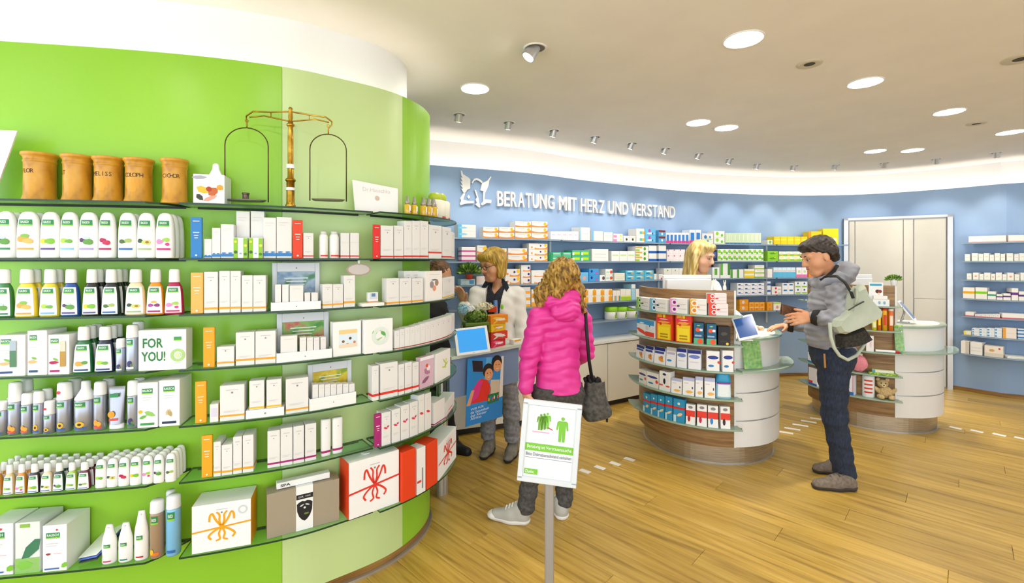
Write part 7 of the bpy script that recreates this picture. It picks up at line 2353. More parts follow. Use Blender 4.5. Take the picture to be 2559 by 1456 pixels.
def gj(p, d):
    u = (p - A(2090, 800, 3.1))
    fold = .0040 * np.sin(u[:, 2] * 88 + u[:, 0] * 46 + 2.2 * np.sin(u[:, 0] * 17)) + .0030 * np.sin(u[:, 2] * 150 - u[:, 0] * 92 + 1.5 * np.sin(u[:, 1] * 20))
    return np.maximum(d - fold, hem - p[:, 2] + .12 * (p[:, 0] - A(2075, 0, 3.33)[0]) * -1)
jk = [rc(chest + np.array([0, 0, .0]), waist, .150, .148, .05, (f, 1.06)), rc(waist, hip - np.array([0, 0, .02]), .148, .150, .05, (f, 1.05)), rc(sN * .7 + chest * .3, sF * .7 + chest * .3, .085, .085, .05), rc(neck + np.array([0, 0, -.03]), chest, .085, .12, .04)]
jk += limb(sN, eN, wN, .074, .066, .046, .025) + limb(sF, eF, wF, .072, .062, .044, .025)
sdf_obj('jacket', jk, M_GREY, t, .006, gj)
hd = [el(A(2102, 690, 3.36), (.080, .10, .066), None, .05), el(A(2117, 672, 3.36), (.062, .085, .056), None, .05)] + [rc(A(2070, 703, 3.34) + np.array([.082 * math.cos(q), .085 * math.sin(q), .012 * math.cos(q)]), A(2070, 703, 3.34) + np.array([.082 * math.cos(q + .8), .085 * math.sin(q + .8), .012 * math.cos(q + .8)]), .034, .034, .03) for q in np.linspace(0, 2 * math.pi, 9)[:-1]] + [ rc(A(2055, 705, 3.28), A(2092, 690, 3.26), .035, .045, .03), rc(A(2048, 708, 3.38), A(2060, 715, 3.30), .035, .035, .03), rc(A(2055, 705, 3.44), A(2095, 688, 3.46), .035, .045, .03)]
def hf(p, d):
    return d - wr(p, 60, .004)
sdf_obj('hood', hd, M_GREY, t, .006, hf)
mk('hood_lining', *tube([tuple(A(x, y, D) - np.array(t.location)) for x, y, D in ((2050, 700, 3.27), (2068, 690, 3.245), (2084, 676, 3.25), (2092, 664, 3.28))], .012, 8), m=mat('#1c1c1e', .8), parent=t, smooth=True)
M_DHAIR = noise_mat('dark_hair', '#120c08', '#3a2a1c', 70, .5, stretch=(1, 1, .6), bump=.5)
hr = [el(g(0, -.028, .048), np.array((.086, .098, .092)) * 1.06, fr, .03), el(g(0, .045, .088), np.array((.066, .055, .040)) * 1.06, fr, .03), rc(g(-.06, -.055, .01), g(.06, -.055, .01), .048, .048, .03), rc(g(-.03, -.075, -.035), g(.03, -.075, -.035), .035, .035, .03), el(g(0, .105, -.005), (.09, .06, .062), fr, .02, True), el(g(-.085, .0, -.022), (.03, .033, .045), fr, .015, True), el(g(.085, .0, -.022), (.03, .033, .045), fr, .015, True)]
def sh_(p, d):
    return d - .003 * np.sin(p[:, 0] * 140 + 2 * np.sin(p[:, 2] * 60)) * np.sin(p[:, 2] * 150 + 2 * np.sin(p[:, 1] * 70))
sdf_obj('hair', hr, M_DHAIR, t, .0045, sh_)
M_JEAN = noise_mat('dark_jeans', '#171d2a', '#2b3850', 120, .85, stretch=(1, 1, .25), lo=.3, hi=.8)
tr = [rc(hip + r * .055, hip - r * .055, .128, .128, .05)] + limb(hN, kN, aN, .098, .074, .070, .03) + limb(hF, kF, aF, .098, .074, .066, .03)
def jf(p, d):
    return np.maximum(d - wr(p, 44, .0032, 1.0), np.maximum(.055 - p[:, 2], p[:, 2] - hem - .035))
sdf_obj('trousers', tr, M_JEAN, t, .006, jf)
for (wv, dv_, sw) in ((wN, nrm(wN - eN), 'cuff'), (wF, nrm(wF - eF), 'cuff')):
    c = wv - np.array(t.location)
    mk('cuff', *tube([tuple(c - dv_ * .028), tuple(c - dv_ * .012), tuple(c + dv_ * .012)], [.056, .056, .050], 14), m=mat('#26231f', .85), parent=t, smooth=True)
M_SHOE = noise_mat('taupe_suede', '#6d6156', '#857768', 50, .9)
x0 = A(2132, 0, 3.24)[0]
o, gg, lat, w = shoe('shoe', (2.40, 3.215, 0), (2.10, 3.235, 0), M_SHOE, mat('#3a3530', .7), t, .05, .075)
laces(o, gg, lat, w, t, mat('#5a5048', .7), .088)
o, gg, lat, w = shoe('shoe', (2.555, 3.465, 0), (2.265, 3.475, 0), M_SHOE, mat('#3a3530', .7), t, .05, .075)
mk('belt_tag', *tube([tuple(A(2060, 884, 3.15) - np.array(t.location)), tuple(A(2062, 918, 3.16) - np.array(t.location))], .006, 6), m=mat('#b5803a', .5), parent=t)
# wallet in the near hand
wl = empty('wallet', tuple(A(1976, 778, 3.30)))
wl.rotation_euler = (math.radians(-12), math.radians(14), .15)
tag(wl, 'brown leather wallet held open in the customer hand', 'wallet')
M_LEA = noise_mat('brown_leather', '#4a2c18', '#6e4526', 40, .55)
mk('cover', *bev_box(-.068, .052, .0, .010, -.036, .040, .003), m=M_LEA, parent=wl)
mk('cover', *xf(bev_box(-.068, .052, .0, .008, -.036, .040, .003), Matrix.Translation((0, .014, .004)) @ Matrix.Rotation(.10, 4, 'X')), m=M_LEA, parent=wl)
mk('notes', *box_vf(-.06, .045, .0105, .0125, -.03, .034), m=mat('#2a1a10', .8), parent=wl)
# sage shoulder bag
bg = empty('shoulder_bag', tuple(A(2135, 800, 3.02)))
tag(bg, 'pale sage leather shoulder bag worn by the customer in grey', 'bag')
ctr = np.array(bg.location)
M_SAGE = noise_mat('sage_leather', '#a8b09c', '#bcc3b0', 6, .55)
def slab(name, pts, D, th, m, parent, inf=.0):
    n = len(pts)
    c_ = np.mean([A(x, y, D) for x, y in pts], axis=0)
    q0 = [A(x, y, D) - ctr for x, y in pts]
    mid = [((a + ctr - c_) * (1 + inf) + c_ - ctr) for a in q0]
    v = []
    for k, (off, src) in enumerate(((-th / 2, [(a + ctr - c_) * .90 + c_ - ctr for a in q0]), (-th * .25, mid), (th * .25, mid), (th / 2, [(a + ctr - c_) * .90 + c_ - ctr for a in q0]))):
        v += [tuple(a + np.array([0, off, 0])) for a in src]
    fs = [tuple(range(n)), tuple(range(3 * n, 4 * n))[::-1]]
    for k in range(3):
        for i in range(n):
            j = (i + 1) % n
            fs.append((k * n + j, k * n + i, (k + 1) * n + i, (k + 1) * n + j))
    bm = bmesh.new()
    vs_ = [bm.verts.new(q) for q in v]
    for q in fs:
        bm.faces.new([vs_[i] for i in q])
    bmesh.ops.recalc_face_normals(bm, faces=bm.faces[:])
    me = bpy.data.meshes.new(name)
    bm.to_mesh(me)
    bm.free()
    me.materials.append(m)
    return ob(name, me, parent)
slab('body', [(2131, 722), (2152, 712), (2160, 736), (2178, 757), (2196, 777), (2193, 792), (2150, 815), (2108, 832), (2093, 830), (2083, 815), (2090, 800), (2118, 775)], 3.03, .10, M_SAGE, bg, .02)
slab('lower_pouch', [(2094, 838), (2125, 831), (2153, 818), (2172, 846), (2150, 858), (2120, 866), (2097, 868)], 3.05, .09, noise_mat('dark_felt', '#1d1a16', '#3a352d', 70, .9), bg, .02)
mk('zip', *tube([tuple(A(x, y, 2.972) - ctr) for x, y in ((2120, 775), (2138, 764), (2159, 753))], .004, 6), m=mat('#3a3c36', .4), parent=bg)
mk('strap', *tube([tuple(A(x, y, D) - ctr) for x, y, D in ((2074, 806, 3.03), (2076, 840, 3.03), (2084, 868, 3.02), (2098, 888, 3.02), (2118, 899, 3.03), (2140, 888, 3.05), (2155, 868, 3.06), (2166, 848, 3.06))], .011, 8), m=M_SAGE, parent=bg, smooth=True)
mk('shoulder_strap', *tube([tuple(A(x, y, D) - ctr) for x, y, D in ((2072, 690, 3.22), (2092, 690, 3.10), (2112, 706, 3.03), (2126, 728, 3.01), (2132, 745, 3.0))], .009, 8), m=mat('#23241f', .6), parent=bg, smooth=True)
mk('handle', *tube([tuple(A(x, y, D) - ctr) for x, y, D in ((2128, 728, 3.0), (2134, 716, 2.995), (2141, 722, 2.99), (2142, 745, 2.985), (2136, 762, 2.985))], .009, 8), m=M_SAGE, parent=bg, smooth=True)

# ---------------------------------------------------------------- assistant with bob and glasses
D0 = 3.85
f = nrm((-.30, -.95, 0))
r = np.array([-f[1], f[0], 0])   # towards image right
t = empty('person', (A(1243, 900, D0)[0], D0, 0))
tag(t, 'assistant with blonde bob and glasses in an open white coat', 'person')
hc = A(1232, 661, D0 - .02)
HP, g, fr = head_prims(hc, (-.72, -.62, -.28), 1.06)
neck = A(1243, 712, D0)
chest, waist, hip = A(1243, 762, D0), A(1243, 850, D0), A(1243, 925, D0)
sL, eL, wL = A(1192, 733, D0 - .02), A(1172, 818, D0 - .10), A(1159, 760, D0 - .24)
sR, eR, wR = A(1294, 733, D0 + .02), A(1303, 812, D0 + .0), A(1306, 868, D0 - .10)
hL, kL, aL = A(1224, 930, D0), A(1220, 1030, D0), A(1219, 1110, D0 + .0)
hR, kR, aR = A(1264, 930, D0), A(1278, 1030, D0 - .06), A(1280, 1118, D0 - .06)
handL = hand_prims(wL + np.array([0, 0, .012]), (-.25, -.1, .95), (-.5, -.7, 0), -1, (.35, .4, .45, .5), 1.0)
body = HP + [rc(hc + np.array([.03, .045, -.05]), neck + np.array([.01, .02, -.03]), .042, .050, .014), rc(neck + np.array([0, 0, -.12]), waist, .095, .10, .05, (f, 1.3)), rc(sL * .8 + sR * .2 - np.array([0, 0, .012]), sR * .8 + sL * .2 - np.array([0, 0, .012]), .038, .038, .04), rc(waist, hip, .10, .125, .05, (f, 1.2))] + limb(sL, eL, wL, .042, .036, .025) + limb(sR, eR, wR, .042, .036, .025) + limb(hL, kL, aL, .074, .05, .036) + limb(hR, kR, aR, .074, .05, .036) + handL + hand_prims(wR, (0, -.2, -1), r, 1, (.3, .3, .3, .35))
sdf_obj('body', body, SKIN2, t, .0045)
face_parts(g, fr, 1.06, t, t.location, glasses=True, brow='#8a6a3a')
M_COAT = noise_mat('white_cotton', '#e6e3da', '#f2f0ea', 8, .8)
hem = .74
def front_w(p, w0, w1):
    zz = np.clip((p[:, 2] - waist[2]) / (neck[2] - waist[2]), 0, 1.2)
    lat_ = np.abs((p - chest) @ r)
    return lat_ - (w0 + (w1 - w0) * zz), (p - chest) @ f
def coat(p, d):
    d = d - wr(p, 30, .004)
    a, b = front_w(p, .030, .078)
    cut = np.maximum(a, -b + .0)
    d = np.maximum(d, -cut)
    return np.maximum(d, hem - p[:, 2])
ck = [rc(chest + np.array([0, 0, .02]), waist, .148, .140, .05, (f, 1.22)), rc(waist, np.array([hip[0], hip[1], hem - .05]), .140, .185, .05, (f, 1.2)), rc(sL * .72 + chest * .28 + np.array([0, 0, .012]), sR * .72 + chest * .28 + np.array([0, 0, .012]), .066, .066, .05)]
ck += limb(sL, eL, wL - np.array([0, 0, .02]), .064, .056, .050, .02) + limb(sR, eR, wR, .064, .056, .048, .02)
ct = sdf_obj('coat', ck, M_COAT, t, .006, coat)
M_SHIRT = noise_mat('navy_shirt', '#14141f', '#2c2d3c', 80, .85)
def shirt(p, d):
    a, b = front_w(p, -.30, .058)
    return np.maximum(d, -np.maximum(a, -b))
sdf_obj('shirt', [rc(chest, waist, .134, .126, .05, (f, 1.25)), rc(neck + np.array([0, 0, -.005]), chest, .078, .128, .04, (f, 1.12)), rc(waist, hip, .126, .14, .05, (f, 1.22))], M_SHIRT, t, .006, shirt)
org = np.array(t.location)
for q in (-1, 1):
    n0 = neck - org + r * q * .045 + f * .035 + np.array([0, 0, .03])
    v, fc = extrude_poly([(0, 0), (.02, -.03), (.055, -.085), (.075, -.05), (.05, .005)], .004)
    v = [(x * q, y, z) for x, y, z in v]
    Mx = Matrix(((r[0], -f[0], 0, n0[0]), (r[1], -f[1], 0, n0[1]), (0, 0, 1, n0[2]), (0, 0, 0, 1))) @ Matrix.Rotation(-.35, 4, 'X')
    mk('collar', *xf((v, fc if q == 1 else [z[::-1] for z in fc]), Mx), m=M_SHIRT, parent=t)
bc = chest - org + r * .085 + f * .128 + np.array([0, 0, -.0])
mk('green_badge', *sphere(tuple(bc), .014, 10, 6, (.9, .4, 1.5)), m=mat('#8fd02a', .5), parent=ct)
nb = A(1231, 772, D0 - .18) - org
mk('name_badge', *xf(bev_box(-.035, .035, -.004, .004, -.024, .024, .004), Matrix.Translation(tuple(nb)) @ Matrix.Rotation(-.3, 4, 'Z')), m=mat('#e8502a', .4), parent=t)
mk('lanyard', *tube([tuple(A(1238, 750, D0 - .15) - org), tuple(A(1240, 790, D0 - .17) - org)], .016, 6), m=mat('#5f8fc8', .5), parent=t)
wb = wL - org
mk('wristband', *tube([tuple(wb + np.array([.004, 0, -.012])), tuple(wb + np.array([.002, 0, .004]))], .031, 14), m=mat('#17161a', .5), parent=t)
M_BOB = noise_mat('blonde_bob', '#8a6a1e', '#d8b45a', 38, .45, stretch=(1, 1, .12), c2='#b8922f', bump=.35)
hr = [el(g(0, -.022, .042), np.array((.094, .106, .098)) * 1.04, fr, .03), rc(g(-.072, -.015, .02), g(-.070, .005, -.085), .038, .030, .03), rc(g(.072, -.015, .02), g(.070, .005, -.085), .038, .030, .03), rc(g(0, -.075, .0), g(0, -.062, -.085), .062, .045, .03), rc(g(-.05, .062, .078), g(.05, .062, .078), .034, .034, .03), el(g(0, .115, -.035), (.060, .075, .085), fr, .015, True)]
def st(p, d):
    l = (p - hc)
    a = np.arctan2(l @ fr[1], l @ fr[0])
    return d - .0022 * np.sin(a * 34 + 4 * np.sin(p[:, 2] * 12))
sdf_obj('hair', hr, M_BOB, t, .0045, st)
M_GJ = noise_mat('grey_jeans', '#77767a', '#97969a', 40, .85)
tr = [rc(hip + r * .05, hip - r * .05, .13, .13, .05, (f, 1.2))] + limb(hL, kL, aL, .092, .070, .058, .03) + limb(hR, kR, aR, .092, .070, .058, .03)
sdf_obj('trousers', tr, M_GJ, t, .006, lambda p, d: np.maximum(d - wr(p, 66, .0035), np.maximum(.115 - p[:, 2], p[:, 2] - 1.0)))
M_BOOT = noise_mat('grey_boots', '#6f695f', '#8d877b', 30, .6)
shoe('boot', (aL[0] + .03, aL[1] + .06, 0), (aL[0] - .035, aL[1] - .18, 0), M_BOOT, mat('#2c2924', .7), t, .046, .10, .07)
shoe('boot', (aR[0] + .02, aR[1] + .06, 0), (aR[0] - .045, aR[1] - .18, 0), M_BOOT, mat('#2c2924', .7), t, .046, .10, .07)

# ---------------------------------------------------------------- blonde assistant behind the middle counter
D0 = 4.46
f = nrm((.45, -.85, 0))
r = np.array([-f[1], f[0], 0])
t = empty('person', (A(1750, 800, D0)[0], D0 + .05, 0))
tag(t, 'blonde long-haired assistant standing behind the middle counter', 'person')
hc = A(1752, 641, D0)
HP, g, fr = head_prims(hc, (.62, -.72, -.30), 1.14)
neck, chest, waist, hip = A(1745, 700, D0 + .04), A(1744, 740, D0 + .05), A(1744, 810, D0 + .05), A(1744, 880, D0 + .05)
sL, eL, wL = A(1705, 715, D0), A(1705, 785, D0 - .02), A(1745, 820, D0 - .22)
sR, eR, wR = A(1783, 715, D0 + .06), A(1815, 775, D0 - .05), A(1868, 812, 4.05)
hL, kL, aL = A(1728, 890, D0 + .05), A(1728, 990, D0 + .05), np.array([A(1728, 0, D0)[0], D0 + .07, .09])
hR, kR, aR = A(1762, 890, D0 + .05), A(1762, 990, D0 + .05), np.array([A(1762, 0, D0)[0], D0 + .07, .09])
body = HP + [rc(hc + np.array([-.035, .045, -.05]), neck - np.array([0, 0, .03]), .044, .052, .014), rc(neck + np.array([0, 0, -.12]), waist, .095, .10, .05, (f, 1.3)), rc(sL * .8 + sR * .2 - np.array([0, 0, .012]), sR * .8 + sL * .2 - np.array([0, 0, .012]), .038, .038, .04), rc(waist, hip, .10, .125, .05, (f, 1.2))] + limb(sL, eL, wL, .042, .036, .025) + limb(sR, eR, wR, .042, .036, .025) + limb(hL, kL, aL, .074, .05, .036) + limb(hR, kR, aR, .074, .05, .036) \
    + hand_prims(wR, (.9, -.35, -.15), (0, 0, -1), -1, (.35, .35, .4, .4), 1.0) + hand_prims(wL, (.4, -.8, 0), (0, 0, -1), -1, (.3, .3, .3, .3), 1.0)
sdf_obj('body', body, SKIN, t, .005)
face_parts(g, fr, 1.14, t, t.location, brow='#9a7a4a', lip='#c8685e')
ck = [rc(chest, waist, .148, .140, .05, (f, 1.22)), rc(waist, np.array([hip[0], hip[1], .72]), .140, .18, .05, (f, 1.2)), rc(sL * .72 + chest * .28, sR * .72 + chest * .28, .066, .066, .05)] + limb(sL, eL, wL, .062, .054, .046, .02) + limb(sR, eR, wR, .062, .054, .046, .02)
sdf_obj('coat', ck, M_COAT, t, .008, lambda p, d: np.maximum(d - wr(p, 30, .004), .74 - p[:, 2]))
sdf_obj('trousers', [rc(hip + r * .05, hip - r * .05, .13, .13, .05)] + limb(hL, kL, aL, .09, .068, .056, .03) + limb(hR, kR, aR, .09, .068, .056, .03), M_CHAR, t, .008, lambda p, d: np.maximum(d, .08 - p[:, 2]))
M_BLON = noise_mat('straight_blonde', '#a8863a', '#e6d096', 42, .45, stretch=(1, 1, .10), c2='#cdb06a', bump=.3)
hr = [el(g(0, -.022, .045), np.array((.09, .104, .098)) * 1.12, fr, .03), rc(g(-.078, .0, .02), g(-.085, .02, -.19), .040, .046, .03), rc(g(.078, -.01, .02), g(.085, .02, -.17), .036, .036, .03), rc(g(0, -.085, .0), g(0, -.06, -.19), .066, .06, .03), rc(g(-.05, .05, .098), g(.05, .05, .098), .03, .03, .03), el(g(0, .125, -.03), (.066, .085, .105), fr, .015, True)]
def st2(p, d):
    l = (p - hc)
    a = np.arctan2(l @ fr[1], l @ fr[0])
    return d - .0026 * np.sin(a * 30 + 2 * np.sin(p[:, 2] * 10))
sdf_obj('hair', hr, M_BLON, t, .0045, st2)
for q in (aL, aR):
    shoe('shoe', (q[0] + .0, q[1] + .07, 0), (q[0] + .06, q[1] - .17, 0), mat('#e8e6e2', .6), M_SOLE, t)

# ---------------------------------------------------------------- customer mostly hidden behind the green wall end
D0 = 3.84
f = nrm((.8, -.45, 0))
r = np.array([-f[1], f[0], 0])
t = empty('person', (A(1085, 800, D0)[0], D0, 0))
tag(t, 'brown-haired customer in dark clothes mostly hidden behind the green wall', 'person')
hc = A(1098, 693, D0)
HP, g, fr = head_prims(hc, (.75, -.42, -.40), 1.05)
neck, chest, waist, hip = A(1084, 735, D0), A(1082, 790, D0), A(1080, 870, D0), A(1080, 935, D0)
sL, eL, wL = A(1045, 765, D0), A(1040, 860, D0), A(1060, 905, D0 - .1)
sR, eR, wR = A(1100, 768, D0 + .1), A(1102, 850, D0 + .1), A(1104, 900, D0)
hL, kL, aL = A(1062, 945, D0 - .05), A(1066, 1040, D0 - .06), np.array([A(1075, 0, D0)[0], D0 - .05, .09])
hR, kR, aR = A(1096, 945, D0 + .05), A(1112, 1040, D0 + .0), np.array([A(1128, 0, 3.85)[0], 3.88, .09])
body = HP + [rc(hc + np.array([-.02, .01, -.06]), neck, .054, .058, .03), rc(neck + np.array([0, 0, -.12]), waist, .095, .10, .05, (f, 1.3)), rc(sL * .8 + sR * .2 - np.array([0, 0, .012]), sR * .8 + sL * .2 - np.array([0, 0, .012]), .038, .038, .04), rc(waist, hip, .10, .125, .05)] + limb(sL, eL, wL, .042, .036, .025) + limb(sR, eR, wR, .042, .036, .025) + limb(hL, kL, aL, .074, .05, .036) + limb(hR, kR, aR, .074, .05, .036) + hand_prims(wR, (.3, -.2, -.9), r, 1, (.3, .3, .3, .3)) + hand_prims(wL, (.3, -.2, -.9), r, 1, (.3, .3, .3, .3))
sdf_obj('body', body, SKIN2, t, .005)
face_parts(g, fr, 1.05, t, t.location)
M_BLK = noise_mat('black_coat', '#141416', '#26262a', 12, .8)
sdf_obj('coat', [rc(chest, waist, .148, .140, .05, (f, 1.15)), rc(waist, hip, .140, .15, .05), rc(sL * .72 + chest * .28, sR * .72 + chest * .28, .066, .066, .05)] + limb(sL, eL, wL, .06, .054, .046, .02) + limb(sR, eR, wR, .06, .054, .046, .02), M_BLK, t, .008, lambda p, d: np.maximum(d - wr(p, 30, .004), .76 - p[:, 2]))
sdf_obj('trousers', [rc(hip + r * .05, hip - r * .05, .13, .13, .05)] + limb(hL, kL, aL, .09, .068, .058, .03) + limb(hR, kR, aR, .09, .068, .058, .03), M_BLK, t, .008, lambda p, d: np.maximum(d, .08 - p[:, 2]))
M_BRN = noise_mat('brown_hair', '#3a2412', '#7a5428', 50, .5, stretch=(1, 1, .4), bump=.4)
sdf_obj('hair', [el(g(0, -.028, .045), np.array((.092, .102, .096)) * 1.05, fr, .03), rc(g(-.07, -.02, .02), g(-.065, -.02, -.05), .035, .03, .03), rc(g(.07, -.02, .02), g(.065, -.02, -.05), .035, .03, .03), rc(g(0, -.08, 0), g(0, -.07, -.05), .05, .04, .03), el(g(0, .11, -.03), (.066, .07, .085), fr, .02, True)], M_BRN, t, .005, sh_)
for q, tx in ((aL, .12), (aR, .20)):
    shoe('shoe', (q[0] - .07, q[1] + .03, 0), (q[0] + tx * .9, q[1] - .12, 0), mat('#17161a', .5), mat('#0e0e10', .6), t)
# ================================================================ floor sign on a pole
sg = empty('floor_sign', (.165, 1.86, 0))
tag(sg, 'white framed notice sign on a grey pole standing in the foreground', 'sign')
pc = lambda x, y, D: Vector(P(x, y, D)) - Vector((.165, 1.86, 0))
TL, TR, BR, BL = pc(1311, 996, 1.885), pc(1455, 1010, 1.855), pc(1440, 1221, 1.83), pc(1290, 1197, 1.86)
uu = ((TR - TL) + (BR - BL)) / 2
vv = ((BL - TL) + (BR - TR)) / 2
SW, SHh = uu.length, vv.length
ex = uu.normalized()
ez = (-vv + ex * vv.dot(ex)).normalized()
ey = ez.cross(ex)
cen = (TL + TR + BR + BL) / 4
Mx = Matrix(((ex[0], ey[0], ez[0], cen[0]), (ex[1], ey[1], ez[1], cen[1]), (ex[2], ey[2], ez[2], cen[2]), (0, 0, 0, 1)))
def sp(name, vf, m, parent=sg):
    return mk(name, *xf(vf, Mx), m=m, parent=parent)
fw = .022
fr_ = sp('frame', merge(bev_box(-SW / 2, SW / 2, -.008, .006, SHh / 2 - fw, SHh / 2, .006), bev_box(-SW / 2, SW / 2, -.008, .006, -SHh / 2, -SHh / 2 + fw, .006), bev_box(-SW / 2, -SW / 2 + fw, -.008, .006, -SHh / 2 + fw * .5, SHh / 2 - fw * .5, .006), bev_box(SW / 2 - fw, SW / 2, -.008, .006, -SHh / 2 + fw * .5, SHh / 2 - fw * .5, .006)), mat('#d9dde0', .3))
sheet = bpy.data.objects.new('sheet', None)
COL.objects.link(sheet)
sheet.parent = sg
sheet.matrix_local = Mx
bw_, bh_ = SW - 2 * fw, SHh - 2 * fw
bd = mk('paper', *box_vf(-bw_ / 2 - .004, bw_ / 2 + .004, -.001, .003, -bh_ / 2 - .004, bh_ / 2 + .004), m=mat('#e2e5e8', .5), parent=sheet)
GRN, GRN2 = mat('#7ac036', .5), mat('#6aa02a', .5)
def man_icon(cx, cz, s, m):
    pr(DISC, sheet, cx, cz + s * .43, s * .15, s * .15, m, -.0018, 'icon_head')
    v = [(-.16, .34), (.16, .34), (.22, .28), (.25, -.02), (.19, -.04), (.14, .2), (.13, -.5), (.02, -.5), (.0, -.08), (-.02, -.5), (-.13, -.5), (-.14, .2), (-.19, -.04), (-.25, -.02), (-.22, .28)]
    mk('icon_body', [(cx + x * s, -.0018, cz + z * s) for x, z in v], [(0, 14, 13, 12, 11), (0, 11, 5, 1), (1, 5, 4, 3, 2), (11, 10, 9, 8), (11, 8, 5), (8, 7, 6, 5)], m, sheet)
for q in range(3):
    man_icon(-bw_ * .22 + q * .013, bh_ * .27 + q * .004, .064, GRN2 if q < 2 else GRN)
man_icon(bw_ * .24, bh_ * .20, .098, GRN)
mk('red_arrow', [(-.012, -.0018, bh_ * .215), (.010, -.0018, bh_ * .18), (.006, -.0018, bh_ * .172), (-.016, -.0018, bh_ * .205)], [(0, 3, 2, 1)], mat('#d8304a', .5), sheet)
pr(QUAD, sheet, -bw_ * .2, bh_ * .13, bw_ * .36, .004, mat('#e8a8c0', .5), -.0018, 'pink_line')
pr(QUAD, sheet, 0, -bh_ * .085, bw_, bh_ * .105, GRN, -.0018, 'green_bar')
put_text('Beratung ist Vertrauenssache', sheet, 0, -bh_ * .085, bw_ * .92, bh_ * .06, mat('#ffffff', .5), -.0024)
put_text('Bitte Diskretionsabstand einhalten', sheet, 0, -bh_ * .185, bw_ * .94, bh_ * .045, mat('#3a3a3a', .5), -.0018)
pr(QUAD, sheet, 0, -bh_ * .235, bw_ * .96, .0015, mat('#8a8a8a', .5), -.0018, 'thin_line')
pr(QUAD, sheet, -bw_ * .34, -bh_ * .43, bw_ * .28, bh_ * .075, GRN, -.0018, 'green_tag')
put_text('Danke.', sheet, -bw_ * .36, -bh_ * .43, bw_ * .18, bh_ * .045, mat('#ffffff', .5), -.0024)
pz = (cen - ez * SHh * .42)
mk('pole', *bev_box(pz[0] - .018 + .012, pz[0] + .018 + .012, pz[1] + .008, pz[1] + .044, .012, pz[2] + .08, .004), m=mat('#a9a7a4', .35, .5), parent=sg)
mk('base_plate', *lathe([(.15, 0), (.15, .006), (.14, .012), (.02, .013)], 1, 1, 32), m=mat('#9c9a97', .35, .5), parent=sg).location = (pz[0] + .012, pz[1] + .026, 0)

# ================================================================ standing desk beside the green wall
dk = empty('consultation_desk', (-.25, 3.35, 0))
tag(dk, 'consultation desk with glass top and blue apron at the green wall end', 'desk')
DO = np.array([-.25, 3.35, 0])
front = [at_z(1128, 892, .955), at_z(1150, 888, .955), at_z(1230, 874, .955), at_z(1312, 858, .955)]
front = [np.array(q) - DO for q in front]
dirv = nrm((front[-1] - front[0])[:2].tolist() + [0])
bk = np.array([-dirv[1], dirv[0], 0])
outer = [q[:2] for q in front]
inner = [(q + bk * .24)[:2] for q in front][::-1]
poly = outer + inner
def prism(poly, z0, z1):
    n = len(poly)
    v = [(x, y, z0) for x, y in poly] + [(x, y, z1) for x, y in poly]
    fs = [tuple(range(n))[::-1], tuple(range(n, 2 * n))] + [(i, (i + 1) % n, n + (i + 1) % n, n + i) for i in range(n)]
    return v, fs
mk('desk_top', *prism(poly, .935, .955), m=mat('#cdd8c8', .25), parent=dk)
ap = [(q + bk * .02)[:2] for q in front[:3]] + [((front[3] * .85 + front[2] * .15) + bk * .02)[:2]]
ap2 = [(np.array(q) + bk[:2] * .02) for q in ap][::-1]
mk('apron', *prism(ap + ap2, .67, .935), m=mat('#7e95ba', .5), parent=dk)
lp = front[0] + bk * .12
mk('leg', *cyl((lp[0], lp[1], 0), (lp[0], lp[1], .935), .03, n=14), m=M_ALU, parent=dk)
lp = front[1] + bk * .12 - dirv * .05
mk('leg', *cyl((lp[0], lp[1], 0), (lp[0], lp[1], .935), .03, n=14), m=M_ALU, parent=dk)

# poster hanging from the apron
def world_quad(px):
    return [np.array(P(*q)) for q in px]
pA = (front[1] + DO)
nrmf = -bk
base = np.array([front[0][0], front[0][1]]) + DO[:2] + nrmf[:2] * .012
def on_front(x, y):
    """point where the pixel meets the vertical plane just in front of the desk edge"""
    k = (x - CX) / F
    # base + t*dirv ; X = k*Y
    t_ = (k * base[1] - base[0]) / (dirv[0] - k * dirv[1])
    q = base + dirv[:2] * t_
    return np.array([q[0], q[1], CAMZ - (y - HY) / F * q[1]]), t_
cor = [on_front(1168, 896), on_front(1258, 889), on_front(1254, 1040), on_front(1163, 1066)]
po = cor[3][0]
rot = math.atan2(dirv[1], dirv[0])
ps = empty('poster', (po[0], po[1], 0), rot)
tag(ps, 'blue poster of two smiling children hanging from the desk apron', 'poster')
pts = [(c_[1] - cor[3][1], c_[0][2]) for c_ in cor]
W_p = (pts[1][0] + pts[2][0]) / 2
def up_(u, v_):
    """poster coordinates 0..1 from bottom left"""
    b = (pts[3][0] * (1 - u) + pts[2][0] * u, pts[3][1] * (1 - u) + pts[2][1] * u)
    a = (pts[0][0] * (1 - u) + pts[1][0] * u, pts[0][1] * (1 - u) + pts[1][1] * u)
    return (b[0] * (1 - v_) + a[0] * v_, b[1] * (1 - v_) + a[1] * v_)
def ppoly(name, uv, m, y):
    q = [up_(*p) for p in uv]
    mk(name, [(x, y, z) for x, z in q], [tuple(range(len(q)))], m, ps)
def cw(uv):
    return uv
mk('sheet', *extrude_poly([up_(0, 0), up_(1, 0), up_(1, 1), up_(0, 1)], .003), m=mat('#2f8fd8', .4), parent=ps)
def ell(cu, cv, ru, rv, n=18):
    return [(cu + ru * math.cos(t_), cv + rv * math.sin(t_)) for t_ in np.linspace(0, 2 * math.pi, n + 1)[:-1]]
ppoly('white_edge', [(.90, .33), (1, .34), (1, 1), (.93, 1)], mat('#efe9e2', .5), -.0034)
ppoly('background_shape', [(.15, .80), (.42, .78), (.40, .95), (.12, .97)], mat('#2a2430', .5), -.0034)
ppoly('background_shape', [(.45, .55), (.6, .55), (.66, 1), (.5, 1)], mat('#5fb0e8', .5), -.0034)
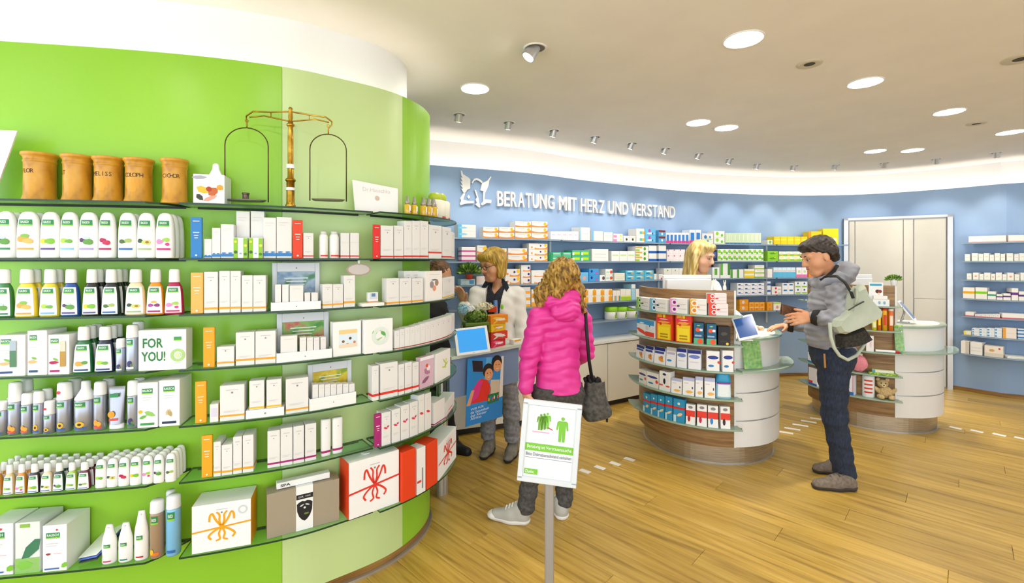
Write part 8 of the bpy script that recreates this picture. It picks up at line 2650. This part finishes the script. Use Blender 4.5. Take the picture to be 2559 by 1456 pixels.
ppoly('shirt', [(.02, .32), (.62, .32), (.66, .50), (.56, .64), (.36, .68), (.18, .55)], mat('#e8342a', .5), -.0038)
ppoly('sleeve', [(.06, .32), (.30, .40), (.42, .64), (.30, .66), (.14, .52)], mat('#e23a8a', .5), -.0041)
ppoly('arm', [(.0, .30), (.1, .30), (.2, .52), (.12, .52)], mat('#e8a070', .5), -.0042)
ppoly('second_shirt', [(.60, .36), (.92, .36), (.90, .62), (.64, .64)], mat('#d8c8b0', .5), -.0038)
for cu, cv, hcol in ((.56, .74, '#2a1c18'), (.80, .86, '#1c1414')):
    ppoly('poster_hair', ell(cu, cv + .05, .15, .115), mat(hcol, .6), -.0044)
    ppoly('poster_face', ell(cu + .02, cv - .01, .115, .095), mat('#e2a06e', .5), -.0047)
    for q in (-1, 1):
        ppoly('poster_eye', ell(cu + .02 + q * .042, cv + .01, .014, .009, 8), mat('#2a1a14', .5), -.0050)
    ppoly('poster_smile', [(cu - .03, cv - .045), (cu + .02, cv - .065), (cu + .07, cv - .045), (cu + .02, cv - .052)], mat('#f6efe8', .5), -.0050)
ppoly('green_box', [(.56, .26), (.88, .28), (.88, .42), (.56, .41)], mat('#1f7a4a', .5), -.0052)
for q in range(6):
    ppoly('box_figure', ell(.60 + q * .05, .33 + .02 * (q % 2), .022, .03, 8), mat(['#e8a03a', '#3f7fd0', '#d84a8a', '#e8d8c0', '#5f4fa0', '#e87a4a'][q], .5), -.0055)
ppoly('blue_footer', [(.0, .0), (1, 0), (1, .27), (.56, .26), (.0, .30)], mat('#2a86d0', .5), -.0036)
xw = W_p
for q, (tx, z_, ww) in enumerate((('WIR FÜR', .245, .34), ('die Gesundheit', .195, .48), ('der Kinder', .145, .42), ('Afrikas', .10, .28))):
    p_ = up_(.12 + ww / 2, z_)
    put_text(tx, ps, p_[0], p_[1], ww * xw, .018, mat('#eef6fb', .5), -.0042)

# tablet on the desk
c_ = P(1180, 850, 3.16)
tablet((c_[0], c_[1], c_[2] + .0), .235, .185, .30, .35, -.07, '#2f8fd8', 'white framed tablet with blue screen on the consultation desk', .955)
# sweet boxes stacked on the desk
zz = .9555
q0 = at_z(1247, 866, .955)
for i, (w_, h_, c1, c2, nm) in enumerate([(.165, .055, '#d8243a', '#ee6a9a', 'crimson and pink'), (.16, .058, '#d8402a', '#f0e2da', 'red and white'), (.16, .058, '#f2cc1c', '#e8a02a', 'yellow'), (.175, .062, '#ee8a1c', '#f6c83a', 'orange')]):
    o = carton(w_, .085, h_, c1, [('leaf', .5, .5, .8, .7, c2, .2), ('rect', .3, .8, .35, .6, '#f3ece4'), ('leaf', .3, .25, .4, .3, c2, -.4)], 'sweets_box')
    o.location = (q0[0] + (.004 if i % 2 else -.004), q0[1] + .005, zz)
    o.rotation_euler = (0, 0, rot + (.12, -.06, .1, -.02)[i])
    tag(o, f'{nm} sweets box, {["lowest", "second lowest", "second highest", "topmost"][i]} of the stack on the desk', 'box', 'sweets boxes')
    zz += h_ + .0006
# flower arrangement in a dark green trough
c0 = at_z(1189, 872, .955)
fl = empty('flower_arrangement', (P(1189, 800, 3.32)[0], 3.32, .9555), .35)
tag(fl, 'flower arrangement with blue hydrangea in a dark green trough on the desk', 'plant')
ztop = P(0, 805, 3.32)[2] - .9555
mk('trough', *merge(bev_box(-.085, .085, -.045, .045, 0, ztop, .006)), m=mat('#2c3a1c', .5), parent=fl)
mk('trough_rim', *bev_box(-.09, .09, -.05, .05, ztop - .022, ztop + .004, .004), m=mat('#5f7a1c', .45), parent=fl)
rnd = random.Random(11)
def leafcloud(name, c, rx, ry, rz, n, s, m):
    v, f_ = [], []
    for i in range(n):
        d = Vector((rnd.gauss(0, 1), rnd.gauss(0, 1), rnd.gauss(0, 1))).normalized()
        p = Vector(c) + Vector((d.x * rx, d.y * ry, d.z * rz)) * rnd.uniform(.6, 1)
        a = Vector((rnd.uniform(-1, 1), rnd.uniform(-1, 1), rnd.uniform(-1, 1))).normalized()
        b = d.cross(a).normalized()
        a = b.cross(d).normalized() if b.length else a
        k = len(v)
        v += [tuple(p - a * s), tuple(p - b * s * .6 + d * s * .3), tuple(p + a * s), tuple(p + b * s * .6 + d * s * .3)]
        f_.append((k, k + 1, k + 2, k + 3))
    return mk(name, v, f_, m, fl)
leafcloud('foliage', (0, 0, ztop + .035), .09, .05, .05, 240, .016, mat('#4c6a1c', .6))
leafcloud('foliage', (.01, 0, ztop + .05), .085, .05, .05, 140, .015, mat('#7f9a3a', .6))
leafcloud('hydrangea', (-.10, -.02, ztop + .10), .042, .042, .040, 170, .010, mat('#9cc8d4', .6))
leafcloud('cream_blossoms', (.06, .0, ztop + .115), .085, .04, .028, 150, .010, mat('#efe9c4', .6))
leafcloud('white_blossoms', (-.03, .0, ztop + .10), .05, .04, .03, 70, .010, mat('#f6f6f2', .6))
# pale carton at the right end of the desk
q1 = at_z(1294, 861, .955)
o = carton(.085, .05, .035, '#f2eee2', [('rect', .1, .9, .6, .95, '#f0a82a')], 'carton')
o.location = (q1[0] - .0, q1[1] + .03, .9555)
o.rotation_euler = (0, 0, rot)
tag(o, 'low white box with orange top edge at the right end of the desk', 'box')

# ================================================================ white dashes stuck on the floor
M_DASH = mat('#f3efe6', .5, name='white_tape')
dash = [(1462, 1177), (1499, 1168), (1537, 1158), (1573, 1147), (1962, 1080), (1980, 1071), (2000, 1062), (2021, 1053), (2043, 1046), (2388, 1069), (2441, 1077), (2497, 1086), (2552, 1095)]
for i, (x, y) in enumerate(dash):
    p = floor_pt(x, y)
    th = math.radians(-42) if x < 1700 else math.radians(-30) if x < 2100 else math.radians(-58)
    w_, d_ = (.085, .045) if x < 1700 else (.13, .04) if x < 2100 else (.085, .05)
    o = mk('floor_marking', *box_vf(-w_ / 2, w_ / 2, -d_ / 2, d_ / 2, .0004, .0016), m=M_DASH)
    o.location = (p[0], p[1], 0)
    o.rotation_euler = (0, 0, th)
    where = 'between the sign and the middle counter' if x < 1700 else 'behind the grey-jacketed customer' if x < 2100 else 'right of the right counter'
    reg(o, 'white tape dash on the floor', where, x, 'marking', 'white floor dashes')
finish_labels()
